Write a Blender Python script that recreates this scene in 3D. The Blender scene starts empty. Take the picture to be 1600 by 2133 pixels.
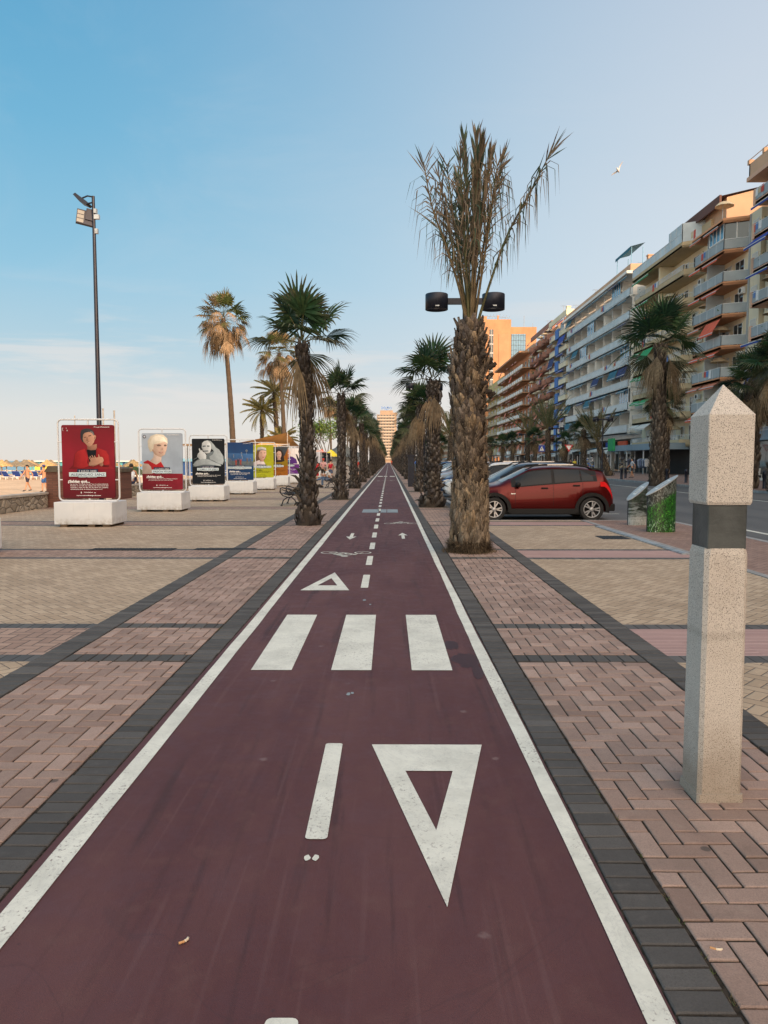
import bpy, bmesh, math, random
import numpy as np
from mathutils import Vector, Matrix, Euler
R = math.radians
random.seed(7)
SC = bpy.context.scene
COL = SC.collection
PI = math.pi

# ------------------------------------------------------------------ helpers
class MB:
    """collects faces, then links them as ONE mesh object"""
    def __init__(s): s.v=[]; s.f=[]; s.m=[]; s.c=[]; s.sm=[]
    def add(s, vs, fs, mi=0, col=(1,1,1), smooth=False):
        b=len(s.v); s.v.extend([tuple(p) for p in vs]); s.c.extend([col]*len(vs))
        for f in fs: s.f.append([b+i for i in f]); s.m.append(mi); s.sm.append(smooth)
        return b
    def poly(s, pts, mi=0, col=(1,1,1)): s.add(pts,[list(range(len(pts)))],mi,col)
    def box(s, x0,x1,y0,y1,z0,z1, mi=0, col=(1,1,1), M=None):
        vs=[(x,y,z) for z in (z0,z1) for y in (y0,y1) for x in (x0,x1)]
        if M: vs=[M@Vector(p) for p in vs]
        s.add(vs,[(0,2,3,1),(4,5,7,6),(0,1,5,4),(2,6,7,3),(0,4,6,2),(1,3,7,5)],mi,col)
    def tube(s, pts, rad, n=6, mi=0, col=(1,1,1), caps=True, smooth=True, sx=1.0, closed=False):
        pts=[Vector(p) for p in pts]; k=len(pts)
        if not hasattr(rad,'__len__'): rad=[rad]*k
        vs=[]; prev=None
        for i,p in enumerate(pts):
            if closed: t=pts[(i+1)%k]-pts[i-1]
            else: t=pts[min(i+1,k-1)]-pts[max(i-1,0)]
            t.normalize()
            if prev is None:
                a=Vector((0,0,1)) if abs(t.z)<0.9 else Vector((1,0,0))
                u=t.cross(a).normalized()
            else: u=(prev-t*prev.dot(t)).normalized()
            prev=u; w=t.cross(u)
            for j in range(n):
                q=2*PI*j/n
                vs.append(p+u*math.cos(q)*rad[i]*sx+w*math.sin(q)*rad[i])
        fs=[]
        rng=k if closed else k-1
        for i in range(rng):
            i2=(i+1)%k
            for j in range(n):
                fs.append((i*n+j,i*n+(j+1)%n,i2*n+(j+1)%n,i2*n+j))
        b=s.add(vs,fs,mi,col,smooth)
        if caps and not closed:
            s.add(vs[:n],[list(range(n))[::-1]],mi,col); s.add(vs[-n:],[list(range(n))],mi,col)
    def lathe(s, prof, n=16, mi=0, col=(1,1,1), M=None, smooth=True):
        vs=[]
        for r,z in prof:
            for j in range(n):
                q=2*PI*j/n; p=Vector((r*math.cos(q),r*math.sin(q),z)); vs.append(M@p if M else p)
        fs=[(i*n+j,i*n+(j+1)%n,(i+1)*n+(j+1)%n,(i+1)*n+j) for i in range(len(prof)-1) for j in range(n)]
        s.add(vs,fs,mi,col,smooth)
    def ball(s, c, r, mi=0, col=(1,1,1), n=10, sc=(1,1,1)):
        prof=[(r*math.sin(PI*i/n)+1e-5, -r*math.cos(PI*i/n)) for i in range(n+1)]
        s.lathe(prof,n+4,mi,col,Matrix.Translation(c)@Matrix.Diagonal((*sc,1)))
    def prism(s, pts, axis, a, b, mi=0, col=(1,1,1)):
        """polygon in the two other axes, swept along axis from a to b"""
        def P(p,t):
            return {'x':(t,p[0],p[1]),'y':(p[0],t,p[1]),'z':(p[0],p[1],t)}[axis]
        n=len(pts); vs=[P(p,a) for p in pts]+[P(p,b) for p in pts]
        fs=[list(range(n)),list(range(n,2*n))[::-1]]+[(i,i+n,(i+1)%n+n,(i+1)%n) for i in range(n)]
        s.add(vs,fs,mi,col)
    def mesh(s, name, mats, recalc=False):
        me=bpy.data.meshes.new(name); me.from_pydata(s.v,[],s.f)
        for m in (mats if isinstance(mats,(list,tuple)) else [mats]): me.materials.append(m)
        me.polygons.foreach_set('material_index',s.m); me.polygons.foreach_set('use_smooth',s.sm)
        a=me.color_attributes.new('Col','FLOAT_COLOR','POINT')
        if s.c:
            arr=np.ones((len(s.c),4),dtype=np.float32); arr[:,:3]=np.array(s.c,dtype=np.float32); a.data.foreach_set('color',arr.ravel())
        if recalc:
            bm=bmesh.new(); bm.from_mesh(me); bmesh.ops.remove_doubles(bm,verts=bm.verts,dist=1e-5); bmesh.ops.recalc_face_normals(bm,faces=bm.faces); bm.to_mesh(me); bm.free()
        me.update(); return me
    def build(s, name, mats, parent=None, loc=None, recalc=False, bevel=0):
        return link(name, s.mesh(name,mats,recalc or bevel>0), parent, loc, bevel)

def link(name, data, parent=None, loc=None, bevel=0):
    o=bpy.data.objects.new(name,data); COL.objects.link(o)
    if parent: o.parent=parent
    if loc: o.location=loc
    if bevel:
        b=o.modifiers.new('Bevel','BEVEL'); b.width=bevel; b.segments=2; b.limit_method='ANGLE'; b.angle_limit=R(40)
    return o
def tag(o, label=None, cat=None, group=None, kind=None):
    if label: o['label']=label
    if cat: o['category']=cat
    if group: o['group']=group
    if kind: o['kind']=kind
    return o
def empty(name, loc=(0,0,0), rz=0, label=None, cat=None, group=None):
    o=bpy.data.objects.new(name,None); COL.objects.link(o); o.location=loc; o.rotation_euler=(0,0,rz)
    o.empty_display_size=0.2
    return tag(o,label,cat,group)
def dup(o, parent=None):
    c=o.copy(); COL.objects.link(c)
    if parent: c.parent=parent
    for ch in list(o.children): dup(ch,c)
    return c
def structure(o): o['kind']='structure'; return o

# ------------------------------------------------------------------ materials
def newmat(name):
    m=bpy.data.materials.new(name); m.use_nodes=True; nt=m.node_tree
    b=nt.nodes['Principled BSDF']; return m,nt,b
def N(nt,t,**kw):
    n=nt.nodes.new(t)
    for k,v in kw.items(): setattr(n,k,v)
    return n
def math_(nt,op,a,b=None,c=None,clamp=False):
    n=nt.nodes.new('ShaderNodeMath'); n.operation=op; n.use_clamp=clamp
    for i,x in enumerate((a,b,c)):
        if x is None: continue
        if isinstance(x,(int,float)): n.inputs[i].default_value=x
        else: nt.links.new(x,n.inputs[i])
    return n.outputs[0]
def mix_(nt,f,a,b,mode='MIX'):
    n=nt.nodes.new('ShaderNodeMix'); n.data_type='RGBA'; n.blend_type=mode
    for s,x in ((0,f),(6,a),(7,b)):
        if isinstance(x,(int,float)): n.inputs[s].default_value=x
        elif isinstance(x,tuple): n.inputs[s].default_value=(*x[:3],1)
        else: nt.links.new(x,n.inputs[s])
    return n.outputs[2]
def maprange(nt,v,a,b,c=0,d=1,smooth=True):
    n=nt.nodes.new('ShaderNodeMapRange'); n.interpolation_type='SMOOTHSTEP' if smooth else 'LINEAR'
    nt.links.new(v,n.inputs[0])
    for i,x in enumerate((a,b,c,d)): n.inputs[i+1].default_value=x
    return n.outputs[0]
def noise(nt,vec,scale,detail=4,rough=.55,dist=0,sc=None):
    if sc:
        mp=N(nt,'ShaderNodeMapping'); mp.inputs['Scale'].default_value=sc; nt.links.new(vec,mp.inputs[0]); vec=mp.outputs[0]
    n=N(nt,'ShaderNodeTexNoise'); n.inputs['Scale'].default_value=scale; n.inputs['Detail'].default_value=detail
    n.inputs['Roughness'].default_value=rough; n.inputs['Distortion'].default_value=dist
    nt.links.new(vec,n.inputs['Vector']); return n.outputs['Fac']
def bump(nt,b,h,strength=.3,dist=.01):
    n=N(nt,'ShaderNodeBump'); n.inputs['Strength'].default_value=strength; n.inputs['Distance'].default_value=dist
    nt.links.new(h,n.inputs['Height']); nt.links.new(n.outputs[0],b.inputs['Normal'])
def mat(name, c, rough=.6, var=.12, scale=3, metal=0, bmp=0, bscale=40, coat=0, attr=False, spec=None, c2=None, emit=None):
    m,nt,b=newmat(name); tc=N(nt,'ShaderNodeTexCoord').outputs['Object']
    b.inputs['Roughness'].default_value=rough; b.inputs['Metallic'].default_value=metal
    if coat: b.inputs['Coat Weight'].default_value=coat; b.inputs['Coat Roughness'].default_value=.04
    if spec is not None: b.inputs['Specular IOR Level'].default_value=spec
    base=tuple(c)
    nz=noise(nt,tc,scale,5)
    lo=tuple(x*(1-var) for x in base); hi=c2 if c2 else tuple(min(1,x*(1+var)) for x in base)
    out=mix_(nt,maprange(nt,nz,.3,.7),lo,hi)
    if attr:
        at=N(nt,'ShaderNodeAttribute'); at.attribute_name='Col'
        out=mix_(nt,1.0,out,at.outputs['Color'],'MULTIPLY')
    nt.links.new(out,b.inputs['Base Color'])
    if bmp: bump(nt,b,noise(nt,tc,bscale,6,.6),bmp,.01)
    if emit: b.inputs['Emission Color'].default_value=(*emit,1); b.inputs['Emission Strength'].default_value=.3
    return m
def glassmat(name,c,rough=.05):
    m,nt,b=newmat(name); tc=N(nt,'ShaderNodeTexCoord').outputs['Object']
    b.inputs['Roughness'].default_value=rough; b.inputs['Specular IOR Level'].default_value=.9
    nz=noise(nt,tc,1.3,2)
    nt.links.new(mix_(nt,nz,tuple(x*.6 for x in c),tuple(x*1.4 for x in c)),b.inputs['Base Color'])
    return m

def brick_nodes(nt, kind, s=.1, rot=0.0, period=.0975, axis='y'):
    """returns (edge distance in short-brick units, random per brick)"""
    tc=N(nt,'ShaderNodeTexCoord').outputs['Object']
    mp=N(nt,'ShaderNodeMapping'); mp.inputs['Rotation'].default_value=(0,0,rot); nt.links.new(tc,mp.inputs[0])
    # slight waviness so that courses are not ruler straight
    wn=N(nt,'ShaderNodeTexNoise'); wn.inputs['Scale'].default_value=2.2; nt.links.new(tc,wn.inputs['Vector'])
    va=N(nt,'ShaderNodeVectorMath',operation='SUBTRACT'); nt.links.new(wn.outputs['Color'],va.inputs[0]); va.inputs[1].default_value=(.5,.5,.5)
    vs=N(nt,'ShaderNodeVectorMath',operation='SCALE'); nt.links.new(va.outputs[0],vs.inputs[0]); vs.inputs['Scale'].default_value=.018
    vv=N(nt,'ShaderNodeVectorMath',operation='ADD'); nt.links.new(mp.outputs[0],vv.inputs[0]); nt.links.new(vs.outputs[0],vv.inputs[1])
    sp=N(nt,'ShaderNodeSeparateXYZ'); nt.links.new(vv.outputs[0],sp.inputs[0])
    X,Y=sp.outputs[0],sp.outputs[1]
    F=lambda op,a,b=None: math_(nt,op,a,b)
    if kind=='herring':
        x=F('MULTIPLY',X,1/s); y=F('MULTIPLY',Y,1/s)
        i=F('FLOOR',x); j=F('FLOOR',y); fx=F('SUBTRACT',x,i); fy=F('SUBTRACT',y,j)
        k=F('FLOORED_MODULO',F('SUBTRACT',i,j),4.0)
        eq=lambda v:math_(nt,'COMPARE',k,float(v),.1)
        k1,k2,k3=eq(1),eq(2),eq(3); vert=F('ADD',k2,k3); hor=F('SUBTRACT',1.0,vert)
        u=F('ADD',F('MULTIPLY',hor,F('ADD',fx,k1)),F('MULTIPLY',vert,F('ADD',fy,k2)))
        v=F('ADD',F('MULTIPLY',hor,fy),F('MULTIPLY',vert,fx))
        e=F('MINIMUM',F('MINIMUM',u,F('SUBTRACT',2.0,u)),F('MINIMUM',v,F('SUBTRACT',1.0,v)))
        ida=F('SUBTRACT',i,k1); idb=F('ADD',F('SUBTRACT',j,k2),F('MULTIPLY',vert,.37))
    else:
        a=Y if axis=='y' else X
        x=F('MULTIPLY',a,1/period); i=F('FLOOR',x); fx=F('SUBTRACT',x,i)
        e=F('MINIMUM',fx,F('SUBTRACT',1.0,fx)); ida=i; idb=F('FLOOR',F('MULTIPLY',X if axis=='y' else Y,2.0))
    cb=N(nt,'ShaderNodeCombineXYZ'); nt.links.new(ida,cb.inputs[0]); nt.links.new(idb,cb.inputs[1])
    wn2=N(nt,'ShaderNodeTexWhiteNoise'); wn2.noise_dimensions='3D'; nt.links.new(cb.outputs[0],wn2.inputs[0])
    return tc,e,wn2.outputs['Value'],wn2.outputs['Color']
def paver(name,c1,c2,joint,kind='herring',rot=0,period=.0975,axis='y',jw=.045,s=.1):
    m,nt,b=newmat(name)
    tc,e,rv,rc=brick_nodes(nt,kind,s,rot,period,axis)
    fine=noise(nt,tc,160,3,.7); big=noise(nt,tc,.9,5,.6); mid=noise(nt,tc,9,5,.65)
    base=mix_(nt,rv,c1,c2)
    base=mix_(nt,maprange(nt,fine,.3,.75,.0,.35),base,tuple(x*.55 for x in c1))
    base=mix_(nt,maprange(nt,big,.35,.7,0,.34),base,tuple(x*.62 for x in c1))
    base=mix_(nt,maprange(nt,mid,.56,.78,0,.30),base,tuple(min(1,x*1.35) for x in c2))
    # dark gum spots
    vo=N(nt,'ShaderNodeTexVoronoi'); vo.inputs['Scale'].default_value=1.7; nt.links.new(tc,vo.inputs['Vector'])
    base=mix_(nt,maprange(nt,vo.outputs['Distance'],.035,.05,.65,0),base,tuple(x*.35 for x in c1))
    jn=math_(nt,'ADD',e,math_(nt,'MULTIPLY',math_(nt,'SUBTRACT',noise(nt,tc,45,3),.5),.07))
    mk=maprange(nt,jn,jw*.55,jw*1.5)
    out=mix_(nt,mk,joint,base)
    nt.links.new(out,b.inputs['Base Color']); b.inputs['Roughness'].default_value=.82
    h=math_(nt,'ADD',maprange(nt,e,jw*.4,jw*3.2),math_(nt,'MULTIPLY',fine,.18))
    h=math_(nt,'ADD',h,math_(nt,'MULTIPLY',rv,.35))
    bump(nt,b,h,.55,.006)
    return m
# ------------------------------------------------------------------ paving
M={}
M['pink']=paver('pink_pavers',(.285,.188,.146),(.43,.30,.235),(.055,.045,.038))
M['beige']=paver('beige_pavers',(.38,.285,.195),(.52,.405,.29),(.10,.082,.065),rot=R(45),jw=.04)
M['darkY']=paver('dark_border_pavers',(.052,.048,.046),(.098,.090,.084),(.016,.014,.013),kind='stack',axis='y',jw=.05)
M['darkX']=paver('dark_band_pavers',(.070,.070,.072),(.125,.121,.119),(.024,.022,.02),kind='stack',axis='x',period=.105,jw=.05)
M['tactile']=paver('pink_tactile_tiles',(.42,.27,.25),(.52,.35,.32),(.19,.12,.11),kind='stack',axis='y',period=.05,jw=.12)
M['reddish']=paver('reddish_pavers',(.24,.15,.12),(.33,.22,.18),(.08,.06,.05),rot=R(45))

XL=-11.3
g=MB(); M['jointm']=mat('sandy_joint',(.022,.018,.015),.95,.5,30,c2=(.05,.042,.034),spec=.1); GM=[M['pink'],M['beige'],M['darkY'],M['darkX'],M['tactile'],M['reddish'],M['jointm']]
def rect(x0,x1,y0,y1,mi,z=0.0): g.add([(x0,y0,z),(x1,y0,z),(x1,y1,z),(x0,y1,z)],[(0,1,2,3)],mi)
YEND=640
segs=[]; y=-6.0
# transverse bands repeat every six metres
k=-2
edges=[]
while 5.72+6*k<YEND:
    a=5.72+6*k; edges.append((a,a+.2,a+1.14,a+1.33)); k+=1
prev=-8.0
spans=[]
for a,b,c,d in edges:
    spans.append((prev,a,'field')); spans.append((a,b,'dark')); spans.append((b,c,'mid')); spans.append((c,d,'dark')); prev=d
cutY=19.35
NEARY=19.0
def paveX(x0,x1,field,mid,dark,ymax=YEND,ymin=-8):
    for a,b,t in spans:
        if a>=ymax or b<=ymin: continue
        rect(x0,x1,max(a,ymin),min(b,ymax),{'field':field,'mid':mid,'dark':dark}[t])
paveX(XL,-2.77,1,0,3)
rect(-2.77,-2.54,NEARY,YEND,2); rect(-2.77,-2.54,-1,NEARY,6)
rect(-2.54,-1.56,-1,NEARY,6); paveX(-2.54,-1.56,0,0,3,ymin=NEARY)
rect(-1.56,-1.365,NEARY,YEND,2); rect(.80,.985,NEARY,YEND,2); rect(-1.56,-1.365,-1,NEARY,6); rect(.80,.985,-1,NEARY,6)
rect(.985,2.0,-1,NEARY,6); paveX(.985,2.0,0,0,3,ymin=NEARY)
rect(2.0,2.22,NEARY,YEND,2); rect(2.0,2.22,-1,NEARY,6)
paveX(2.22,5.0,1,4,3,ymax=cutY)
rect(5.12,7.2,-8,cutY,5)
# far pavement in front of the shops
rect(18.75,34.0,-90,YEND,5,.05)
pav=structure(g.build('promenade_paving',GM))

# individually laid bricks in the strips nearest the viewer
def brickgeo(name,dirt,light=(.33,.27,.22)):
    m,nt,b=newmat(name); tc=N(nt,'ShaderNodeTexCoord').outputs['Object']
    at=N(nt,'ShaderNodeAttribute'); at.attribute_name='Col'
    fine=noise(nt,tc,190,4,.7); mid=noise(nt,tc,16,6,.7); big=noise(nt,tc,1.1,5,.6)
    c=at.outputs['Color']
    c=mix_(nt,maprange(nt,fine,.35,.7,0,.45),c,dirt); c=mix_(nt,maprange(nt,mid,.5,.75,0,.38),c,light); c=mix_(nt,maprange(nt,mid,.48,.25,0,.35),c,dirt)
    c=mix_(nt,maprange(nt,big,.42,.72,0,.40),c,dirt)
    vo=N(nt,'ShaderNodeTexVoronoi'); vo.inputs['Scale'].default_value=2.1; nt.links.new(tc,vo.inputs['Vector'])
    c=mix_(nt,maprange(nt,math_(nt,'ADD',vo.outputs['Distance'],math_(nt,'MULTIPLY',mid,.03)),.045,.065,.75,0),c,(.05,.043,.04))
    nt.links.new(c,b.inputs['Base Color']); b.inputs['Roughness'].default_value=.85; bump(nt,b,math_(nt,'ADD',fine,math_(nt,'MULTIPLY',mid,1.2)),.5,.003); return m
M['bgp']=brickgeo('worn_pink_brick',(.12,.085,.07)); M['bgd']=brickgeo('worn_dark_brick',(.034,.031,.030),(.12,.112,.105))
brnd=random.Random(77)
def onebrick(g,x0,x1,y0,y1,c,gap=.0042,top=.0075):
    if x1-x0<.022 or y1-y0<.022: return
    j=lambda:brnd.uniform(-.0016,.0016)
    a=[(x0+gap+j(),y0+gap+j()),(x1-gap+j(),y0+gap+j()),(x1-gap+j(),y1-gap+j()),(x0+gap+j(),y1-gap+j())]
    cx,cy=(x0+x1)/2,(y0+y1)/2; dz=brnd.uniform(-.0012,.0010); tx,ty=brnd.uniform(-.012,.012),brnd.uniform(-.012,.012); be=.0050
    zf=lambda x,y: top+dz+(x-cx)*tx+(y-cy)*ty
    vs=[(x,y,-.001) for x,y in a]+[(x,y,zf(x,y)-.0034) for x,y in a]
    ins=[(x+(be if x<cx else -be),y+(be if y<cy else -be)) for x,y in a]; vs+=[(x,y,zf(x,y)) for x,y in ins]
    g.add(vs,[(0,1,5,4),(1,2,6,5),(2,3,7,6),(3,0,4,7),(4,5,9,8),(5,6,10,9),(6,7,11,10),(7,4,8,11),(8,9,10,11)],0,c)
def tone(a,b):
    t=brnd.random(); k=brnd.uniform(.82,1.14); return tuple((x*(1-t)+y*t)*k for x,y in zip(a,b))
PK=((.27,.182,.150),(.40,.29,.245)); DK=((.056,.054,.053),(.105,.10,.096))
gp=MB(); gd=MB(); S=.1
def herr(x0,x1,y0,y1,ox=0):
    i0,i1=int((x0-ox)//S)-2,int((x1-ox)//S)+2; j0,j1=int(y0//S)-2,int(y1//S)+2
    for i in range(i0,i1):
        for j in range(j0,j1):
            k=(i-j)%4
            if k==0: r=(ox+i*S,ox+(i+2)*S,j*S,(j+1)*S)
            elif k==3: r=(ox+i*S,ox+(i+1)*S,j*S,(j+2)*S)
            else: continue
            a,b,c,d=max(r[0],x0),min(r[1],x1),max(r[2],y0),min(r[3],y1)
            if b-a>.02 and d-c>.02: onebrick(gp,a,b,c,d,tone(*PK))
for X0,X1,ox in ((-2.535,-1.565,-2.535),(.99,1.995,.99)):
    for a,b,t in spans:
        a,b=max(a,-1),min(b,NEARY)
        if b<=a: continue
        if t=='dark':
            x=X0
            while x<X1-.02: w=brnd.uniform(.098,.106); onebrick(gd,x,min(X1,x+w),a+.002,b-.002,tone(*DK)); x+=w
        else: herr(X0,X1,a+.003,b-.003,ox)
for X0,X1 in ((-2.768,-2.542),(-1.558,-1.368),(.803,.983),(2.002,2.218)):
    y=-1.0
    while y<NEARY:
        h=brnd.uniform(.0925,.1015); e=brnd.uniform(-.003,.003); onebrick(gd,X0+e,X1+e+brnd.uniform(-.002,.002),y,y+h,tone(*DK)); y+=h
structure(gp.build('pink_brick_paving',M['bgp'])); structure(gd.build('dark_brick_paving',M['bgd']))
# weeds and grit in the joints beside the borders
g=MB()
for k in range(420):
    X=brnd.choice((-1.562,-1.562,.987,.987,-2.54,2.0)); y=brnd.uniform(1.5,18)**1.0; cx=X+brnd.gauss(0,.006)
    if math.sin(y*2.3+X)+math.sin(y*.9)<.5: continue
    for q in range(7):
        a=brnd.uniform(0,6.28); l=brnd.uniform(.006,.022); bx,by=cx+brnd.gauss(0,.006),y+brnd.gauss(0,.012)
        g.add([(bx-.0015,by,.002),(bx+.0015,by,.002),(bx+math.cos(a)*l,by+math.sin(a)*l,.004+l*.6)],[(0,1,2)],0,brnd.choice([(.05,.085,.02),(.07,.10,.03),(.11,.09,.04),(.09,.07,.04)]))
M['weed']=mat('weeds',(.9,.9,.9),.9,.1,attr=True)
o=g.build('weeds_in_joints',M['weed']); tag(o,'tiny green weeds growing in the joints along the dark brick borders','weeds',kind='stuff')

# cycle path surface
def red_surface():
    m,nt,b=newmat('red_cycle_surface'); tc=N(nt,'ShaderNodeTexCoord').outputs['Object']
    big=noise(nt,tc,.8,5,.6,.6,sc=(1.6,.55,1)); mid=noise(nt,tc,6,6,.65); fine=noise(nt,tc,260,3,.7); streak=noise(nt,tc,1.4,5,.6,.3,sc=(7,.35,1))
    c=mix_(nt,maprange(nt,big,.3,.7),(.074,.018,.021),(.116,.043,.043))
    c=mix_(nt,maprange(nt,streak,.52,.72,0,.85),c,(.040,.011,.013))
    c=mix_(nt,maprange(nt,mid,.5,.75,0,.42),c,(.135,.072,.070))
    c=mix_(nt,maprange(nt,fine,.40,.66,0,.6),c,(.05,.022,.026)); g2=noise(nt,tc,700,2,.6); c=mix_(nt,maprange(nt,g2,.58,.70,0,.5),c,(.20,.13,.13))
    vo=N(nt,'ShaderNodeTexVoronoi'); vo.inputs['Scale'].default_value=2.4; vo.inputs['Randomness'].default_value=1; nt.links.new(tc,vo.inputs['Vector'])
    d=math_(nt,'ADD',vo.outputs['Distance'],math_(nt,'MULTIPLY',noise(nt,tc,30,3),.10))
    c=mix_(nt,maprange(nt,d,.075,.12,.30,0),c,(.26,.20,.20))
    vo2=N(nt,'ShaderNodeTexVoronoi'); vo2.inputs['Scale'].default_value=6; nt.links.new(tc,vo2.inputs['Vector'])
    c=mix_(nt,maprange(nt,vo2.outputs['Distance'],.03,.05,.55,0),c,(.05,.025,.03))
    scr=noise(nt,tc,3.0,2,.5,0,sc=(9,.22,1)); c=mix_(nt,maprange(nt,scr,.58,.74,0,.11),c,(.20,.12,.12)); ch=noise(nt,tc,.55,3,.5,2.0); c=mix_(nt,maprange(nt,math_(nt,'ABSOLUTE',math_(nt,'SUBTRACT',ch,.5)),.001,.003,.22,0),c,(.045,.02,.024))
    # dark dirt towards the edges
    sp=N(nt,'ShaderNodeSeparateXYZ'); nt.links.new(tc,sp.inputs[0])
    ex=math_(nt,'ABSOLUTE',math_(nt,'ADD',sp.outputs[0],.27))
    c=mix_(nt,math_(nt,'MULTIPLY',maprange(nt,ex,.8,1.08,0,.5),noise(nt,tc,5,4)),c,(.06,.028,.035))
    nt.links.new(c,b.inputs['Base Color'])
    nt.links.new(maprange(nt,mid,.3,.7,.68,.9),b.inputs['Roughness'])
    bump(nt,b,math_(nt,'ADD',fine,math_(nt,'MULTIPLY',mid,.6)),.35,.004)
    return m
M['red']=red_surface()
g=MB(); g.add([(-1.365,-8,0),(.80,-8,0),(.80,YEND,0),(-1.365,YEND,0)],[(0,1,2,3)])
structure(g.build('cycle_path',M['red']))

def paint(name,worn=.75,c=(.68,.69,.62)):
    m,nt,b=newmat(name); tc=N(nt,'ShaderNodeTexCoord').outputs['Object']
    n1=noise(nt,tc,3,6,.7); n2=noise(nt,tc,60,5,.7); n3=noise(nt,tc,1.1,4,.6)
    col=mix_(nt,maprange(nt,n1,.35,.70,0,.7),c,tuple(x*.68 for x in c))
    wear=math_(nt,'MULTIPLY',maprange(nt,n2,.56,.64),maprange(nt,n3,.42,.60,0,worn))
    col=mix_(nt,wear,col,(.12,.08,.085))
    cr=noise(nt,tc,2.0,8,.8,2.5)
    col=mix_(nt,maprange(nt,math_(nt,'ABSOLUTE',math_(nt,'SUBTRACT',cr,.5)),.002,.010,.38,0),col,(.28,.30,.31))
    nt.links.new(col,b.inputs['Base Color']); b.inputs['Roughness'].default_value=.7
    bump(nt,b,n2,.2,.003); return m
M['paint']=paint('white_road_paint'); M['paintR']=paint('worn_white_edge_paint',1.0); M['greypaint']=paint('faded_grey_paint',1.0,(.24,.29,.32))
ZP=.004
def marking(name,polys,m='paint',z=ZP,holes=False):
    g=MB()
    for p in polys: g.add([(x,y,z) for x,y in p],[list(range(len(p)))])
    return structure(g.build(name,M[m]))
def wavy_line(xc,w,amp,seed):
    rnd=random.Random(seed); L=[];Rr=[]; y=-8.0; a=0;b=0
    while y<YEND:
        st=.25 if y<14 else 1.0 if y<60 else 6
        a=a*.9+rnd.uniform(-1,1)*amp; b=b*.9+rnd.uniform(-1,1)*amp
        L.append((xc-w/2+a,y)); Rr.append((xc+w/2+b,y)); y+=st
    return [[L[i],Rr[i],Rr[i+1],L[i+1]] for i in range(len(L)-1)]
marking('left_edge_line',wavy_line(-1.283,.098,.0025,1))
marking('right_edge_line',wavy_line(.748,.084,.003,2),'paintR')
def rdash(xc,y0,y1,w=.092,r=.018):
    p=[]
    for cx,cy,a0 in ((xc+w/2-r,y0+r,-90),(xc+w/2-r,y1-r,0),(xc-w/2+r,y1-r,90),(xc-w/2+r,y0+r,180)):
        for t in range(4): q=R(a0+30*t); p.append((cx+r*math.cos(q),cy+r*math.sin(q)))
    return p
dash=[rdash(-.295,1.05,2.06),rdash(-.298,3.035,4.066)]
yy=9.05
while yy<400: dash.append(rdash(-.298,yy,yy+1.03)); yy+=1.98
marking('dashed_centre_line',dash)
for x0,x1,s in ((-1.022,-.72,'left'),(-.427,-.128,'middle'),(.171,.472,'right')):
    marking('crossing_stripe',[[(x0,5.487),(x1,5.487),(x1,7.459),(x0,7.459)]])
def tri_ring(o,i): return [[o[k],o[(k+1)%3],i[(k+1)%3],i[k]] for k in range(3)]
marking('yield_triangle',tri_ring([(-.092,4.05),(.204,2.575),(.508,4.05)],[(.084,3.706),(.2,3.112),(.320,3.706)]))
marking('yield_triangle',tri_ring([(-1.06,8.87),(-.472,8.87),(-.75,10.29)],[(-.886,9.216),(-.64,9.216),(-.757,9.78)]))
def arrow(xc,y0,y1,w,up):
    hw=w/2; sw=w*.16; hl=(y1-y0)*.42
    p=[(xc-sw,y0),(xc+sw,y0),(xc+sw,y1-hl),(xc+hw,y1-hl*1.12),(xc,y1),(xc-hw,y1-hl*1.12),(xc-sw,y1-hl)]
    if not up: p=[(x,y0+y1-q) for x,q in p]
    return p
marking('lane_arrow',[arrow(-.768,14.6,15.85,.215,False)])
marking('lane_arrow',[arrow(.293,14.75,15.97,.2,True)])
def bike(xc,y0,w,h,flip):
    def T(u,v):
        if flip: v=1-v
        return (xc+(u-.5)*w, y0+v*h)
    P=[]
    def stroke(a,b,t=.035):
        ax,ay=a; bx,by=b; dx,dy=bx-ax,(by-ay)*h/w; L=math.hypot(dx,dy) or 1; nx,ny=-dy/L*t/2,dx/L*t/2*w/h
        P.append([T(ax+nx,ay+ny),T(bx+nx,by+ny),T(bx-nx,by-ny),T(ax-nx,ay-ny)])
    def ring(c,r,t=.03):
        for k in range(20):
            q0=2*PI*k/20;q1=2*PI*(k+1)/20
            f=lambda q,rr:T(c[0]+rr*math.cos(q),c[1]+rr*math.sin(q)*w/h*1.0)
            P.append([f(q0,r-t/2),f(q1,r-t/2),f(q1,r+t/2),f(q0,r+t/2)])
    ring((.17,.42),.155); ring((.83,.42),.155)
    stroke((.17,.42),(.33,.72)); stroke((.33,.72),(.67,.72)); stroke((.33,.72),(.47,.42)); stroke((.17,.42),(.47,.42)); stroke((.47,.42),(.67,.74)); stroke((.83,.42),(.66,.82)); stroke((.60,.84),(.72,.86),.05); stroke((.27,.80),(.40,.80),.06); stroke((.33,.72),(.33,.80))
    # rider : torso, arm, leg, head
    stroke((.34,.84),(.46,1.05),.08); stroke((.46,1.03),(.62,.88),.045); stroke((.36,.82),(.52,.72),.06); stroke((.52,.72),(.47,.44),.045)
    ring((.50,1.16),.035,.07)
    return P
for i,q in enumerate((bike(-.72,12.15,.86,.62,True),bike(.31,18.1,.86,.62,False))):
    marking('bicycle_symbol',q)
for i,q in enumerate((bike(-.75,57,.8,1.6,True),bike(.25,58,.8,1.6,False))): marking('bicycle_symbol',q)
marking('faded_crossing_patch',[[(x,22.2),(x+w,22.2),(x+w,23.7),(x,23.7)] for x,w in ((-.81,.5),(-.25,.18),(-.05,.33))],'greypaint')
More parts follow.
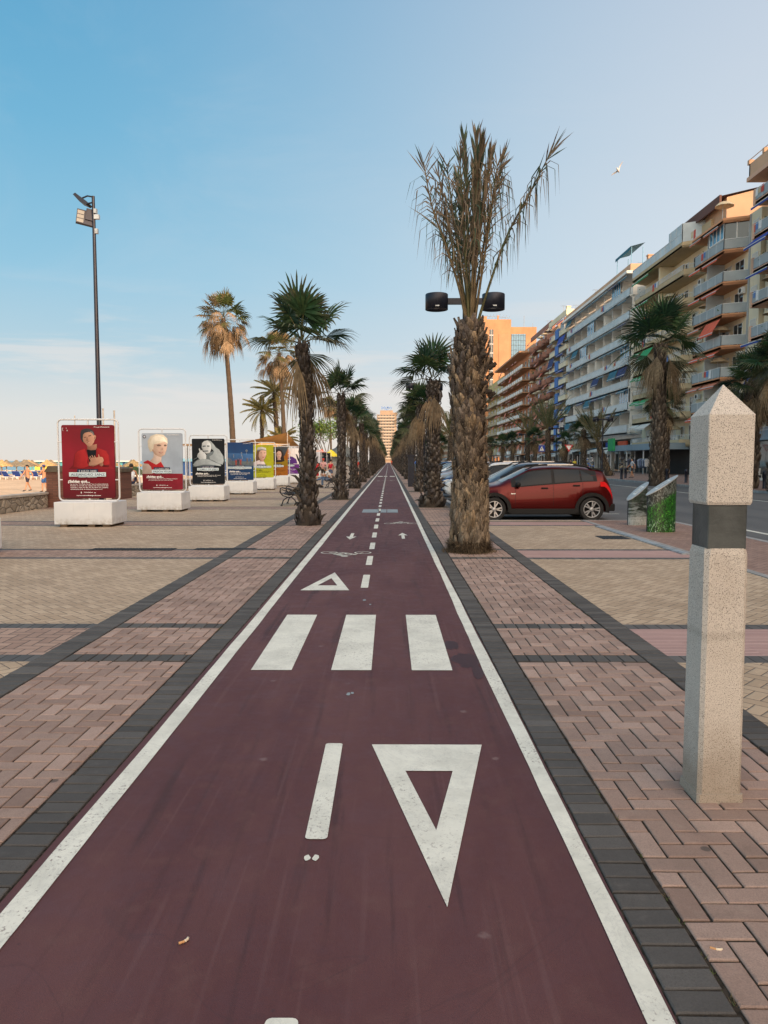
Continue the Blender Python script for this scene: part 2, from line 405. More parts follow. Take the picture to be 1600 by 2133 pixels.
for x,w in ((-1.1,.5),(-.2-.3,.35),(.1,.5)):
    marking('far_crossing_stripe',[[(x,72.5),(x+w,72.5),(x+w,75.5),(x,75.5)]])
# damp patch beside the third stripe and two chips of white paint
def stain_mat():
    m,nt,b=newmat('damp_stain'); tc=N(nt,'ShaderNodeTexCoord').outputs['Object']
    nt.links.new(mix_(nt,noise(nt,tc,9,4),(.028,.003,.003),(.042,.006,.006)),b.inputs['Base Color']); b.inputs['Roughness'].default_value=.45; return m
M['stain']=stain_mat()
rnd=random.Random(5)
def blob(cx,cy,rx,ry,n=22,j=.25): return [(cx+rx*math.cos(2*PI*i/n)*(1+rnd.uniform(-j,j)),cy+ry*math.sin(2*PI*i/n)*(1+rnd.uniform(-j,j))) for i in range(n)]
for z_,b_ in ((.0010,blob(.60,5.80,.10,.20)),(.0018,blob(.53,6.25,.07,.15,14)),(.0026,blob(.655,5.45,.045,.18,12))): marking('damp_patch',[b_],'stain',z_)
marking('paint_chip',[blob(-.318,2.895,.013,.022,9),blob(-.285,2.895,.012,.022,9)],'paint',.003)
marking('paint_chip',[blob(-.268,4.93,.014,.03,9),blob(-.243,4.95,.012,.02,9)],'greypaint',.003)
marking('paint_chip',[blob(-.27,8.25,.02,.04,9),blob(-.2,8.0,.012,.03,9)],'greypaint',.003)

# kerbs, road, street
M['asphalt']=None
def asphalt():
    m,nt,b=newmat('asphalt'); tc=N(nt,'ShaderNodeTexCoord').outputs['Object']
    c=mix_(nt,maprange(nt,noise(nt,tc,.5,5,.6,sc=(1,.2,1)),.35,.65),(.055,.058,.062),(.095,.098,.10))
    c=mix_(nt,maprange(nt,noise(nt,tc,200,2,.7),.4,.7,0,.4),c,(.15,.15,.15))
    nt.links.new(c,b.inputs['Base Color']); b.inputs['Roughness'].default_value=.8; bump(nt,b,noise(nt,tc,150,3),.3,.005); return m
M['asphalt']=asphalt()
M['kerb']=mat('kerb_concrete',(.26,.26,.26),.8,.2,4,bmp=.2)
g=MB(); zr=-.06
g.add([(7.35,-90,zr),(18.6,-90,zr),(18.6,YEND,zr),(7.35,YEND,zr)],[(0,1,2,3)]); g.add([(2.36,cutY+.12,zr),(7.35,cutY+.12,zr),(7.35,YEND,zr),(2.36,YEND,zr)],[(0,1,2,3)])
structure(g.build('road',M['asphalt']))
def kerb(x0,x1,y0,y1,z1=.004,z0=-.3):
    g=MB(); g.box(x0,x1,y0,y1,z0,z1); return structure(g.build('kerb',M['kerb']))
kerb(7.2,7.35,-40,cutY); kerb(2.22,7.35,cutY,cutY+.12); kerb(2.22,2.36,cutY+.12,YEND); kerb(18.6,18.75,-90,YEND,.054)
kerb(5.0,5.12,-8,cutY,.012)
g=MB()
for yy in range(-30,600,6): g.add([(8.24,yy+4.2,zr+.004),(8.38,yy+4.2,zr+.004),(8.38,yy+6.2,zr+.004),(8.24,yy+6.2,zr+.004)],[(0,1,2,3)])
g.add([(14.9,-40,zr+.004),(15.02,-40,zr+.004),(15.02,600,zr+.004),(14.9,600,zr+.004)],[(0,1,2,3)])
for yy in range(0,90): 
    y0=cutY+.4+yy*2.8; g.add([(2.6,y0-.05,zr+.004),(7.0,y0-.05,zr+.004),(7.0,y0+.05,zr+.004),(2.6,y0+.05,zr+.004)],[(0,1,2,3)])
structure(g.build('road_markings',M['paintR']))
# steel channel lid lying along the kerb
M['steel']=mat('dull_steel',(.36,.40,.43),.45,.25,5,metal=.6)
M['darksteel']=mat('dark_grating',(.038,.045,.053),.8,.3,20,bmp=.4,spec=.15)
g=MB(); g.box(4.86,4.985,12.3,17.5,.001,.02); g.box(4.9,4.945,12.3,17.5,.0205,.024)
structure(g.build('drain_channel',M['steel']))
def grate(x0,x1,y0,y1,lab,nb):
    g=MB(); g.box(x0,x1,y0,y1,.002,.008)
    for i in range(nb):
        x=x0+(i+.5)*(x1-x0)/nb; g.box(x-.012,x+.012,y0+.03,y1-.03,.008,.014,0)
    o=g.build('drain_grate',[M['darksteel'],M['kerb']]); tag(o,lab,'drain grate','drain covers in the paving'); return o
grate(-5.2,-3.75,12.78,13.1,'long dark drain grate in the left paving band, the one farther from the cycle path',26)
grate(-3.4,-2.35,12.86,13.12,'shorter dark drain grate in the paving band touching the left dark strip',20)
grate(4.25,4.8,14.7,15.3,'square grey drain cover in the beige paving left of the metal channel',8)
# ground sheet, beach, sea
M['earth']=mat('far_ground',(.26,.22,.17),.9,.2,.3)
g=MB(); g.add([(-12,-400,-.35),(4000,-400,-.35),(4000,4000,-.35),(-12,4000,-.35)],[(0,1,2,3)]); structure(g.build('ground',M['earth']))
def sandmat():
    m,nt,b=newmat('sand'); tc=N(nt,'ShaderNodeTexCoord').outputs['Object']
    c=mix_(nt,maprange(nt,noise(nt,tc,.35,6,.7),.3,.7),(.50,.36,.235),(.66,.50,.34))
    c=mix_(nt,maprange(nt,noise(nt,tc,2.5,6,.75),.45,.7,0,.35),c,(.34,.24,.16))
    nt.links.new(c,b.inputs['Base Color']); b.inputs['Roughness'].default_value=.95; bump(nt,b,noise(nt,tc,1.6,6,.7),.9,.12); return m
M['sand']=sandmat()
g=MB()
g.add([(-11.5,-100,-.45),(-60,-100,-.5),(-60,900,-.5),(-11.5,900,-.45),(-85,-100,-1.75),(-85,900,-1.75)],[(0,3,2,1),(1,2,5,4)])
structure(g.build('beach_sand',M['sand']))
def seamat():
    m,nt,b=newmat('sea_water'); tc=N(nt,'ShaderNodeTexCoord').outputs['Object']
    c=mix_(nt,maprange(nt,noise(nt,tc,.01,4,.6),.3,.7),(.16,.34,.40),(.10,.25,.34))
    nt.links.new(c,b.inputs['Base Color']); b.inputs['Roughness'].default_value=.25; bump(nt,b,noise(nt,tc,.35,6,.6),.6,.4); return m
g=MB(); g.add([(-80,-3000,-1.6),(-80,900,-1.6),(-12,900,-1.6),(-12,30000,-1.6),(-30000,30000,-1.6),(-30000,-3000,-1.6)],[(0,1,2,3,4,5)])
structure(g.build('sea',seamat()))
# ------------------------------------------------------------------ palms
def vegmat(name,rough=.6,trans=.25):
    m,nt,b=newmat(name); tc=N(nt,'ShaderNodeTexCoord').outputs['Object']
    at=N(nt,'ShaderNodeAttribute'); at.attribute_name='Col'
    nz=maprange(nt,noise(nt,tc,7,4),.3,.7,.65,1.3)
    cm=N(nt,'ShaderNodeCombineXYZ')
    for i in range(3): nt.links.new(nz,cm.inputs[i])
    c=mix_(nt,1.0,at.outputs['Color'],cm.outputs[0],'MULTIPLY')
    nt.links.new(c,b.inputs['Base Color']); b.inputs['Roughness'].default_value=rough; b.inputs['Specular IOR Level'].default_value=.25
    if trans:
        t=N(nt,'ShaderNodeBsdfTranslucent'); nt.links.new(c,t.inputs[0])
        ms=N(nt,'ShaderNodeMixShader'); ms.inputs[0].default_value=trans
        nt.links.new(b.outputs[0],ms.inputs[1]); nt.links.new(t.outputs[0],ms.inputs[2])
        nt.links.new(ms.outputs[0],nt.nodes['Material Output'].inputs['Surface'])
    return m
def barkmat(name):
    m,nt,b=newmat(name); tc=N(nt,'ShaderNodeTexCoord').outputs['Object']
    at=N(nt,'ShaderNodeAttribute'); at.attribute_name='Col'
    fib=noise(nt,tc,14,6,.7,.5,sc=(3,3,.5)); blot=noise(nt,tc,5,4,.6)
    c=mix_(nt,maprange(nt,fib,.35,.65,0,.8),at.outputs['Color'],(.035,.029,.025))
    c=mix_(nt,maprange(nt,blot,.4,.7,0,.30),c,(.11,.09,.07))
    nt.links.new(c,b.inputs['Base Color']); b.inputs['Roughness'].default_value=.9; b.inputs['Specular IOR Level'].default_value=.15
    bump(nt,b,fib,.8,.03); return m
M['leaf']=vegmat('palm_leaf'); M['bark']=barkmat('palm_bark'); M['dry']=vegmat('dry_palm_leaf',.8,.2)
GREENS=[(.015,.048,.024),(.021,.060,.026),(.028,.074,.025),(.013,.040,.028),(.05,.085,.03)]
BROWNS=[(.20,.145,.085),(.26,.20,.13),(.13,.095,.06),(.31,.25,.17),(.17,.14,.10)]
def mixc(a,b,t): return tuple(x*(1-t)+y*t for x,y in zip(a,b))

def fan_leaf(g,o,d,Rr,pet,cols,rnd,droop=.25,span=125,nb=24,droopall=False,mi=0,pw=.012):
    d=d.normalized(); up=Vector((0,0,1))
    side=d.cross(up)
    if side.length<.1: side=Vector((math.cos(rnd.uniform(0,6)),math.sin(rnd.uniform(0,6)),0))
    side.normalize(); n=side.cross(d).normalized()
    # petiole
    hub=o+d*pet+Vector((0,0,-droop*pet*.25)); pc=mixc(cols[0],(.16,.14,.06),.6)
    g.tube([o,o+d*pet*.5+Vector((0,0,.02)),hub],[pw*1.5,pw,pw*.9],3,mi,pc,caps=False)
    d2=(hub-o).normalized(); roll=rnd.uniform(-.5,.5); s2=(side*math.cos(roll)+n*math.sin(roll)); n2=s2.cross(d2).normalized()
    tilt=rnd.uniform(-.25,.25)
    for i in range(nb):
        a=R(-span+2*span*(i+.5)/nb)+rnd.uniform(-.02,.02)
        L=Rr*(.72+.28*math.cos(a/2))*rnd.uniform(.88,1.06)
        dr=(d2*math.cos(a)+s2*math.sin(a)+n2*(tilt*math.cos(a)+.12*abs(math.sin(a)))).normalized()
        perp=(s2*math.cos(a)-d2*math.sin(a))
        w=L*R(2*span/nb)*.5
        fold=n2*(w*.35*(1 if i%2 else -1))
        dz=lambda t: Vector((0,0,-droop*L*(t**2.2)*(1.0 if not droopall else 1.6)))
        p1=hub+dr*L*.5+dz(.5); p2=hub+dr*L*.78+dz(.78); p3=hub+dr*L+dz(1.0)*1.15
        if droopall and rnd.random()<.6: p3=p2+Vector((rnd.uniform(-.05,.05),rnd.uniform(-.05,.05),-L*.3))
        c=mixc(cols[0],cols[1],rnd.random()*.8); ct=mixc(c,BROWNS[rnd.randrange(5)],rnd.random()*.5)
        b=g.add([hub,p1-perp*w*.55+fold,p1+perp*w*.55,p2-perp*w*.27,p2+perp*w*.27+fold*.3,p3],[(0,1,2),(1,3,4,2),(3,5,4)],mi,c)
        for k in (3,4,5): g.c[b+k]=ct

def fan_crown(seed,Rr=.62,pet=.5,n=26,dead=8,zsq=1.0,green=GREENS,nb=24,upr=.0,fall=118):
    """crown of palmate leaves, centred on the top of the trunk"""
    rnd=random.Random(seed); g=MB(); gd=MB()
    for i in range(n):
        t=i/(n-1); az=i*2.399+rnd.uniform(-.3,.3)
        el=R(86-fall*t**.9+rnd.uniform(-8,8)+upr)
        d=Vector((math.cos(az)*math.cos(el),math.sin(az)*math.cos(el),math.sin(el)*zsq))
        cols=(green[rnd.randrange(len(green))],green[rnd.randrange(len(green))])
        if t>.8: cols=(mixc(cols[0],BROWNS[0],.2),mixc(cols[1],BROWNS[1],.3))
        fan_leaf(g,Vector((d.x*.08,d.y*.08,.02+.12*(1-t))),d,Rr*rnd.uniform(.85,1.12)*(1-.15*t),pet*rnd.uniform(.75,1.1),cols,rnd,.12+.30*t,nb=nb,span=125 if t<.72 else 75)
    for i in range(dead):
        az=rnd.uniform(0,2*PI); el=R(rnd.uniform(-80,-50))
        d=Vector((math.cos(az)*math.cos(el),math.sin(az)*math.cos(el),math.sin(el)))
        cols=(BROWNS[rnd.randrange(5)],BROWNS[rnd.randrange(5)])
        fan_leaf(gd,Vector((d.x*.12,d.y*.12,-.1)),d,Rr*rnd.uniform(.7,.95),pet*rnd.uniform(.4,.8),cols,rnd,.75,span=48,nb=max(10,nb-12),droopall=True)
    return g,gd

def trunk_path(h,lean=(0,0),bend=0):
    return lambda t: Vector((lean[0]*t+bend*math.sin(PI*t)*.5, lean[1]*t, h*t))
def boots_trunk(seed,h,r0,r1,path,n=260,size=.16,cols=None,tilt=.35,flare=1.25,rag=0.0,core=(.05,.042,.036)):
    """trunk covered by the cut bases of old leaves"""
    rnd=random.Random(seed); g=MB(); cols=cols or [(.17,.15,.13),(.12,.10,.085),(.22,.18,.14),(.095,.085,.08),(.26,.20,.14)]
    rad=lambda t: (r0+(r1-r0)*min(1,t*1.05))*(1+ (flare-1)*max(0,1-t*9))*(1+.05*math.sin(t*9+seed))
    K=max(10,int(h*4)); g.tube([path(i/K) for i in range(K+1)],[rad(i/K)*.93 for i in range(K+1)],14,0,core)
    for i in range(n):
        t=(i+rnd.random()*.6)/n; az=i*2.39996+rnd.uniform(-.25,.25); r=rad(t)
        base=path(t); out=Vector((math.cos(az),math.sin(az),0)); tan=Vector((-math.sin(az),math.cos(az),0))
        s=size*rnd.uniform(.7,1.25)*(r/r0*.6+.4); w=s*rnd.uniform(.40,.62); ti=tilt*rnd.uniform(.3,1.6)
        if rnd.random()<rag: s*=1.9; ti*=1.8; w*=.55
        p0=base+out*(r*.90); c=cols[rnd.randrange(len(cols))]; sk=rnd.uniform(-.25,.25)*s
        up=Vector((0,0,1)); th=.16*s
        tip=p0+up*s+out*(s*ti)+tan*sk
        mid=p0+up*s*.45+out*(s*ti*.35+.02)+tan*sk*.4
        vs=[p0-tan*w*.75-up*s*.15, p0+tan*w*.75-up*s*.15, mid+tan*w*.55, tip+tan*w*.30+up*rnd.uniform(-.1,.1)*s, tip-tan*w*.30+up*rnd.uniform(-.1,.12)*s, mid-tan*w*.55, mid+out*th, tip-out*th*.9, p0-up*s*.15+out*.01]
        b=g.add(vs,[(0,8,6,5),(8,1,2,6),(5,6,4),(6,2,3),(6,3,4),(4,3,7),(2,7,3),(5,4,7)],0,c)
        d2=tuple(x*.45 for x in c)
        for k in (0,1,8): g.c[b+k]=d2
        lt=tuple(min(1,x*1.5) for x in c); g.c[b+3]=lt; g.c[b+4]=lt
    return g
def fibre_skirt(seed,r,z0,z1,n,cols,L=.12):
    rnd=random.Random(seed); g=MB()
    for i in range(n):
        az=rnd.uniform(0,2*PI); z=rnd.uniform(z0,z1); o=Vector((math.cos(az)*r,math.sin(az)*r,z))
        d=Vector((math.cos(az)*rnd.uniform(.3,1),math.sin(az)*rnd.uniform(.3,1),rnd.uniform(-.6,.6)))*L*rnd.uniform(.4,1)
        t=Vector((-math.sin(az),math.cos(az),rnd.uniform(-.5,.5)))*.006
        g.add([o-t,o+t,o+d],[(0,1,2)],0,cols[rnd.randrange(len(cols))])
    return g

ORD=['first','second','third','fourth','fifth','sixth','seventh','eighth','ninth','tenth','eleventh','twelfth','thirteenth','fourteenth','fifteenth','sixteenth','seventeenth','eighteenth','nineteenth','twentieth','twenty-first','twenty-second','twenty-third','twenty-fourth','twenty-fifth','twenty-sixth','twenty-seventh','twenty-eighth','twenty-ninth','thirtieth','thirty-first','thirty-second','thirty-third','thirty-fourth']
M['soil']=mat('sandy_soil',(.10,.078,.05),.95,.4,6,bmp=.5,bscale=30)
def pit(x,y,w=.98,d=1.25):
    g=MB(); g.add([(x-w/2,y-d/2,.003),(x+w/2,y-d/2,.003),(x+w/2,y+d/2,.003),(x-w/2,y+d/2,.003)],[(0,1,2,3)]); return structure(g.build('tree_pit',M['soil']))
    
# prototypes
def mesh_of(g,name,m): return g.mesh(name,m)
fanmesh=[]
for s in range(5):
    g,gd=fan_crown(20+s,Rr=.86,pet=.52,n=(12,12,16,15,16)[s],dead=(3,2,3,3,4)[s],upr=(8,6,2,4,0)[s],nb=27,fall=100)
    fanmesh.append((g.mesh('crown',M['leaf']),gd.mesh('dead_skirt',M['dry'])))
trunkmesh=[]
for s in range(4):
    h=4.3
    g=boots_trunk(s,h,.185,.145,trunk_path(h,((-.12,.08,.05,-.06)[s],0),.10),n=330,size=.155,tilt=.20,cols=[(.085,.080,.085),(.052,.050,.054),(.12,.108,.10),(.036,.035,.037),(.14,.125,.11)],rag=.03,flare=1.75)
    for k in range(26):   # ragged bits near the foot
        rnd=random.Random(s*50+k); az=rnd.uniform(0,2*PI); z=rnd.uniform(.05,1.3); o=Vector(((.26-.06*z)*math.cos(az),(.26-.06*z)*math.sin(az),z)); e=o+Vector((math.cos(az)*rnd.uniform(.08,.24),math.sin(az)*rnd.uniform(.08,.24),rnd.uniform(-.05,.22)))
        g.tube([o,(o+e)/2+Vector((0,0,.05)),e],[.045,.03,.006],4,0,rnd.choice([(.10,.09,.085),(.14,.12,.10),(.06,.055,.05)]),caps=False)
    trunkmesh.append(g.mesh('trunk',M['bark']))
# warm, more ragged crowns for the far avenue
def fanpalm(x,y,i,tm,cm,lab,group,sz=1.0,sr=1.0,rz=None,h=4.3,tr=1.0):
    rnd=random.Random(i*31+7)
    o=empty('fan_palm',(x,y,0),rz if rz is not None else rnd.uniform(0,6.28),lab,'palm tree',group)
    t=link('trunk',trunkmesh[tm],o); t.scale=(tr,tr,sz)
    top=Vector(((-.12,.08,.05,-.06)[tm],0,h*sz))
    c=link('crown',fanmesh[cm][0],o,top); c.scale=(sr,)*3
    s=link('dead_skirt',fanmesh[cm][1],o,top); s.scale=(sr,)*3
    return o
LEFTX=lambda y:-1.95
specL=[(17.9,0,0,1.0,1.18),(29.9,1,1,.97,1.02),(41.9,2,4,.93,1.05),(54,3,3,.98,1.1)]
labsL=['nearest left-row fan palm, slender dark trunk, big dark green crown beside black bench','second fan palm of the left row, neat half-round dark green crown','third fan palm of the left row, with brown dead leaves under its crown','fourth fan palm of the left row along the cycle path']
yl=54.0
for i in range(30):
    if i<4: y,tm,cm,sz,sr=specL[i]; lab=labsL[i]
    else: yl+=12.05; y=yl; rnd=random.Random(i); tm=rnd.randrange(4); cm=rnd.choice([2,3,4,0]); sz=rnd.uniform(.9,1.15); sr=rnd.uniform(1.0,1.2); lab=f'{ORD[i]} fan palm of the left row beside the cycle path'
    fanpalm(LEFTX(y)+ (0 if i<4 else random.Random(i).uniform(-.1,.1)),y,i,tm,cm,lab,'fan palms in the left row beside the cycle path',sz,sr,rz={0:.3,1:1.0}.get(i),tr=1.0 if i<2 else 1.15)
    if y<120: pit(LEFTX(y)-.02,y)
yr=13.0
for i in range(1,30):
    y=12.56+12.55*i; rnd=random.Random(100+i); tm=rnd.randrange(4); cm=[0,1,2,3][i%4] if i<5 else rnd.choice([2,3,4]); sz=rnd.uniform(.88,1.05) if i>1 else .98; sr=rnd.uniform(1.0,1.2) if i>1 else 1.12; 
    lab={1:'right-row fan palm just behind the tall shaggy palm, wide crown over tan dead leaves',2:'third palm of the right row, grey trunk rising behind the blue-lidded bin'}.get(i,f'{ORD[i]} palm of the right row beside the cycle path')
    fanpalm(1.45 if i==1 else 1.64,y,100+i,tm,cm,lab,'fan palms in the right row beside the cycle path',sz,sr,tr=1.4 if i==1 else 1.08)
    if y<110: pit(1.5,y)

# ---- the tall shaggy palm in front
HX,HY=1.37,12.66
hero=empty('date_palm',(HX,HY,0),0,'tall shaggy palm with thick brown trunk and upright withered fronds, nearest on the right','palm tree')
pit(1.50,12.66,.98,1.5)
cols=[(.20,.165,.135),(.13,.105,.09),(.30,.235,.17),(.11,.095,.09),(.36,.27,.175),(.085,.075,.072),(.24,.20,.17)]
hp=lambda t: Vector((.02*math.sin(t*7)-.02*t,0,3.80*t))
rnd=random.Random(3)
g=MB()
rad=lambda t:(.272+.02*math.sin(t*8+1))*(1+.10*max(0,1-t*14))*(1-.42*max(0,(t-.80)/.20)**1.3)
g.tube([hp(i/40) for i in range(41)],[rad(i/40)*.92 for i in range(41)],20,0,(.045,.036,.03))
for i in range(620):
    t=(i+rnd.random())/620; az=i*2.39996+rnd.uniform(-.3,.3); r=rad(t); low=t<.26
    base=hp(t); out=Vector((math.cos(az),math.sin(az),0)); tan=Vector((-math.sin(az),math.cos(az),0)); up=Vector((0,0,1))
    s=(rnd.uniform(.22,.36) if low else rnd.uniform(.11,.22)); w=s*rnd.uniform(.26,.42) if low else s*rnd.uniform(.38,.62)
    ti=rnd.uniform(.02,.13) if low else rnd.uniform(.10,.45)
    if t>.72: ti*=1.3
    sk=rnd.uniform(-.35,.35)*s
    c=cols[rnd.randrange(7)]
    if low: c=mixc(c,(.34,.27,.18),.45)
    elif t<.55: c=mixc(c,(.26,.19,.115),.30)
    p0=base+out*r*.9; mid=p0+up*s*.5+out*(s*ti*.4+.022)+tan*sk*.4; tip=p0+up*s+out*(s*ti+.01)+tan*sk
    vs=[p0-tan*w*.8-up*s*.15,p0+tan*w*.8-up*s*.15,mid+tan*w*.6,tip+tan*w*rnd.uniform(.1,.4)+up*rnd.uniform(-.12,.1)*s,tip-tan*w*rnd.uniform(.1,.4)+up*rnd.uniform(-.12,.1)*s,mid-tan*w*.6,mid+out*.14*s+tan*rnd.uniform(-.3,.3)*w,tip-out*.14*s,p0-up*s*.15+out*.012]
    b=g.add(vs,[(0,8,6,5),(8,1,2,6),(5,6,4),(6,2,3),(6,3,4),(4,3,7),(2,7,3),(5,4,7)],0,c)
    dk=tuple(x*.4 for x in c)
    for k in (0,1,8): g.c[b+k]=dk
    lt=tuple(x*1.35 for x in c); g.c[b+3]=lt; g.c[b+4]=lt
for k in range(9):
    az=rnd.uniform(-.9,.5)-.2; z=rnd.uniform(2.55,3.3); o=Vector((.30*math.cos(az),.30*math.sin(az),z)); e=o+Vector((math.cos(az)*rnd.uniform(.06,.16),math.sin(az)*.06,rnd.uniform(0,.1)))
    g.tube([o,e],[.05,.03],5,0,(.05,.042,.038))
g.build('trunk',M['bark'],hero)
g=fibre_skirt(5,.30,0.3,3.6,3600,[(.22,.17,.11),(.15,.12,.09),(.30,.24,.16),(.10,.085,.07)],.16); g.build('trunk_fibre',M['dry'],hero)
g=fibre_skirt(6,.34,.0,.20,2600,[(.10,.075,.05),(.16,.12,.08),(.07,.055,.04)],.15)
for i in range(500):
    az=rnd.uniform(0,6.283); rr=rnd.uniform(.3,.48); o=Vector((rr*math.cos(az),rr*math.sin(az),0)); d=Vector((rnd.uniform(-.05,.05),rnd.uniform(-.05,.05),rnd.uniform(.05,.2)*(1.6-rr*2.6)))
    g.add([o,o+Vector((.008,0,0)),o+d],[(0,1,2)],0,(.12,.09,.06))
g.build('root_mat',M['dry'],hero)
def frond(name,pts,seed,parent,l0=.18,Lm=.42,green=.4,hang=.3,npl=70,ang=26,dens=1.0,w=.012,start=.30):
    """pinnate frond along a rachis given by control points"""
    rnd=random.Random(seed); P=[Vector(p) for p in pts]
    def cr(t):
        t=t*(len(P)-1); i=min(int(t),len(P)-2); f=t-i
        p0,p1,p2,p3=P[max(i-1,0)],P[i],P[i+1],P[min(i+2,len(P)-1)]
        return .5*((2*p1)+(p2-p0)*f+(2*p0-5*p1+4*p2-p3)*f*f+(3*p1-p0-3*p2+p3)*f**3)
    g=MB(); K=22; pcol=(.13,.125,.06) if green>.3 else (.17,.13,.075)
    g.tube([cr(i/K) for i in range(K+1)],[.026*(1-.80*i/K)+.002 for i in range(K+1)],5,0,pcol,caps=False)
    ax=Vector((rnd.uniform(-1,1),rnd.uniform(-.4,.4),0)).normalized()
    for i in range(int(npl*dens)):
        t=start+(1-start)*(i/(npl*dens)); p=cr(t); tg=(cr(min(1,t+.02))-cr(t-.02)).normalized()
        s=tg.cross(Vector((math.cos(seed*1.7),math.sin(seed*1.7),.2))).normalized(); nrm=s.cross(tg)
        for sd in (-1,1):
            if rnd.random()<.12: continue
            L=Lm*(.48+.65*math.sin(PI*min(1,(t-start)/(1-start)*.80+.08)))*rnd.uniform(.65,1.15)
            q=rnd.uniform(-.7,.7); a=R(ang*rnd.uniform(.5,1.6)); sv=(s*sd*math.cos(q)+nrm*math.sin(q)).normalized()
            d=(tg*math.cos(a)+sv*math.sin(a)).normalized()
            dead=rnd.random()>green
            hg=rnd.random()<hang and t<.90
            c=mixc(GREENS[rnd.randrange(5)],(.07,.095,.07),.55) if not dead else mixc(BROWNS[rnd.randrange(5)],(.11,.09,.075),.45)
            ww=w*rnd.uniform(.7,1.3); wv=d.cross(Vector((0,-1,.1))).normalized()*ww
            if hg:
                p1=p+d*L*.28+Vector((0,0,.0)); p2=p1+Vector((sv.x*.32*L,sv.y*.32*L,-L*.20)); p3=p2+Vector((sv.x*.12*L+rnd.uniform(-.03,.03),sv.y*.1*L,-L*rnd.uniform(.6,1.1)))
                g.add([p-wv*.5,p+wv*.5,p1-wv,p1+wv,p2-wv*.9,p2+wv*.9,p3],[(0,2,3,1),(2,4,5,3),(4,6,5)],0,c)
            else:
                p1=p+d*L*.5; p2=p+d*L+Vector((0,0,-L*.06*rnd.random()))
                g.add([p-wv*.4,p+wv*.4,p1-wv,p1+wv,p2],[(0,2,3,1),(2,4,3)],0,c)
    return g.build(name,M['dry'] if green<.3 else M['leaf'],parent)
def hpx(px,py,dy=0.0):  # metres from the crown base, measured on the photograph once
    return ((px-972)*.0079, dy, 3.86+(655-py)*.00765)
FR=[ # control points (px-measured), depth offsets, green, hang, leaf length
 ([(962,668),(945,590),(915,500),(884,420),(866,335)],-.25,.25,.75,.40),
 ([(964,668),(952,600),(930,500),(912,420),(899,352)],-.1,.25,.65,.36),
 ([(966,665),(950,560),(935,440),(919,307)],.15,.45,.30,.40),
 ([(966,665),(958,560),(948,430),(938,330)],-.3,.35,.35,.38),
 ([(968,665),(966,560),(960,400),(953,268)],.0,.75,.08,.42),
 ([(970,665),(972,560),(973,400),(974,275)],-.15,.55,.15,.42),
 ([(970,665),(974,560),(982,420),(992,293)],.1,.45,.20,.42),
 ([(972,665),(975,540),(980,400),(985,300)],.35,.70,.10,.38),
 ([(974,668),(980,590),(1005,440),(1024,360),(1034,305)],.1,.30,.55,.40),
 ([(976,668),(984,600),(1000,480),(1010,400),(1015,340)],-.25,.25,.65,.38),
 ([(980,672),(1000,600),(1040,480),(1085,390),(1131,300)],-.1,.40,.75,.44),
 ([(968,665),(962,540),(955,420),(946,310)],.4,.65,.10,.38),
 ([(969,665),(968,540),(966,420),(963,300)],-.35,.45,.22,.40),
 ([(971,665),(976,560),(984,440),(998,330)],-.35,.30,.35,.38),
 ([(969,665),(970,540),(972,400),(976,330)],-.45,.12,.95,.50),
 ([(967,665),(958,560),(945,460),(930,390)],.3,.4,.4,.36)]
for i,(pp,dy,gr,hg,L) in enumerate(FR):
    K=len(pp)-1
    pts=[Vector(hpx(px,py,dy*(k/K)**1.2*1.6))  for k,(px,py) in enumerate(pp)]
    pts=[Vector((p.x+.02,p.y,p.z)) for p in pts]
    if i==12: continue
    inner=i in (4,5,6,7,11,12,13,14)
    frond('frond',pts,i+3,hero,green=gr,hang=hg*.7 if inner else min(.92,hg+.15),Lm=L*(.98 if inner else 1.25),npl=50 if inner else 44,ang=12 if inner else 34,w=.013 if inner else .0095,start=.36 if inner else (.34 if i not in (10,) else .38))

# ---- other palms ----
def thin_trunk(h,r0,r1,lean,col=(.16,.12,.085),seed=0):
    g=MB(); rnd=random.Random(seed); K=40; P=trunk_path(h,lean,.25)
    rs=[(r0+(r1-r0)*min(1,i/K*1.2))*(1+.06*(i%2)) for i in range(K+1)]
    g.tube([P(i/K) for i in range(K+1)],rs,12,0,col); return g
def tallpalm(x,y,h,lean,lab,seed,sc=1.0):
    o=empty('tall_fan_palm',(x,y,-.4),0,lab,'palm tree','tall slim fan palms at the edge of the beach')
    thin_trunk(h,.235*sc,.15*sc,lean,col=(.12,.09,.065),seed=seed).build('trunk',M['bark'],o)
    g,gd=fan_crown(seed,Rr=1.05*sc,pet=1.35*sc,n=28,dead=14,green=[(.07,.10,.03),(.10,.12,.035),(.05,.085,.03),(.22,.16,.08)],nb=18)
    rnd=random.Random(seed)
    for i in range(34):
        az=rnd.uniform(0,6.28); el=R(rnd.uniform(-62,30)); d=Vector((math.cos(az)*math.cos(el),math.sin(az)*math.cos(el),math.sin(el)))
        fan_leaf(gd,Vector((0,0,-.1)),d,.78*sc,rnd.uniform(.7,1.8)*sc,(BROWNS[rnd.randrange(5)],(.36,.25,.15)),rnd,.8,span=70,nb=13,droopall=True)
    top=Vector((lean[0],lean[1],h)); g.build('crown',M['leaf'],o,top); gd.build('dead_skirt',M['dry'],o,top)
    return o
tallpalm(-12.7,61,13.5,(-.75,0),'tall slim sunlit palm with shaggy tan and green crown, farthest left, behind the posters',41,1.12)
tallpalm(-12.6,90,14.9,(-.6,0),'tall slim palm with tan crown showing just left of the nearest left-row palm',42,1.35)
tallpalm(-12.9,166,14.2,(-.4,0),'tall thin distant palm, left one of the far pair above the leafy tree',43,1.1)
tallpalm(-11.9,172,14.0,(.2,0),'tall thin distant palm, right one of the far pair above the leafy tree',44,1.0)
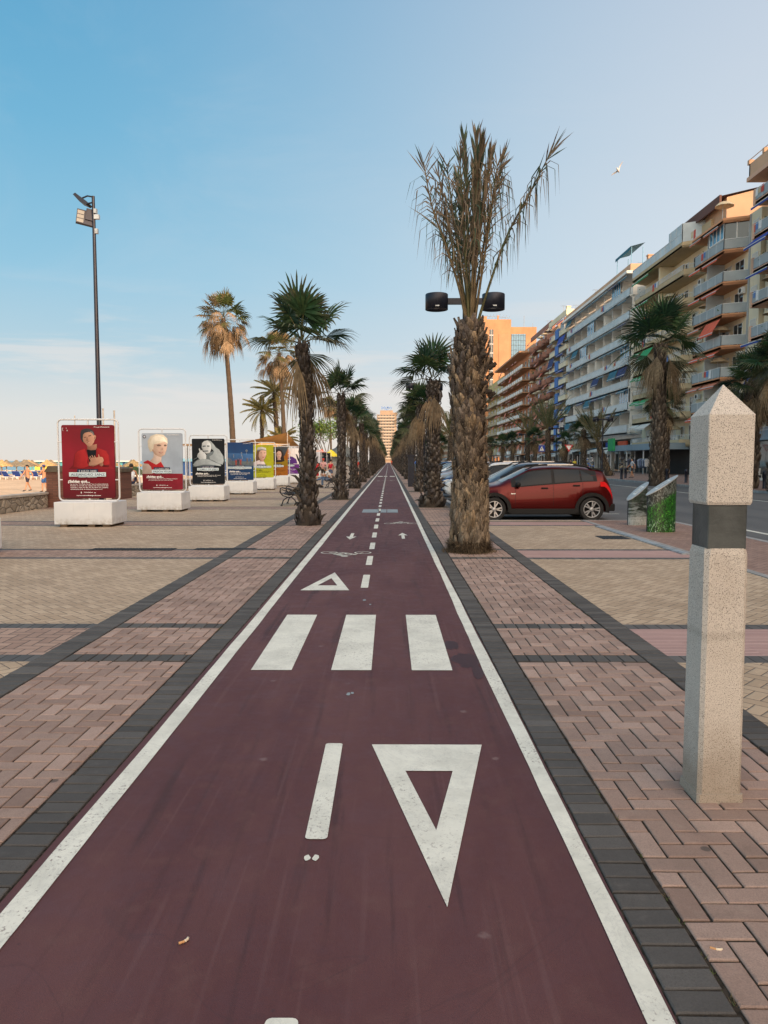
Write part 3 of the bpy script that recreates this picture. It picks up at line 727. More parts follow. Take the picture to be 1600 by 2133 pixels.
tallpalm(-13,232,13.8,(0,0),'tall distant palm with drooping tan crown between second and third palms of the left row',45,1.1)
tallpalm(-13,300,13.5,(0,0),'farthest tall thin palm beside the left row',46,1.0)
def feather_crown(seed,n,L,els=(80,-25),col=((.20,.19,.08),(.13,.16,.06)),lf=.42,up=0,npl=26):
    rnd=random.Random(seed); g=MB()
    for i in range(n):
        t=i/(n-1); az=i*2.399+rnd.uniform(-.2,.2); el=R(els[0]+(els[1]-els[0])*t+rnd.uniform(-6,6)); Ln=L*rnd.uniform(.85,1.1)
        h=Vector((math.cos(az),math.sin(az),0)); sd=Vector((-math.sin(az),math.cos(az),0))
        def P(s): 
            e=el-s*(1.25-up)*.75; return h*(Ln*s*math.cos(el-s*(.55-up*.4)))+Vector((0,0,Ln*s*math.sin(el)-(.38-up*.33)*Ln*s*s*(.4+math.cos(el))))
        g.tube([P(k/8) for k in range(9)],[.03*(1-.9*k/8)+.003 for k in range(9)],4,0,(.20,.17,.08),caps=False)
        for k in range(npl):
            s=.18+.82*k/npl; p=P(s); tg=(P(min(1,s+.05))-P(s-.05)).normalized()
            for sg in (-1,1):
                l=lf*(.4+.8*math.sin(PI*min(1,s*.9)))*rnd.uniform(.8,1.1)
                d=(tg*.7+sd*sg*.75+Vector((0,0,-.35+.3*up))).normalized()*l
                wv=tg*.022*l/.4; c=mixc(col[0],col[1],rnd.random())
                g.add([p-wv,p+wv,p+d*.6+Vector((0,0,.02))+wv*.6,p+d+Vector((0,0,-l*.25))],[(0,1,2,3)],0,c)
    return g
def datepalm(x,y,h,L,lab,seed,tr=.28,n=34,els=(80,-30),lean=(0,0),col=((.24,.19,.07),(.13,.15,.05)),group='date palms at the edge of the beach',z=-.4,up=0,lf=.42,thick=None):
    o=empty('date_palm',(x,y,z),0,lab,'palm tree',group)
    boots_trunk(seed,h,tr,tr*.75,trunk_path(h,lean),n=200,size=.22,cols=[(.16,.12,.08),(.11,.09,.07),(.22,.17,.11)]).build('trunk',M['bark'],o)
    feather_crown(seed,n,L,els,col,lf,up).build('crown',M['leaf'],o,Vector((lean[0],lean[1],h-.05)))
    return o
datepalm(-16.2,95,8.3,2.7,'date palm with arching sunlit fronds standing alone behind the tan shade sail',51,.30)
datepalm(-14.0,95,10.6,2.9,'taller date palm half hidden behind the nearest left-row palm trunk',52,.36,lean=(-.6,0))
datepalm(-18,118,4.6,2.4,'low date palm whose fronds just show above the shade sail',53,.3,n=22)
datepalm(-13.2,92,4.6,2.3,'low date palm beside the trunk of the nearest left-row palm',54,.3,n=24)
# right side, beyond the road
G1='palms along the far pavement in front of the shops'
def bigfan(x,y,h,Rr,pet,tr,lab,seed,lean=(0,0),n=28,dead=14,z=0,group=G1,nb=28):
    o=empty('fan_palm',(x,y,z),0,lab,'palm tree',group)
    boots_trunk(seed,h,tr,tr*.78,trunk_path(h,lean,.12),n=420,size=.30 if tr>.4 else .2,cols=[(.16,.14,.12),(.10,.088,.078),(.22,.185,.15),(.075,.068,.062)],flare=1.1).build('trunk',M['bark'],o)
    g,gd=fan_crown(seed,Rr,pet,n,dead,nb=nb); top=Vector((lean[0],lean[1],h)); g.build('crown',M['leaf'],o,top); gd.build('dead_skirt',M['dry'],o,top); return o
bigfan(17.05,47.5,8.9,2.05,1.6,.44,'large fan palm with thick trunk and tan dead leaves rising behind the two info pillars',61,(.1,0),n=17,dead=6,z=-.06,nb=32)
bigfan(19.6,40.5,5.7,1.15,.95,.42,'fan palm peeking out from behind the tip of the granite bollard',62,(0,0),dead=24,z=.05)
bigfan(18.95,36.3,6.3,1.15,1.0,.42,'fan palm with drooping tan leaves cut off by the right edge',63,(0,0),dead=30,z=.05)
bigfan(20.3,55,5.6,1.0,.9,.38,'green fan palm half hidden behind the trunk of the large fan palm',64,dead=10,z=.05)
datepalm(22.0,74,3.3,3.9,'leaning palm with stiff upright withered fronds, beside the clothes shop',65,.33,16,(86,52),(-1.3,0),((.12,.11,.065),(.085,.095,.05)),G1,.05,1.0,.34)
bigfan(20.5,78.5,4.7,1.0,.9,.32,'fan palm with yellow-green crown left of the leaning withered palm',66,dead=12,z=.05)
bigfan(19.3,82,3.6,.8,.8,.28,'smaller drooping fan palm left of the yellow-green one',67,dead=16,z=.05,n=16)
datepalm(19.9,93,5.3,4.6,'palm with long V-shaped upright fronds in front of the blue-striped block',68,.42,18,(84,40),(0,0),((.10,.11,.055),(.07,.09,.045)),G1,.05,1.0,.40)
datepalm(20.2,108,5.4,4.2,'thin-fronded palm in front of the orange balconied block',69,.36,15,(84,35),(0,0),((.13,.12,.065),(.09,.10,.05)),G1,.05,.9,.36)
bigfan(20.4,104,4.6,.95,.9,.3,'dark fan palm standing close behind the thin-fronded palm',70,z=.05)
bigfan(19.9,120,4.7,1.0,.9,.3,'compact fan palm before the orange block, right of two similar ones',71,z=.05)
bigfan(20.0,131,4.7,1.0,.9,.3,'compact fan palm before the orange block, left of two similar ones',72,z=.05)
bigfan(19.9,146,4.6,1.0,.9,.3,'far fan palm just showing right of the tall shaggy palm trunk',73,z=.05)
datepalm(7.0,84,4.4,4.2,'palm with upright olive fronds showing left of the tall shaggy trunk',74,.42,22,(84,25),(0,0),((.17,.16,.07),(.10,.11,.05)),'palms between the parked cars and the road',-.06,.7,.4)
bigfan(7.6,112,4.2,1.1,1.0,.36,'fan palm between the parked cars and the road, left of the olive-fronded one',75,group='palms between the parked cars and the road',z=-.06)
bigfan(7.6,150,4.6,1.1,1.0,.36,'distant fan palm between parked cars and road',76,group='palms between the parked cars and the road',z=-.06)
# leafy tree beyond the posters
def leafy(x,y,h,r,lab,seed):
    rnd=random.Random(seed); o=empty('leafy_tree',(x,y,0),0,lab,'tree'); g=MB(); tips=[]
    def br(p,d,L,rr,lv):
        q=p+d*L; g.tube([p,p+d*L*.5+Vector((rnd.uniform(-.05,.05),0,.03)),q],[rr,rr*.8,rr*.6],5,0,(.20,.17,.12),caps=False)
        if lv==0: tips.append(q); return
        for k in range(rnd.choice((3,3,4))):
            a=Vector((rnd.gauss(0,.7),rnd.gauss(0,.7),rnd.gauss(.25,.35))); br(q,(d+a).normalized(),L*rnd.uniform(.62,.85),rr*.55,lv-1)
    for s in range(3): br(Vector((rnd.uniform(-.2,.2),0,0)),Vector((rnd.uniform(-.45,.45),rnd.uniform(-.3,.3),1)).normalized(),h*.36,.12,3)
    g.build('trunk',M['bark'],o); g=MB()
    for t in tips:
        for k in range(30):
            c=t+Vector((rnd.gauss(0,.42),rnd.gauss(0,.42),rnd.gauss(.1,.36))); a=Vector((rnd.uniform(-1,1),rnd.uniform(-1,1),rnd.uniform(-1,1))).normalized()*.13; b=a.cross(Vector((rnd.uniform(-1,1),rnd.uniform(-1,1),1))).normalized()*.07
            g.add([c-a,c+b,c+a,c-b],[(0,1,2,3)],0,rnd.choice([(.10,.20,.03),(.16,.27,.05),(.06,.13,.03),(.22,.30,.07),(.05,.10,.03)]))
    g.build('crown',M['leaf'],o); return o
leafy(-7.7,92,6.3,2,'open leafy bright green tree beyond the far posters',9)
# ------------------------------------------------------------------ granite bollard
def granite():
    m,nt,b=newmat('speckled_granite'); tc=N(nt,'ShaderNodeTexCoord').outputs['Object']
    v=noise(nt,tc,215,3,.7); v2=noise(nt,tc,620,2,.7); big=noise(nt,tc,5,4)
    c=mix_(nt,maprange(nt,v2,.35,.7),(.46,.425,.385),(.64,.605,.56))
    c=mix_(nt,maprange(nt,v,.552,.605,0,.95),c,(.10,.095,.09))
    c=mix_(nt,maprange(nt,noise(nt,tc,420,2),.60,.68,0,.6),c,(.16,.14,.13))
    c=mix_(nt,maprange(nt,big,.45,.75,0,.3),c,(.30,.25,.21))
    sp=N(nt,'ShaderNodeSeparateXYZ'); nt.links.new(tc,sp.inputs[0])
    st=math_(nt,'ADD',sp.outputs[2],math_(nt,'MULTIPLY',noise(nt,tc,4,4),.5))
    c=mix_(nt,maprange(nt,st,.30,.62,.62,0),c,(.20,.155,.11))
    st2=math_(nt,'ADD',sp.outputs[2],math_(nt,'MULTIPLY',noise(nt,tc,14,4),.06))
    c=mix_(nt,maprange(nt,math_(nt,'ABSOLUTE',math_(nt,'SUBTRACT',st2,.80)),.004,.03,.22,0),c,(.12,.09,.07))
    nt.links.new(c,b.inputs['Base Color']); b.inputs['Roughness'].default_value=.75; bump(nt,b,v,.5,.003); return m
M['granite']=granite()
M['bandmetal']=mat('oxidised_metal_band',(.050,.062,.068),.42,.5,4,metal=.5,bmp=.15,bscale=90,c2=(.10,.115,.12))
bol=empty('granite_bollard',(1.500,3.465,0),0,'pointed speckled granite bollard with a dark metal band, standing in the right foreground','bollard')
def frustum(g,w0,z0,w1,z1,ch,mi=0):
    def ringp(w,z,c): 
        h=w/2; return [(-h+c,-h,z),(h-c,-h,z),(h,-h+c,z),(h,h-c,z),(h-c,h,z),(-h+c,h,z),(-h,h-c,z),(-h,-h+c,z)]
    a=ringp(w0,z0,ch); b=ringp(w1,z1,ch); g.add(a+b,[(i,(i+1)%8,(i+1)%8+8,i+8) for i in range(8)]+[tuple(range(8))[::-1],tuple(range(8,16))],mi)
g=MB(); frustum(g,.215,-.02,.208,.045,.01); frustum(g,.198,.045,.192,1.135,.017); frustum(g,.192,1.135,.182,1.162,.02); g.build('shaft',M['granite'],bol,recalc=False)
g=MB(); frustum(g,.172,1.16,.172,1.36,.004); g.build('metal_band',M['bandmetal'],bol)
g=MB(); frustum(g,.192,1.356,.2015,1.368,.004); frustum(g,.2015,1.368,.203,1.752,.004)
h=.203/2-.0005; g.add([(-h,-h,1.752),(h,-h,1.752),(h,h,1.752),(-h,h,1.752),(0,0,1.892)],[(0,1,4),(1,2,4),(2,3,4),(3,0,4)]); g.build('pointed_cap',M['granite'],bol)

# ------------------------------------------------------------------ info pillars printed with plants
def foliageprint(name,dark=False):
    m,nt,b=newmat(name); tc=N(nt,'ShaderNodeTexCoord').outputs['Object']
    sp=N(nt,'ShaderNodeSeparateXYZ'); nt.links.new(tc,sp.inputs[0])
    n1=noise(nt,tc,9,5,.7,3.0,sc=(1,1,.55)); n2=noise(nt,tc,22,4,.7,2.0,sc=(1,1,.4)); n3=noise(nt,tc,4,4,.6,1)
    if not dark:
        c=mix_(nt,maprange(nt,n2,.42,.60),(.003,.012,.004),(.018,.13,.014))
        c=mix_(nt,maprange(nt,n1,.55,.63),c,(.07,.29,.03))
        c=mix_(nt,maprange(nt,n1,.36,.30,0,1),c,(.005,.02,.008))
        low=maprange(nt,sp.outputs[2],.35,.15); c=mix_(nt,math_(nt,'MULTIPLY',low,maprange(nt,n2,.58,.64)),c,(.55,.60,.62))
        top=maprange(nt,math_(nt,'SUBTRACT',sp.outputs[2],math_(nt,'MULTIPLY',sp.outputs[0],.6)),.66,.80); c=mix_(nt,top,c,mix_(nt,maprange(nt,n1,.45,.6),(.012,.016,.014),(.16,.19,.18)))
    else:
        hz=maprange(nt,noise(nt,tc,6,5,.7,.5,sc=(.5,.5,3.2)),.47,.55)
        c=mix_(nt,hz,(.012,.016,.014),(.20,.24,.25)); low=maprange(nt,sp.outputs[2],.30,.12); c=mix_(nt,math_(nt,'MULTIPLY',low,.7),c,(.50,.53,.53))
        c=mix_(nt,maprange(nt,sp.outputs[2],.42,.6,0,.75),c,(.015,.02,.018))
        rt=maprange(nt,n2,.5,.62,0,.5); c=mix_(nt,rt,c,(.03,.09,.04))
    nt.links.new(c,b.inputs['Base Color']); b.inputs['Roughness'].default_value=.3; return m
M['fol1']=foliageprint('plant_print'); M['fol2']=foliageprint('dark_water_print',True)
M['alu']=mat('brushed_plate',(.38,.40,.40),.4,.1,8,metal=.4); M['label']=mat('pale_label',(.62,.66,.66),.5,.05)
M['textdark']=mat('dark_print',(.05,.055,.06),.6,.05)
def textmesh(s,size,align='CENTER',bold=0,sx=1.0):
    cu=bpy.data.curves.new('t','FONT'); cu.body=s; cu.size=size; cu.align_x=align; cu.offset=bold; cu.resolution_u=2
    o=bpy.data.objects.new('t',cu); COL.objects.link(o); dg=bpy.context.evaluated_depsgraph_get(); dg.update()
    me=o.evaluated_get(dg).to_mesh(); vs=[(v.co.x*sx,v.co.y) for v in me.vertices]; fs=[list(p.vertices) for p in me.polygons]
    o.evaluated_get(dg).to_mesh_clear(); bpy.data.objects.remove(o); bpy.data.curves.remove(cu); return vs,fs
def addtext(g,s,size,x,z,y,mi=0,align='CENTER',bold=0,sx=1.0,fitw=None,col=(1,1,1)):
    vs,fs=textmesh(s,size,align,bold,1.0)
    if not vs: return
    w=max(v[0] for v in vs)-min(v[0] for v in vs)
    k=sx if not fitw else fitw/w
    g.add([(x+a*k,y,z+b) for a,b in vs],fs,mi,col)
def infopillar(x,y,rz,w,d,z0,z1,printm,lab):
    o=empty('info_pillar',(x,y,0),rz,lab,'info pillar','printed information pillars beside the kerb')
    n=28; g=MB(); ring=[]
    for i in range(n):
        q=2*PI*i/n; ring.append((w/2*math.cos(q),d/2*math.sin(q)))
    zt=lambda px:z0+(z1-z0)*(px+w/2)/w
    vs=[(a,b,0) for a,b in ring]+[(a,b,zt(a)) for a,b in ring]
    g.add(vs,[(i,(i+1)%n,(i+1)%n+n,i+n) for i in range(n)],0,smooth=True); g.build('printed_body',printm,o)
    g=MB(); s=1.10; vs=[(a*s,b*s*1.05,zt(a*s)+.004) for a,b in ring]; vs2=[(a,b,c+.02) for a,b,c in vs]
    g.add(vs+vs2,[tuple(range(n))[::-1],tuple(range(n,2*n))]+[(i,(i+1)%n,(i+1)%n+n,i+n) for i in range(n)]); p=g.build('slanted_plate',M['alu'],o)
    g=MB(); zz=lambda a:zt(a)+.027
    lx0,lx1=-w*.22,w*.26; g.add([(lx0,-.09,zz(lx0)),(lx1,-.09,zz(lx1)),(lx1,.06,zz(lx1)),(lx0,.06,zz(lx0))],[(0,1,2,3)],0)
    for k in range(6):
        yk=-.07+k*.02; g.add([(lx0+.03,yk,zz(lx0+.03)+.002),(lx1-.03-.02*(k%2),yk,zz(lx1-.03)+.002),(lx1-.03-.02*(k%2),yk+.006,zz(lx1-.03)+.002),(lx0+.03,yk+.006,zz(lx0+.03)+.002)],[(0,1,2,3)],1)
    g.build('label',[M['label'],M['textdark']],p)
    g=MB(); g.tube([(w/2-.004,0,0),(w/2-.004,0,z1-.01)],.012,6); g.tube([(-w/2+.004,0,0),(-w/2+.004,0,z0)],.012,6); g.build('edge_strip',M['dkmetal'],o)
M['dkmetal']=mat('dark_navy_metal',(.012,.016,.030),.45,.2,6,metal=.3)
infopillar(5.96,16.28,0,.62,.34,.80,1.20,M['fol1'],'oval information pillar printed with bright green leaves, slanted grey top, nearer of the two')
infopillar(6.03,18.05,R(12),.50,.30,.60,1.00,M['fol2'],'oval information pillar with dark water picture, left and behind the green one')

# ------------------------------------------------------------------ street lamps
GL='double-drum street lamps along the cycle path and the far pavement'
def lamp_proto():
    o=empty('street_lamp',(0,0,0),0)
    g=MB(); g.tube([(0,0,0),(0,0,.9)],.085,12); g.tube([(0,0,.9),(0,0,5.38)],[.065,.055],12); g.lathe([(.12,0),(.12,.03),(.085,.05)],12); g.build('pole',M['dkmetal'],o)
    g=MB(); g.box(-.42,.42,-.045,.045,5.24,5.38); g.build('arm',M['dkmetal'],o)
    for s in (-1,1):
        g=MB(); Mx=Matrix.Translation((s*.67,0,5.29)); r=.268
        g.lathe([(.02,-.15),(r*.9,-.17),(r,-.185),(r,.185),(r*.97,.195),(.01,.2)],28,0,Mx=None) if False else g.lathe([(.02,-.14),(r*.9,-.15),(r*.94,-.175),(r,-.175),(r,.175),(r*.97,.185),(.01,.19)],28,0,(1,1,1),Mx)
        h=g.build('lamp_head',M['dkmetal'],o)
        g=MB(); g.lathe([(.001,-.142),(r*.82,-.142)],20,0,(1,1,1),Mx); g.build('lens',M['lens'],h)
        g=MB(); g.box(s*.67-.045,s*.67+.045,-r-.004,-r+.01,5.15,5.175); g.build('maker_plate',M['steel'],h)
    return o
M['lens']=mat('lamp_lens',(.22,.23,.22),.3,.05)
lp=lamp_proto(); lp.location=(1.80,17.9,0); tag(lp,'black street lamp with two drum heads, nearest, hidden behind the tall shaggy palm','street lamp',GL)
for i,(x,y,lab) in enumerate([(1.80,38.0,'second double-drum lamp of the right row, slim black pole in front of a palm trunk'),(1.92,61.2,'third double-drum lamp of the right row, above the navy ticket column'),(1.9,83,'fourth double-drum lamp of the right row'),(1.9,105,'fifth double-drum lamp of the right row'),(19.8,69,'double-drum lamp on the far pavement left of the leaning withered palm'),(19.8,88,'double-drum lamp on the far pavement beside the V-fronded palm'),(19.8,108,'third double-drum lamp on the far pavement')]):
    c=dup(lp); c.location=(x,y,.05 if x>10 else 0); tag(c,lab,'street lamp',GL)
# ------------------------------------------------------------------ floodlight mast and thin poles
fl=empty('floodlight_mast',(-11.28,29,0),0,'very tall black floodlight mast with two lamp units at its top, behind the red poster','floodlight mast')
g=MB(); g.tube([(0,0,0),(0,0,11.62)],[.105,.058],12); g.build('mast',M['dkmetal'],fl)
g=MB(); A=[(-.16,-.02),(-.52,.34),(-.60,.27),(-.38,-.05),(-.18,-.17),(-.11,-.12)]
g.prism([(x*1.15,11.39+z*.85) for x,z in A],'y',-.22,.22); hd=g.build('tilted_floodlight',M['dkmetal'],fl)
g=MB(); g.tube([(-.42,0,11.55),(-.22,0,11.63),(0,0,11.59)],.03,6); g.tube([(-.2,0,11.35),(0,0,11.39)],.03,6); g.build('bracket',M['dkmetal'],hd)
u=Vector((.93,-.36,0)).normalized()
mm=Matrix.Translation((-.33,-.03,10.80))@Matrix.Rotation(R(28),4,'Z')@Matrix.Rotation(R(-12),4,'X')@Matrix.Rotation(R(8),4,'Y')
g=MB(); g.box(-.30,.30,-.07,.07,-.28,.28,M=mm); g.box(.02,.32,-.12,.12,-.1,.36,M=mm); hd=g.build('floodlight',M['dkmetal'],fl)
for k in range(3):
    g=MB(); g.box(-.28,-.04,-.076,-.0705,-.25+k*.17,-.11+k*.17,M=mm); g.build('led_panel',M['lens'],hd)
g=MB(); g.box(.03,.22,-.08,.06,10.76,10.92); g.box(.02,.13,-.07,.07,10.98,11.14); g.box(.04,.15,-.06,.06,10.22,10.40); g.build('junction_box',M['steel'],fl)
M['galv']=mat('galvanised_steel',(.34,.34,.33),.5,.2,5,metal=.5)
for x,y,h,r,lab in ((-11.5,31.2,3.62,.035,'thin grey pole standing between the red poster and the blonde-woman poster'),(-12.2,31.8,3.75,.035,'thin grey pole rising behind the right side of the red poster'),(-12.4,29.4,3.3,.02,'very thin rusty rod showing above the top of the red poster')):
    g=MB(); g.tube([(x,y,-.4),(x,y,h)],r,8); g.lathe([(r*1.3,h),(r*1.3,h+.03),(.001,h+.04)],8,0,(1,1,1),Matrix.Translation((x,y,0))); g.tube([(x,y,.0),(x,y,.02)],r*2,8)
    tag(g.build('thin_pole',M['galv']),lab,'pole','thin poles by the beach wall')

# ------------------------------------------------------------------ benches
M['iron']=mat('black_cast_iron',(.012,.014,.02),.4,.2,8,metal=.4); M['slat']=mat('dark_bench_slats',(.03,.03,.035),.6,.3,10)
def bench():
    o=empty('bench',(0,0,0))
    for yy in (-.75,.75):
        g=MB(); T=lambda pts,r=.016:g.tube([(a,yy,b) for a,b in pts],r,6)
        T([(-.27,0),(-.25,.06),(-.2,.2),(-.06,.30),(.08,.31),(.2,.2),(.27,.05),(.29,0)],.022)   # legs
        T([(-.30,.02),(-.22,.0)],.025); T([(.25,.0),(.33,.02)],.025)
        T([(-.06,.31),(-.22,.36),(-.32,.48),(-.30,.60),(-.24,.63),(-.1,.60),(.1,.54),(.22,.56),(.30,.72),(.36,.84),(.42,.80),(.34,.6),(.22,.42),(.06,.32)],.02)
        T([(-.27,.44),(-.31,.53),(-.24,.56),(-.08,.5),(.12,.45)]); 
        for a in range(7):
            q=R(15+25*a); T([(.0,.36),(.0-math.cos(q)*.17,.37+math.sin(q)*.14)],.012)
        for a in range(5):
            q=R(20+32*a); c=(.0-math.cos(q)*.13,.40+math.sin(q)*.09); T([(c[0]+.04*math.cos(t),c[1]+.04*math.sin(t)) for t in [k*PI/4 for k in range(9)]],.009)
        g.build('iron_end',M['iron'],o)
    g=MB()
    for k in range(6): x=-.24+k*.085; g.box(x-.03,x+.03,-.78,.78,.405,.425)
    g.build('seat',M['slat'],o)
    g=MB()
    for k in range(5): 
        mm=Matrix.Translation((.235+k*.030,0,.50+k*.075))@Matrix.Rotation(R(-68),4,'Y'); g.box(-.03,.03,-.78,.78,-.01,.01,M=mm)
    g.build('backrest',M['slat'],o); return o
GB='black cast iron benches facing the beach'
b0=bench(); b0.location=(-3.42,26.2,0); tag(b0,'empty black cast-iron bench with curled arms beside the nearest left-row palm','bench',GB)
for x,y,lab in ((-3.35,43.2,'black cast-iron bench with a man in a white shirt sitting on it'),(-2.95,62,'black cast-iron bench behind the third left-row palm')):
    c=dup(b0); c.location=(x,y,0); tag(c,lab,'bench',GB)
# ticket column and bin
tk=empty('ticket_column',(1.33,44.5,0),0,'tall navy rectangular column with a flat cap standing beside the cycle path','column')
g=MB(); g.box(-.175,.175,-.175,.175,0,1.80); g.build('column_body',M['dkmetal'],tk,bevel=.01)
g=MB(); g.box(-.235,.235,-.22,.22,1.80,1.90); g.build('cap',M['dkmetal'],tk,bevel=.01)
g=MB(); g.box(-.11,.11,-.182,-.1755,1.2,1.5); g.build('panel',M['darksteel'],tk)
M['bingrey']=mat('grey_plastic',(.10,.12,.14),.5,.1); M['binblue']=mat('bright_blue_lid',(.02,.14,.50),.4,.1)
bn=empty('litter_bin',(1.86,46.5,0),0,'grey bin with a bright blue lid behind the navy column','litter bin')
g=MB(); g.lathe([(.001,.0),(.19,.0),(.21,.55),(.215,.95)],14); g.build('dark_base',M['darksteel'],bn)
g=MB(); g.lathe([(.225,.92),(.235,1.38),(.001,1.38)],14); g.build('body',M['bingrey'],bn)
g=MB(); g.lathe([(.245,1.36),(.25,1.45),(.20,1.52),(.001,1.54)],14); g.build('lid',M['binblue'],bn)
# sign posts
M['signblue']=mat('blue_sign',(.015,.05,.30),.4,.05); M['white']=mat('white_enamel',(.72,.73,.72),.4,.04); M['signred']=mat('red_sign',(.5,.02,.02),.4,.05); M['black']=mat('black_print',(.01,.01,.012),.5,.05)
sg=empty('pedestrian_crossing_sign',(18.3,89,.05),0,'square blue pedestrian crossing sign on a thin post across the road','road sign')
g=MB(); g.tube([(0,0,0),(0,0,3.4)],.04,8); g.build('post',M['galv'],sg)
g=MB(); g.box(-.38,.38,-.06,-.045,2.6,3.36); pl=g.build('sign_plate',M['signblue'],sg)
g=MB(); g.poly([(-.28,-.064,2.70),(.28,-.064,2.70),(0,-.064,3.24)]); g.build('white_triangle',M['white'],pl)
g=MB(); y=-.068
g.poly([(-.02,y,2.93),(.05,y,2.93),(.04,y,3.02),(-.01,y,3.02)]); g.poly([(.0,y,3.03),(.04,y,3.03),(.04,y,3.08),(.0,y,3.08)]); g.poly([(-.02,y,2.93),(.01,y,2.93),(-.06,y,2.76),(-.10,y,2.76)]); g.poly([(.02,y,2.93),(.05,y,2.93),(.11,y,2.76),(.08,y,2.76)]); g.poly([(-.02,y,3.0),(-.09,y,2.91),(-.07,y,2.9),(0,y,2.97)])
g.build('walking_figure',M['black'],pl)
sg=empty('yield_sign',(18.5,76.5,.05),0,'red-edged triangular sign on a thin post in front of the awnings across the road','road sign')
g=MB(); g.tube([(0,0,0),(0,0,3.1)],.035,8); g.build('post',M['galv'],sg)
g=MB(); g.prism([(-.45,3.15),(.45,3.15),(0,2.38)],'y',-.055,-.04); pl=g.build('sign_plate',M['signred'],sg)
g=MB(); g.poly([(-.28,-.058,3.06),(0,-.058,2.58),(.28,-.058,3.06)]); g.build('white_triangle',M['white'],pl)
# street bollards on far pavement
def sbol():
    g=MB(); g.lathe([(.12,0),(.12,.02),(.10,.04),(.10,.72),(.12,.74),(.12,.86),(.06,.93),(.001,.94)],14); return g.mesh('street_bollard',M['dkmetal'])
sb=sbol()
for i,(x,y,lab) in enumerate([(20.3,40.2,'black street bollard at the far kerb, nearest the right edge'),(20.4,51,'black street bollard beside the yellow menu banner'),(20.3,46,'black street bollard close to the right side of the granite bollard'),(20.4,57,'black street bollard just left of the granite bollard'),(20.4,54.5,'black street bollard right behind the info pillar top'),(18.95,60.5,'black street bollard left of the large fan palm trunk'),(20.4,64,'farther black street bollard before the clothes racks')]):
    o=link('street_bollard',sb,None,(x,y,.05)); tag(o,lab,'bollard','black street bollards on the far pavement')
# gull
gu=empty('seagull',(18.3,61,24.7),R(20),'white seagull gliding with spread wings in the clear sky','bird')
M['gullw']=mat('gull_white',(.75,.74,.72),.7,.05); M['gullg']=mat('gull_grey',(.38,.38,.38),.7,.1)
g=MB(); g.tube([(-.30,0,0),(-.22,0,.015),(-.08,0,.02),(.06,0,.02),(.17,0,.03),(.22,0,.03),(.28,0,.015)],[.01,.04,.075,.08,.05,.045,.008],8); g.build('body',M['gullw'],gu)
for s in (-1,1):
    g=MB(); W=[(0,.08,.02,.14),(.18,.06,.08,.15),(.38,-.02,.10,.13),(.55,-.12,.05,.08),(.70,-.2,.0,.01)]
    vs=[]
    for a,x,z,c in W: vs+=[(x+c*.3,s*a,z),(x-c*.7,s*a,z-.01)]
    g.add(vs,[(2*i,2*i+1,2*i+3,2*i+2) for i in range(4)]); g.build('wing',M['gullg'] if s>0 else M['gullw'],gu)
gu.rotation_euler=(R(-58),R(25),R(50)); gu.scale=(1.05,)*3
# litter
M['butt']=mat('paper',(.70,.60,.45),.8,.2); 
for x,y,rz,lab in ((-.672,2.37,.6,'crumpled cigarette end on the red surface in the left foreground'),(1.02,2.36,-.5,'cigarette end in the joint beside the dark border, lower right')):
    o=empty('cigarette_end',(x,y,.008),rz,lab,'litter'); g=MB(); g.tube([(0,0,0),(.018,0,0)],.0045,7); g.build('filter',M['filter'] if 'filter' in M else M.setdefault('filter',mat('tan_filter',(.50,.27,.12),.8,.1)),o)
    g=MB(); g.tube([(.018,0,0),(.03,.004,0),(.034,.012,-.002)],.0048,7); g.build('paper',M['butt'],o)
# ------------------------------------------------------------------ poster stands
def blockm():
    m,nt,b=newmat('white_painted_block'); tc=N(nt,'ShaderNodeTexCoord').outputs['Object']; sp=N(nt,'ShaderNodeSeparateXYZ'); nt.links.new(tc,sp.inputs[0])
    c=mix_(nt,maprange(nt,noise(nt,tc,1.5,5),.3,.7),(.60,.64,.68),(.70,.73,.76)); dn=noise(nt,tc,7,6,.7); st=noise(nt,tc,4,5,.7,sc=(3,3,.3))
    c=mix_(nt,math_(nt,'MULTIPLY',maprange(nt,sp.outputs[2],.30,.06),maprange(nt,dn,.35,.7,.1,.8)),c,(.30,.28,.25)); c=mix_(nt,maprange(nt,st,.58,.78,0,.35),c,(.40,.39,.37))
    nt.links.new(c,b.inputs['Base Color']); b.inputs['Roughness'].default_value=.75; bump(nt,b,dn,.2,.01); return m
M['whiteblock']=blockm()
M['frame']=mat('white_tube_frame',(.62,.65,.68),.45,.06); M['pallet']=mat('pallet_wood',(.10,.07,.045),.8,.3,6)
PM={}
def pm(c):
    k=tuple(round(x,3) for x in c)
    if k not in PM: PM[k]=mat('print_colour',c,.5,.10,9,attr=True,spec=.12)
    return PM[k]
def gradmat(name,top,mid,bot,z0,z1):
    m,nt,b=newmat(name); tc=N(nt,'ShaderNodeTexCoord').outputs['Object']; sp=N(nt,'ShaderNodeSeparateXYZ'); nt.links.new(tc,sp.inputs[0])
    t=maprange(nt,sp.outputs[2],z0,z1,0,1,False); r=N(nt,'ShaderNodeValToRGB'); e=r.color_ramp.elements; e[0].color=(*bot,1); e[1].color=(*top,1); x=e.new(.55); x.color=(*mid,1)
    nt.links.new(t,r.inputs[0]); c=mix_(nt,maprange(nt,noise(nt,tc,2,4),.3,.7,0,.18),r.outputs[0],(.02,.01,.01)); nt.links.new(c,b.inputs['Base Color']); b.inputs['Roughness'].default_value=.45; b.inputs['Specular IOR Level'].default_value=.12; return m
GP='event posters in white tube frames on white blocks'
PW,PH=1.25,1.74; PZ=.66   # panel size, bottom height
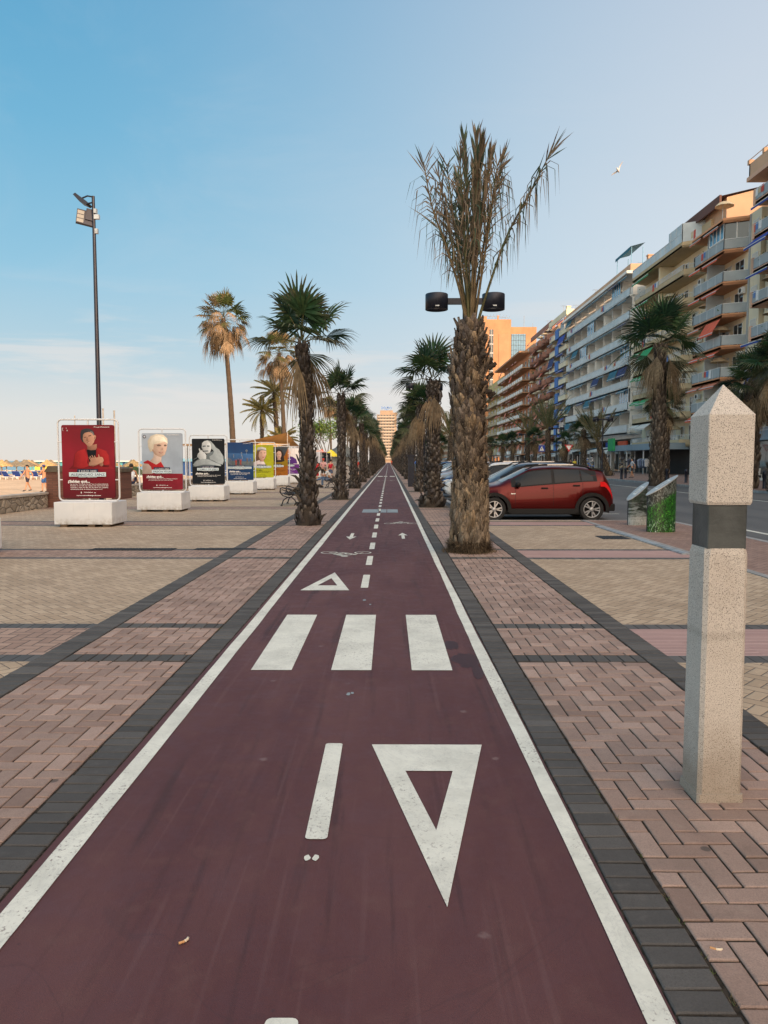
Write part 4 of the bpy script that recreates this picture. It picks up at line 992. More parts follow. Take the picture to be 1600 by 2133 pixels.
def stand(y,lab,bg,x=-7.13,rz=0,shapes=None,texts=None,wide=1.36,depth=1.0,tilt=0):
    o=empty('poster_stand',(x,y,0),rz,lab,'poster stand',GP)
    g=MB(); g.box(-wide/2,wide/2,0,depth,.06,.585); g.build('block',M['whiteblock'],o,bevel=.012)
    g=MB()
    for a in (-.55,.1,.45): g.box(a,a+.16,.02,depth-.04,.0,.06)
    g.build('foot_board',M['pallet'],o)
    yf=.42; g=MB(); w=.72; z0,z1,r=.60,2.53,.10; pts=[]
    for cx,cz,a0 in ((w-r,z0+r,-90),(w-r,z1-r,0),(-w+r,z1-r,90),(-w+r,z0+r,180)):
        for t in range(5): q=R(a0+22.5*t); pts.append((cx+r*math.cos(q),yf,cz+r*math.sin(q)))
    g.tube(pts,.022,8,closed=True)
    for zz in (2.0,1.1): g.tube([(-w,yf,zz),(-PW/2,yf,zz)],.016,6); g.tube([(PW/2,yf,zz),(w,yf,zz)],.016,6)
    g.tube([(0,yf,z0),(0,yf,PZ+.02)],.02,6); g.tube([(0,yf,PZ+PH-.02),(0,yf,z1)],.02,6); g.tube([(0,yf,.5),(0,yf,.62)],.02,6)
    g.build('tube_frame',M['frame'],o)
    pan=[]; r=.045
    for cx,cz,a0 in ((PW/2-r,PZ+r,-90),(PW/2-r,PZ+PH-r,0),(-PW/2+r,PZ+PH-r,90),(-PW/2+r,PZ+r,180)):
        for t in range(4): q=R(a0+30*t); pan.append((cx+r*math.cos(q),cz+r*math.sin(q)))
    g=MB(); g.prism(pan,'y',yf-.025,yf+.025); p=g.build('poster_panel',bg,o)
    U=lambda u,v,L: (-PW/2+u*PW, yf-.0262-L*.0011, PZ+PH*(1-v))
    if shapes:
        mats=[]; g=MB(); L=0
        for c,pts in shapes:
            m=c if not isinstance(c,tuple) else pm(c)
            if m not in mats: mats.append(m)
            L+=1; b0=g.add([U(u,v,L) for u,v in pts],[list(range(len(pts)))],mats.index(m)); us=[q[0] for q in pts]; vs_=[q[1] for q in pts]; du=max(us)-min(us)+1e-6; dv=max(vs_)-min(vs_)+1e-6
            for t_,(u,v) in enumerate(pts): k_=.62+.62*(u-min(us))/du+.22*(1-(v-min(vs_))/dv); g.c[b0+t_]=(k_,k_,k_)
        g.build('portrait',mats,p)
    L0=(len(shapes) if shapes else 0)+2
    if texts:
        mats=[]; g=MB()
        for t in texts:
            if t[0]=='box':
                _,c,u0,u1,v0,v1,L=t; m=pm(c)
                if m not in mats: mats.append(m)
                g.add([U(u0,v1,L0+L),U(u1,v1,L0+L),U(u1,v0,L0+L),U(u0,v0,L0+L)],[(0,1,2,3)],mats.index(m))
            else:
                s,c,size,u,v,L,al,bold,fw=t; m=pm(c)
                if m not in mats: mats.append(m)
                q=U(u,v,L0+L); addtext(g,s,size,q[0],q[2],q[1],mats.index(m),al,bold,fitw=fw)
        g.build('lettering',mats,p)
    return o
def ell(cx,cy,rx,ry,n=24,a=0,a0=0,a1=360):
    out=[]
    for i in range(n):
        q=R(a0+(a1-a0)*i/(n if a1-a0==360 else n-1)); x,y=rx*math.cos(q),ry*math.sin(q); out.append((cx+x*math.cos(a)-y*math.sin(a),cy+x*math.sin(a)+y*math.cos(a)))
    return out
WH=(.72,.72,.72); NAVY=(.02,.03,.07)
def std_text(date,name,fg=WH,place='FUENGIROLA - MARENOSTRUM',nw=.72,body=None,tag_='#FuengirolaMarenostrum',bodyc=None,q0=.755):
    bc=bodyc or fg
    T=[('box',NAVY,.29,.69,.602,.648,1),(date,WH,.062,.49,.640,2,'CENTER',.0,.34*PW),('box',(.55,.66,.72),.5-nw/2-.015,.5+nw/2-.01,.645,.703,2),(name,(.05,.08,.13),.078,.495,.692,3,'CENTER',.001,(nw-.05)*PW),
       ('box',NAVY,.31,.67,.703,.717,1),(place,WH,.02,.49,.715,3,'CENTER',.0005,.34*PW),
       ('¿Sabías qué...',bc,.085,.11,.785,2,'LEFT',.004,.42*PW)]
    lines=body or ['la artista protagonista de la noche','ha actuado en los mejores','escenarios del mundo']
    for i,l in enumerate(lines): T.append((l,bc,.034,.155,.812+.0235*i,2,'LEFT',.0006,.72*PW*(1 if i<len(lines)-1 else .85)))
    T+= [('FUENGIROLA',bc,.028,.495,.925,2,'CENTER',.0008,.17*PW),('II',bc,.05,.36,.932,2,'CENTER',.003,None),('~',bc,.07,.62,.935,2,'CENTER',.003,None),('marenostrumfuengirola.com',bc,.036,.50,.968,2,'CENTER',.0009,.46*PW),(tag_,bc,.03,.93,.035,2,'RIGHT',.0007,.30*PW)]
    return T
SK=(.40,.22,.155); SKD=(.26,.13,.09)
# 1: man in a red jacket
zz=lambda L:[((x-205-30*(y-195)/1290)/872,(y-195)/1290) for x,y in L]
hand=[(665,905),(672,865),(700,830),(690,800),(668,765),(678,760),(705,795),(700,770),(682,742),(695,738),(722,780),(735,765),(715,728),(728,724),(752,770),(765,775),(758,735),(768,730),(790,770),(830,758),(828,715),(838,708),(850,755),(890,758),(905,775),(915,800),(918,825),(900,855),(870,862),(830,880),(780,895),(740,905),(700,915)]
S1=[((.20,.014,.020),zz([(330,970),(400,900),(430,700),(480,640),(600,610),(640,590),(800,590),(850,610),(960,650),(1000,720),(1030,900),(1090,970)])),
    ((.30,.018,.022),zz([(410,930),(440,700),(490,650),(600,615),(650,760),(690,900),(560,960)])),
    ((.30,.018,.022),zz([(800,600),(850,615),(950,655),(990,730),(1010,880),(920,900),(880,840),(780,780)])),
    ((.12,.010,.014),zz([(650,760),(668,870),(690,905),(670,925),(640,860)])),
    ((.10,.008,.012),zz([(880,860),(930,900),(1010,905),(1000,935),(900,930)])),
    ((.006,.008,.012),zz([(630,635),(680,620),(790,620),(785,720),(790,900),(690,915),(665,800)])),
    (SKD,zz([(640,560),(800,530),(800,600),(780,632),(700,640),(645,625)])),
    ((.035,.035,.042),zz([(530,430),(528,340),(545,285),(600,260),(660,258),(720,280),(750,320),(762,375),(745,395),(700,330),(600,340),(575,380),(570,440),(585,500),(560,490)])),
    (SK,zz([(568,440),(572,370),(600,335),(660,318),(715,330),(745,380),(775,375),(788,400),(780,440),(765,455),(755,500),(720,550),(680,575),(650,568),(610,520),(580,490)])),
    ((.16,.15,.155),zz([(690,300),(735,315),(758,365),(748,385),(725,345),(690,322)])),
    ((.06,.03,.025),zz([(590,412),(625,402),(628,412),(592,424)])),((.06,.03,.025),zz([(660,385),(705,372),(712,384),(665,398)])),
    (SKD,zz([(632,415),(648,408),(665,470),(640,482),(628,470)])),
    ((.48,.30,.25),zz([(640,505),(690,480),(695,490),(660,512)])),((.15,.05,.05),zz([(636,500),(694,474),(690,484),(645,506)])),
    (SKD,zz([(765,400),(780,395),(776,435),(762,440)])),
    (SKD,zz([(840,870),(905,855),(912,900),(880,925),(850,905)])),(SK,zz(hand)),
    (SKD,zz([(700,905),(790,890),(850,870),(820,895),(740,925)])),
    ((.45,.40,.42),[(.055+.012*math.cos(q)*r,.058+.010*math.sin(q)*r) for q,r in [(R(a),2.6 if a%2==0 else 2.2) for a in range(100,250,10)]]+[(.055+.020*math.cos(R(a)),.058+.017*math.sin(R(a))) for a in range(240,100,-20)]),
    ((.45,.40,.42),ell(.12,.078,.012,.010,10)),((.45,.40,.42),ell(.105,.045,.007,.006,8))]
stand(17.3,'red poster of a grey-haired man in red jacket with crossed hands',gradmat('red_poster_ground',(.17,.012,.022),(.26,.014,.030),(.10,.010,.016),.66,2.4),x=-7.15,shapes=S1,
  texts=std_text('2 JULIO 2022','ALEJANDRO SANZ',body=['ha escrito "Corazón Partío" por la universidad de','Berklee, la escuela de música más importante del','mundo y que el día 30 de abril se celebra','oficialmente el día de Alejandro Sanz en L.A.?'],nw=.70))
# 2: woman with short white-blonde hair
z2=lambda L:[((x-1190-20*(y-258)/454)/312,(y-258)/454) for x,y in L]
S2=[((.16,.012,.022),[(0,.715),(1,.715),(1,.985),(.965,1),(.035,1),(0,.985)]),
    ((.44,.36,.32),z2([(1204,584),(1206,520),(1222,492),(1262,478),(1290,450),(1300,430),(1345,430),(1350,490),(1375,535),(1400,584)])),
    ((.33,.015,.02),z2([(1212,490),(1245,474),(1275,492),(1310,510),(1345,486),(1372,530),(1388,584),(1285,584),(1272,530),(1250,505),(1215,500)])),
    ((.50,.40,.35),z2([(1288,400),(1345,420),(1350,455),(1345,487),(1315,508),(1285,490),(1265,478),(1288,450)])),
    ((.50,.36,.29),z2([(1272,385),(1275,340),(1300,322),(1345,318),(1382,325),(1392,350),(1388,390),(1375,430),(1345,450),(1318,440),(1290,410)])),
    ((.60,.55,.45),z2([(1245,370),(1240,320),(1262,282),(1310,264),(1360,272),(1390,300),(1396,345),(1372,328),(1330,338),(1290,348),(1282,400),(1262,410)])),
    ((.72,.68,.58),z2([(1262,330),(1280,290),(1320,275),(1365,290),(1388,330),(1350,318),(1300,328),(1275,350)])),
    ((.16,.11,.09),z2([(1308,352),(1328,347),(1346,354),(1340,363),(1318,363)])),((.16,.11,.09),z2([(1366,352),(1378,348),(1389,355),(1384,364),(1368,363)])),((.38,.26,.20),z2([(1290,395),(1275,385),(1278,400),(1300,430),(1330,446),(1345,448),(1325,436),(1305,415)])),
    ((.45,.30,.25),z2([(1352,365),(1362,388),(1350,394)])),
    ((.36,.13,.11),z2([(1324,408),(1366,406),(1352,419),(1338,419)])),((.62,.56,.52),z2([(1332,409),(1360,408),(1350,413),(1340,413)])),
    ((.05,.05,.07),ell(.075,.062,.042,.030,16)),((.40,.44,.50),ell(.075,.062,.026,.018,14))]
stand(22.5,'pale poster of a smiling woman with short white-blonde hair and red top',gradmat('pale_poster_ground',(.36,.43,.52),(.34,.42,.52),(.30,.36,.46),.66,2.4),x=-6.98,shapes=S2,
  texts=std_text('11 JUNIO 2022','PASIÓN VEGA',nw=.48,body=['fue nombrada "hija de la luz" de Málaga en febrero','y la artista puso voz a la noche más larga?']))
# 3: black poster, silver-haired figure with raised hands
z3=lambda L:[((x-125-12*(y-382)/450)/300,(y-382)/450) for x,y in L]
GR=(.30,.35,.38); GR2=(.46,.50,.53); GR3=(.12,.15,.17)
S3=[(GR3,z3([(140,660),(150,615),(200,575),(250,560),(280,520),(350,500),(400,520),(425,560),(420,610),(380,640),(330,650),(230,660)])),
    (GR,z3([(220,440),(235,410),(270,398),(300,405),(330,440),(350,470),(380,490),(410,540),(425,600),(415,640),(370,625),(330,600),(300,590),(290,560),(320,540),(335,510),(310,480),(300,440)])),
    (GR2,z3([(218,470),(222,425),(245,405),(275,400),(300,430),(308,480),(295,520),(265,530),(240,510)])),
    (GR3,z3([(225,452),(255,448),(258,462),(228,466)])),(GR3,z3([(268,448),(292,450),(290,464),(268,462)])),(GR3,z3([(240,500),(280,498),(275,510),(245,512)])),
    (GR2,z3([(178,560),(185,530),(200,515),(192,482),(200,478),(214,505),(222,490),(230,512),(248,520),(262,545),(262,580),(240,600),(205,590)])),
    (GR,z3([(140,640),(175,600),(230,580),(290,590),(350,620),(400,640),(400,655),(300,640),(230,640),(160,660)])),
    (GR3,z3([(145,585),(190,560),(190,566),(146,592)]))]
stand(28.2,'black poster of a long-haired silver figure clapping, third in the line',pm((.008,.011,.016)),x=-6.95,shapes=S3,texts=std_text('22 JULIO 2022','CAMILO DE JEREZ',nw=.66,body=['es uno de los grandes maestros del compás','y empezó a tocar las palmas de niño?']))
# 4: blue poster with small jumping figures and balloons
S4=[((.10,.13,.15),[(0,.50),(.15,.47),(.4,.50),(.7,.48),(1,.50),(1,.62),(0,.62)]),((.045,.12,.28),[(0,.28),(1,.30),(1,.5),(.6,.5),(.3,.48),(0,.5)])]
for x,y,c in ((.08,.52,(.12,.16,.20)),(.16,.55,(.10,.12,.16)),(.36,.56,(.30,.05,.04)),(.44,.54,(.05,.05,.07)),(.53,.55,(.32,.06,.05)),(.78,.52,(.14,.12,.12)),(.9,.53,(.10,.13,.16))):
    S4+=[(c,[(x-.02,y),(x+.02,y),(x+.035,y-.07),(x+.055,y-.12),(x+.02,y-.08),(x-.02,y-.08),(x-.055,y-.12),(x-.035,y-.07)]),((.25,.16,.12),ell(x,y-.10,.014,.013,8)),(c,[(x-.02,y),(x-.04,y+.06),(x-.025,y+.06),(x,y+.01),(x+.025,y+.06),(x+.04,y+.06),(x+.02,y)])]
for x,y,r in ((.57,.28,.028),(.76,.22,.04),(.28,.33,.02),(.60,.36,.02)): S4+=[((.20,.24,.28),ell(x,y,r,r*.75,14)),((.05,.08,.12),ell(x+.01,y,r*.5,r*.4,10)),((.5,.5,.5),[(x-.003,y+r),(x+.003,y+r),(x+.003,y+r+.06),(x-.003,y+r+.06)])]
stand(34.1,'deep blue poster with tiny jumping figures and balloons, fourth in the line',gradmat('blue_poster_ground',(.012,.045,.15),(.02,.08,.22),(.010,.035,.10),.66,2.4),x=-6.92,shapes=S4,texts=std_text('3 AGOSTO 2022','OPERACIÓN FESTIVAL',nw=.90))
# 5: yellow-green poster, woman in a cap
z5=lambda L:[((x-715)/208,(y-447)/325) for x,y in L]
S5=[((.13,.07,.04),z5([(775,500),(800,490),(850,500),(858,560),(840,600),(800,620),(760,625),(745,610),(765,560)])),
    ((.56,.50,.52),z5([(735,655),(745,620),(790,600),(830,600),(850,640),(850,660),(738,665)])),
    ((.52,.34,.27),z5([(795,520),(810,500),(858,500),(860,540),(845,585),(830,600),(805,600),(790,560)])),
    ((.40,.24,.18),z5([(805,580),(835,585),(835,615),(800,612)])),
    ((.45,.46,.45),z5([(775,498),(785,472),(820,465),(855,478),(860,500),(820,494),(778,512)])),((.18,.18,.18),z5([(776,500),(820,488),(860,498),(858,506),(820,497),(778,512)])),
    ((.05,.03,.03),z5([(808,524),(822,523),(822,528),(808,529)])),((.05,.03,.03),z5([(836,524),(850,524),(850,529),(836,529)])),((.35,.08,.08),z5([(822,566),(842,565),(836,574),(826,574)]))]
stand(39.5,'yellow-green poster of a young woman with a pale cap, fifth in the line',pm((.36,.38,.02)),x=-6.82,shapes=S5,texts=std_text('12 JUNIO 2022','ROZALÉN BUSTOS',nw=.82,bodyc=(.08,.09,.02)))
# 6: orange poster, dark-haired woman
S6=[((.04,.05,.06),[(0,0),(1,0),(1,.06),(.85,.30),(.7,.42),(.25,.42),(.1,.28),(0,.22)]),((.36,.26,.04),[(0,.28),(.12,.20),(.2,.42),(0,.44)]),((.20,.13,.01),[(.05,.52),(.2,.42),(.5,.40),(.85,.42),(1,.52),(1,.66),(0,.66)]),
    ((.025,.018,.016),[(.32,.50),(.34,.20),(.42,.10),(.55,.07),(.70,.11),(.78,.22),(.84,.50),(.70,.53),(.40,.54)]),((.50,.33,.26),ell(.565,.27,.125,.145,20)),((.4,.25,.2),[(.50,.38),(.63,.38),(.66,.46),(.48,.46)]),
    ((.025,.018,.016),[(.42,.22),(.44,.12),(.56,.09),(.69,.13),(.71,.24),(.66,.17),(.57,.14),(.48,.18)]),((.04,.02,.02),[(.48,.245),(.54,.245),(.54,.262),(.48,.262)]),((.04,.02,.02),[(.59,.245),(.65,.245),(.65,.262),(.59,.262)]),((.35,.07,.07),[(.52,.345),(.61,.345),(.59,.365),(.54,.365)])]
stand(45,'orange poster of a woman with long dark hair, sixth in the line',pm((.30,.105,.015)),x=-6.80,shapes=S6,texts=std_text('17 JUNIO 2022','AMAIA',nw=.60,bodyc=(.10,.035,.01)))
# 7: white and purple poster, bald man in purple
S7=[((.62,.58,.58),[(0.0,.03),(.03,0),(.97,0),(1,.03),(1,.62),(0,.62)]),((.075,.025,.16),[(.05,.60),(.08,.42),(.25,.33),(.45,.30),(.65,.33),(.85,.42),(.92,.60)]),((.42,.22,.16),[(.34,.28),(.50,.27),(.52,.34),(.42,.37),(.33,.34)]),((.50,.28,.21),ell(.41,.17,.125,.14,20)),((.05,.03,.03),[(.34,.165),(.39,.165),(.39,.178),(.34,.178)]),((.05,.03,.03),[(.44,.165),(.49,.165),(.49,.178),(.44,.178)]),((.35,.10,.09),[(.37,.25),(.46,.25),(.44,.265),(.39,.265)]),((.5,.5,.55),[(.30,.42),(.55,.41),(.55,.44),(.30,.45)]),((.05,.2,.3),ell(.42,.5,.09,.045,12))]
stand(50.6,'white and purple poster of a bald man in a purple top, seventh in the line',pm((.12,.03,.20)),x=-6.80,shapes=S7,texts=std_text('24 JUNIO 2022','MALÚ',nw=.5))
# farther black and white ones
def dark(seed,face):
    r=random.Random(seed); s=[((.03,.035,.045),[(.1,.6),(.2,.35),(.5,.25),(.8,.35),(.9,.6)])]
    if face: s=[((.45,.48,.55),[(.5,0.0),(1,0.0),(1,.6),(.5,.6)]),((.02,.02,.025),[(.3,.6),(.35,.42),(.5,.36),(.7,.42),(.85,.6)]),((.40,.36,.35),ell(.5,.22,.15,.17,18)),((.01,.01,.012),[(.36,.18),(.64,.18),(.62,.225),(.38,.225)]),((.015,.015,.02),[(.34,.2),(.36,.08),(.5,.04),(.64,.08),(.66,.2),(.6,.12),(.4,.12)])]
    else:
        for k in range(3): x=.25+.25*k; s+=[((.16,.15,.16),ell(x,.2+.05*(k%2),.06,.07,12)),((.05,.055,.07),[(x-.12,.6),(x-.1,.34),(x,.28),(x+.1,.34),(x+.12,.6)])]
    return s
for i,(y,f,l) in enumerate([(56.4,0,'black poster with two shadowy figures, left of the pair behind the woman in red'),(62.1,0,'almost black poster behind the walking man in pink'),(67.8,1,'black and white poster of a man in dark glasses, far down the line'),(73.5,0,'very dark poster showing just left of the second left-row palm'),(79.2,0,'last dark poster, beyond the second left-row palm')]):
    stand(y,l,pm((.010,.012,.016)),x=-6.9,shapes=dark(i,f),texts=std_text('8 JULIO 2022' if i%2 else '15 JULIO 2022',['LOS SECRETOS','DANI MARTÍN','LOQUILLO','VETUSTA','IZAL'][i],nw=.5))
# the block just cut by the left edge of the picture
stand(11.62,'white block of a poster stand, only its right end showing at the left edge',pm((.05,.2,.22)),x=-7.28)
# ------------------------------------------------------------------ cars
def lerp_tab(T,x):
    if x<=T[0][0]: return T[0][1]
    for (a,b),(c,d) in zip(T,T[1:]):
        if x<=c: 
            f=(x-a)/(c-a); return b+(d-b)*f
    return T[-1][1]
def smooth_tab(T,x,w=.05): return (lerp_tab(T,x-w)+2*lerp_tab(T,x)+lerp_tab(T,x+w))/4
def carpaint(name,c,metal=.25):
    m,nt,b=newmat(name); tc=N(nt,'ShaderNodeTexCoord').outputs['Object']
    nt.links.new(mix_(nt,noise(nt,tc,3,3),tuple(x*.9 for x in c),c),b.inputs['Base Color'])
    b.inputs['Roughness'].default_value=.32; b.inputs['Metallic'].default_value=metal; b.inputs['Coat Weight'].default_value=.22; b.inputs['Specular IOR Level'].default_value=.25; b.inputs['Coat Roughness'].default_value=.05
    # faint dust towards the sills
    sp=N(nt,'ShaderNodeSeparateXYZ'); nt.links.new(tc,sp.inputs[0]); nt.links.new(maprange(nt,sp.outputs[2],.2,.6,.6,.28),b.inputs['Roughness']); return m
M['carred']=carpaint('dark_red_paint',(.085,.003,.003),.5)
M['carglass']=glassmat('car_glass',(.004,.010,.017),.10); M['carglass'].node_tree.nodes['Principled BSDF'].inputs['Specular IOR Level'].default_value=.25; M['carblack']=mat('black_plastic',(.010,.010,.011),.65,.1,spec=.25); M['tyre']=mat('tyre_rubber',(.016,.016,.017),.85,.2,20)
M['rim']=mat('silver_wheel',(.45,.46,.48),.3,.05,metal=.6); M['headl']=mat('headlight',(.55,.58,.6),.12,.05); M['taill']=mat('tail_light',(.55,.01,.012),.15,.05); M['chrome']=mat('silver_trim',(.55,.56,.58),.25,.03,metal=.7); M['plate']=mat('number_plate',(.7,.7,.68),.5,.03)
class CarShape: pass
def carshape(L=4.09,H=1.475,hood=1.10,ws=.80,rake=.32,Wd=.905,belt=.90,sedan=False):
    s=CarShape(); s.L=L; s.xw1=.86; s.xw2=L-.62; s.R=.375
    if sedan: s.xw2=L-.95
    s.top=[(0,.58),(.05,.72),(.16,.82),(.45,.92),(hood,1.01),(hood+.04,1.03),(hood+ws,H-.055),(hood+ws+.35,H-.01),(L*.63,H+.005),(L*.80,H-.015)]
    if sedan: s.top+=[(L*.70,H-.06),(L*.84,1.08),(L*.98,1.0),(L,.7)]; s.top.sort()
    else: s.top+=[(L-rake,H-.10),(L-.10,1.05),(L-.02,.88),(L,.60)]
    s.belt=[(0,.55),(.05,.68),(.3,.80),(hood,.90),(1.6,belt),(3.3,belt+.14),(L-.25,belt+.16),(L-.05,.80),(L,.55)]
    s.hw=[(0,.60),(.06,.74),(.2,.83),(.5,.885),(.9,Wd),(L-.9,Wd),(L-.35,.885),(L-.1,.80),(L,.68)]
    s.wr=[(0,.50),(.2,.62),(hood-.1,.68),(hood+.1,.70),(hood+ws,.60),(L*.6,.60),(L-.5,.585),(L-.1,.60),(L,.55)]
    return s
def ringpts(s,x):
    zt=smooth_tab(s.top,x); zb=min(smooth_tab(s.belt,x),zt-.015); hw=smooth_tab(s.hw,x); wr=min(smooth_tab(s.wr,x),hw-.03)
    zr=zt-.055 if zt>1.15 else zt-.03
    if zr<zb: zr=zb+.005
    zs=.24+.12*max(0,1-x/.25)+.16*max(0,(x-s.L+.2)/.2)
    for xc in (s.xw1,s.xw2):
        d=abs(x-xc)
        if d<s.R: zs=max(zs,.31+math.sqrt(s.R*s.R-d*d))
    zm=max(zs+.02,.45); zw=max(zm+.02,zb-.16)
    pts=[(0,zs),(hw*.90,zs),(hw*.985,max(zs+.01,min(zm,zs+.10))),(hw,max(zs+.02,(zs+zw)/2+.03)),(hw*.985,max(zw,zs+.03)),(hw*.955,max(zb,zs+.04)),((hw*.955+wr)/2+.015,(max(zb,zs+.04)+zr)/2+.012),(wr,max(zr,zs+.05)),(wr*.55,zt-(zt-zr)*.30),(0,zt)]
    return pts
def make_car(s,name='car',rails=False,clad=False,paint=None):
    root=empty(name,(0,0,0)); xs=set([0,.02,.05,.1,.16,.24,.34,.45,s.L-.45,s.L-.3,s.L-.2,s.L-.12,s.L-.06,s.L-.02,s.L])
    x=.45
    while x<s.L-.45: xs.add(round(x,3)); x+=.085
    for xc in (s.xw1,s.xw2):
        for k in range(13): xs.add(round(xc-s.R*math.cos(PI*k/12),4))
    xs=sorted(xs); g=MB(); rings=[]
    for x in xs:
        p=ringpts(s,x); rings.append([(x,-a,b) for a,b in p]+[(x,a,b) for a,b in reversed(p[1:-1])])
    n=len(rings[0]); vs=[q for r in rings for q in r]
    g.add(vs,[(i*n+j,i*n+(j+1)%n,(i+1)*n+(j+1)%n,(i+1)*n+j) for i in range(len(xs)-1) for j in range(n)],0,smooth=True)
    g.add(rings[0],[tuple(range(n))]); g.add(rings[-1],[tuple(range(n))[::-1]])
    body=g.build('body',paint or M['carred'],root)
    body.material_slots[0].link='OBJECT'; body.material_slots[0].material=paint or M['carred']
    def side(x,u,sg,off=.005):  # u in 0..1 between belt and roof edge through the middle point
        p=ringpts(s,x); a,b,c=p[5],p[6],p[7]
        q=(a[0]+(b[0]-a[0])*u*2,a[1]+(b[1]-a[1])*u*2) if u<.5 else (b[0]+(c[0]-b[0])*(u-.5)*2,b[1]+(c[1]-b[1])*(u-.5)*2)
        return (x,sg*(q[0]+off),q[1]+off*.4)
    def low(x,u,sg,off=.005):   # between sill and belt
        p=ringpts(s,x)[2:6]; k=min(int(u*3),2); f=u*3-k; return (x,sg*(p[k][0]+(p[k+1][0]-p[k][0])*f+off),p[k][1]+(p[k+1][1]-p[k][1])*f)
    def topp(x,v,off=.006):
        p=ringpts(s,x); a=abs(v); q=(p[9][0]+(p[8][0]-p[9][0])*a/.55,p[9][1]+(p[8][1]-p[9][1])*a/.55) if a<.55 else (p[8][0]+(p[7][0]-p[8][0])*(a-.55)/.45,p[8][1]+(p[7][1]-p[8][1])*(a-.55)/.45)
        return (x,math.copysign(q[0],v),q[1]+off)
    def grid(fn,us,vs_,name,m,par):
        g=MB(); P=[fn(u,v) for u in us for v in vs_]; k=len(vs_)
        g.add(P,[(i*k+j,i*k+j+1,(i+1)*k+j+1,(i+1)*k+j) for i in range(len(us)-1) for j in range(k-1)],0,smooth=True); return g.build(name,m,par)
    lin=lambda a,b,n:[a+(b-a)*i/n for i in range(n+1)]
    h=s.top[4][0]; wsx=[p for p in s.top if p[0]>h+.3][0][0]
    for sg in (-1,1):
        # black surround then panes
        grid(lambda x,u:side(x,u,sg,.003),lin(h+.30,s.L-.48,24),lin(.03,.93,5),'window_surround',M['carblack'],body)
        for nm,a,b,fl in (('side_window',h+.42,2.40,0),('side_window',2.48,3.16,0),('side_window',3.20,s.L-.58,1)):
            grid(lambda x,u:side(x,(u if not fl else u*(1-.55*(x-3.2)/(s.L-.58-3.2))+.12*(x-3.2)),sg,.007),lin(a,b,8),lin(.09,.86,5),nm,M['carglass'],body)
        for a in (1.42,2.44,3.22):
            grid(lambda u,x:low(x,u,sg,.003),lin(.12,1.0,6),[a-.004,a+.004],'door_seam',M['carblack'],body)
        for a in (2.20,3.05):
            g=MB(); p=low(a,.86,sg); g.box(a-.09,a+.09,min(p[1],p[1]+sg*.03),max(p[1],p[1]+sg*.03),p[2]-.018,p[2]+.018); g.build('door_handle',M['carblack'] if clad else M['chrome'],body,bevel=.006)
        g=MB(); p=side(h+.48,.12,sg); g.ball((h+.46,p[1]+sg*.09,p[2]+.04),.1,0,(1,1,1),8,(.75,1.0,.72)); g.box(h+.44,h+.50,min(p[1]-sg*.02,p[1]+sg*.08),max(p[1]-sg*.02,p[1]+sg*.08),p[2]-.03,p[2]+.01); g.build('wing_mirror',M['carblack'],root)
        grid(lambda x,u:low(x,u,sg,.006),[.03,.08,.14,.22,.32,.42],[.80,.88,.99],'headlight',M['headl'],body)
        grid(lambda x,u:low(x,u,sg,.007),lin(s.L-.40,s.L-.03,6),[.72,.84,.99],'tail_light',M['taill'],body)
        if clad:
            for xc in (s.xw1,s.xw2):
                g=MB(); o=[];i2=[]
                for k in range(17):
                    q=PI*(-.06+1.12*k/16); o.append((xc+.46*math.cos(q),.31+.455*math.sin(q))); i2.append((xc+.365*math.cos(q),.31+.365*math.sin(q)))
                y0,y1=sorted((sg*.86,sg*.925))
                for k in range(16): g.prism([o[k],o[k+1],i2[k+1],i2[k]],'y',y0,y1)
                g.build('arch_cladding',M['carblack'],body)
            g=MB(); y0,y1=sorted((sg*.84,sg*.918)); g.box(s.xw1+.42,s.xw2-.42,y0,y1,.19,.335); g.build('sill_cladding',M['carblack'],body,bevel=.01)
            g=MB(); g.box(1.30,1.42,min(sg*.905,sg*.916),max(sg*.905,sg*.916),.72,.75); g.build('side_badge',M['chrome'],body)
    g=MB(); g.box(.35,s.L-.3,-.78,.78,.17,.30); g.build('underbody',M['carblack'],root)
    grid(lambda x,v:topp(x,v),lin(h+.07,wsx-.02,8),lin(-.9,.9,8),'windscreen',M['carglass'],body)
    if s.top[-3][0]>s.L-.6 or True: grid(lambda x,v:topp(x,v),lin(s.L-.30,s.L-.14,4),lin(-.85,.85,8),'rear_window',M['carglass'],body)
    # front fascia
    g=MB(); g.box(-.03,.05,-.42,.42,.56,.68); g.box(-.03,.05,-.60,.60,.30,.44); g.build('grille',M['carblack'],body,bevel=.015)
    g=MB(); g.box(-.045,-.028,-.26,.26,.46,.57); g.build('front_plate',M['plate'],body)
    g=MB(); g.box(s.L+.0,s.L+.015,-.26,.26,.62,.73); g.build('rear_plate',M['plate'],body)
    g=MB(); g.box(s.L-.14,s.L+.045,-.74,.74,.26,.46); g.box(-.02,.12,-.74,.74,.24,.30); g.build('bumper',M['carblack'] if clad else (paint or M['carred']),body,bevel=.03)
    if rails:
        for sg in (-1,1):
            g=MB(); z=s.top[6][1]; y=sg*.585
            g.tube([(h+.70,y,z-.06),(h+.95,y,z+.055),(h+1.25,y,z+.085),(s.L-1.1,y,z+.08),(s.L-.75,y,z+.045),(s.L-.55,y,z-.03)],[.012,.02,.022,.022,.02,.012],8); g.build('roof_rail',M['carblack'],root)
            g=MB(); g.box(h+1.3,h+2.0,min(y-.024,y+.024),max(y-.024,y+.024),z+.07,z+.10); g.build('rail_trim',M['chrome'],root)
        g=MB(); g.tube([(s.L-.75,0,s.top[8][1]-.03),(s.L-.60,0,s.top[8][1]+.20)],[.012,.004],5); g.build('aerial',M['carblack'],root)
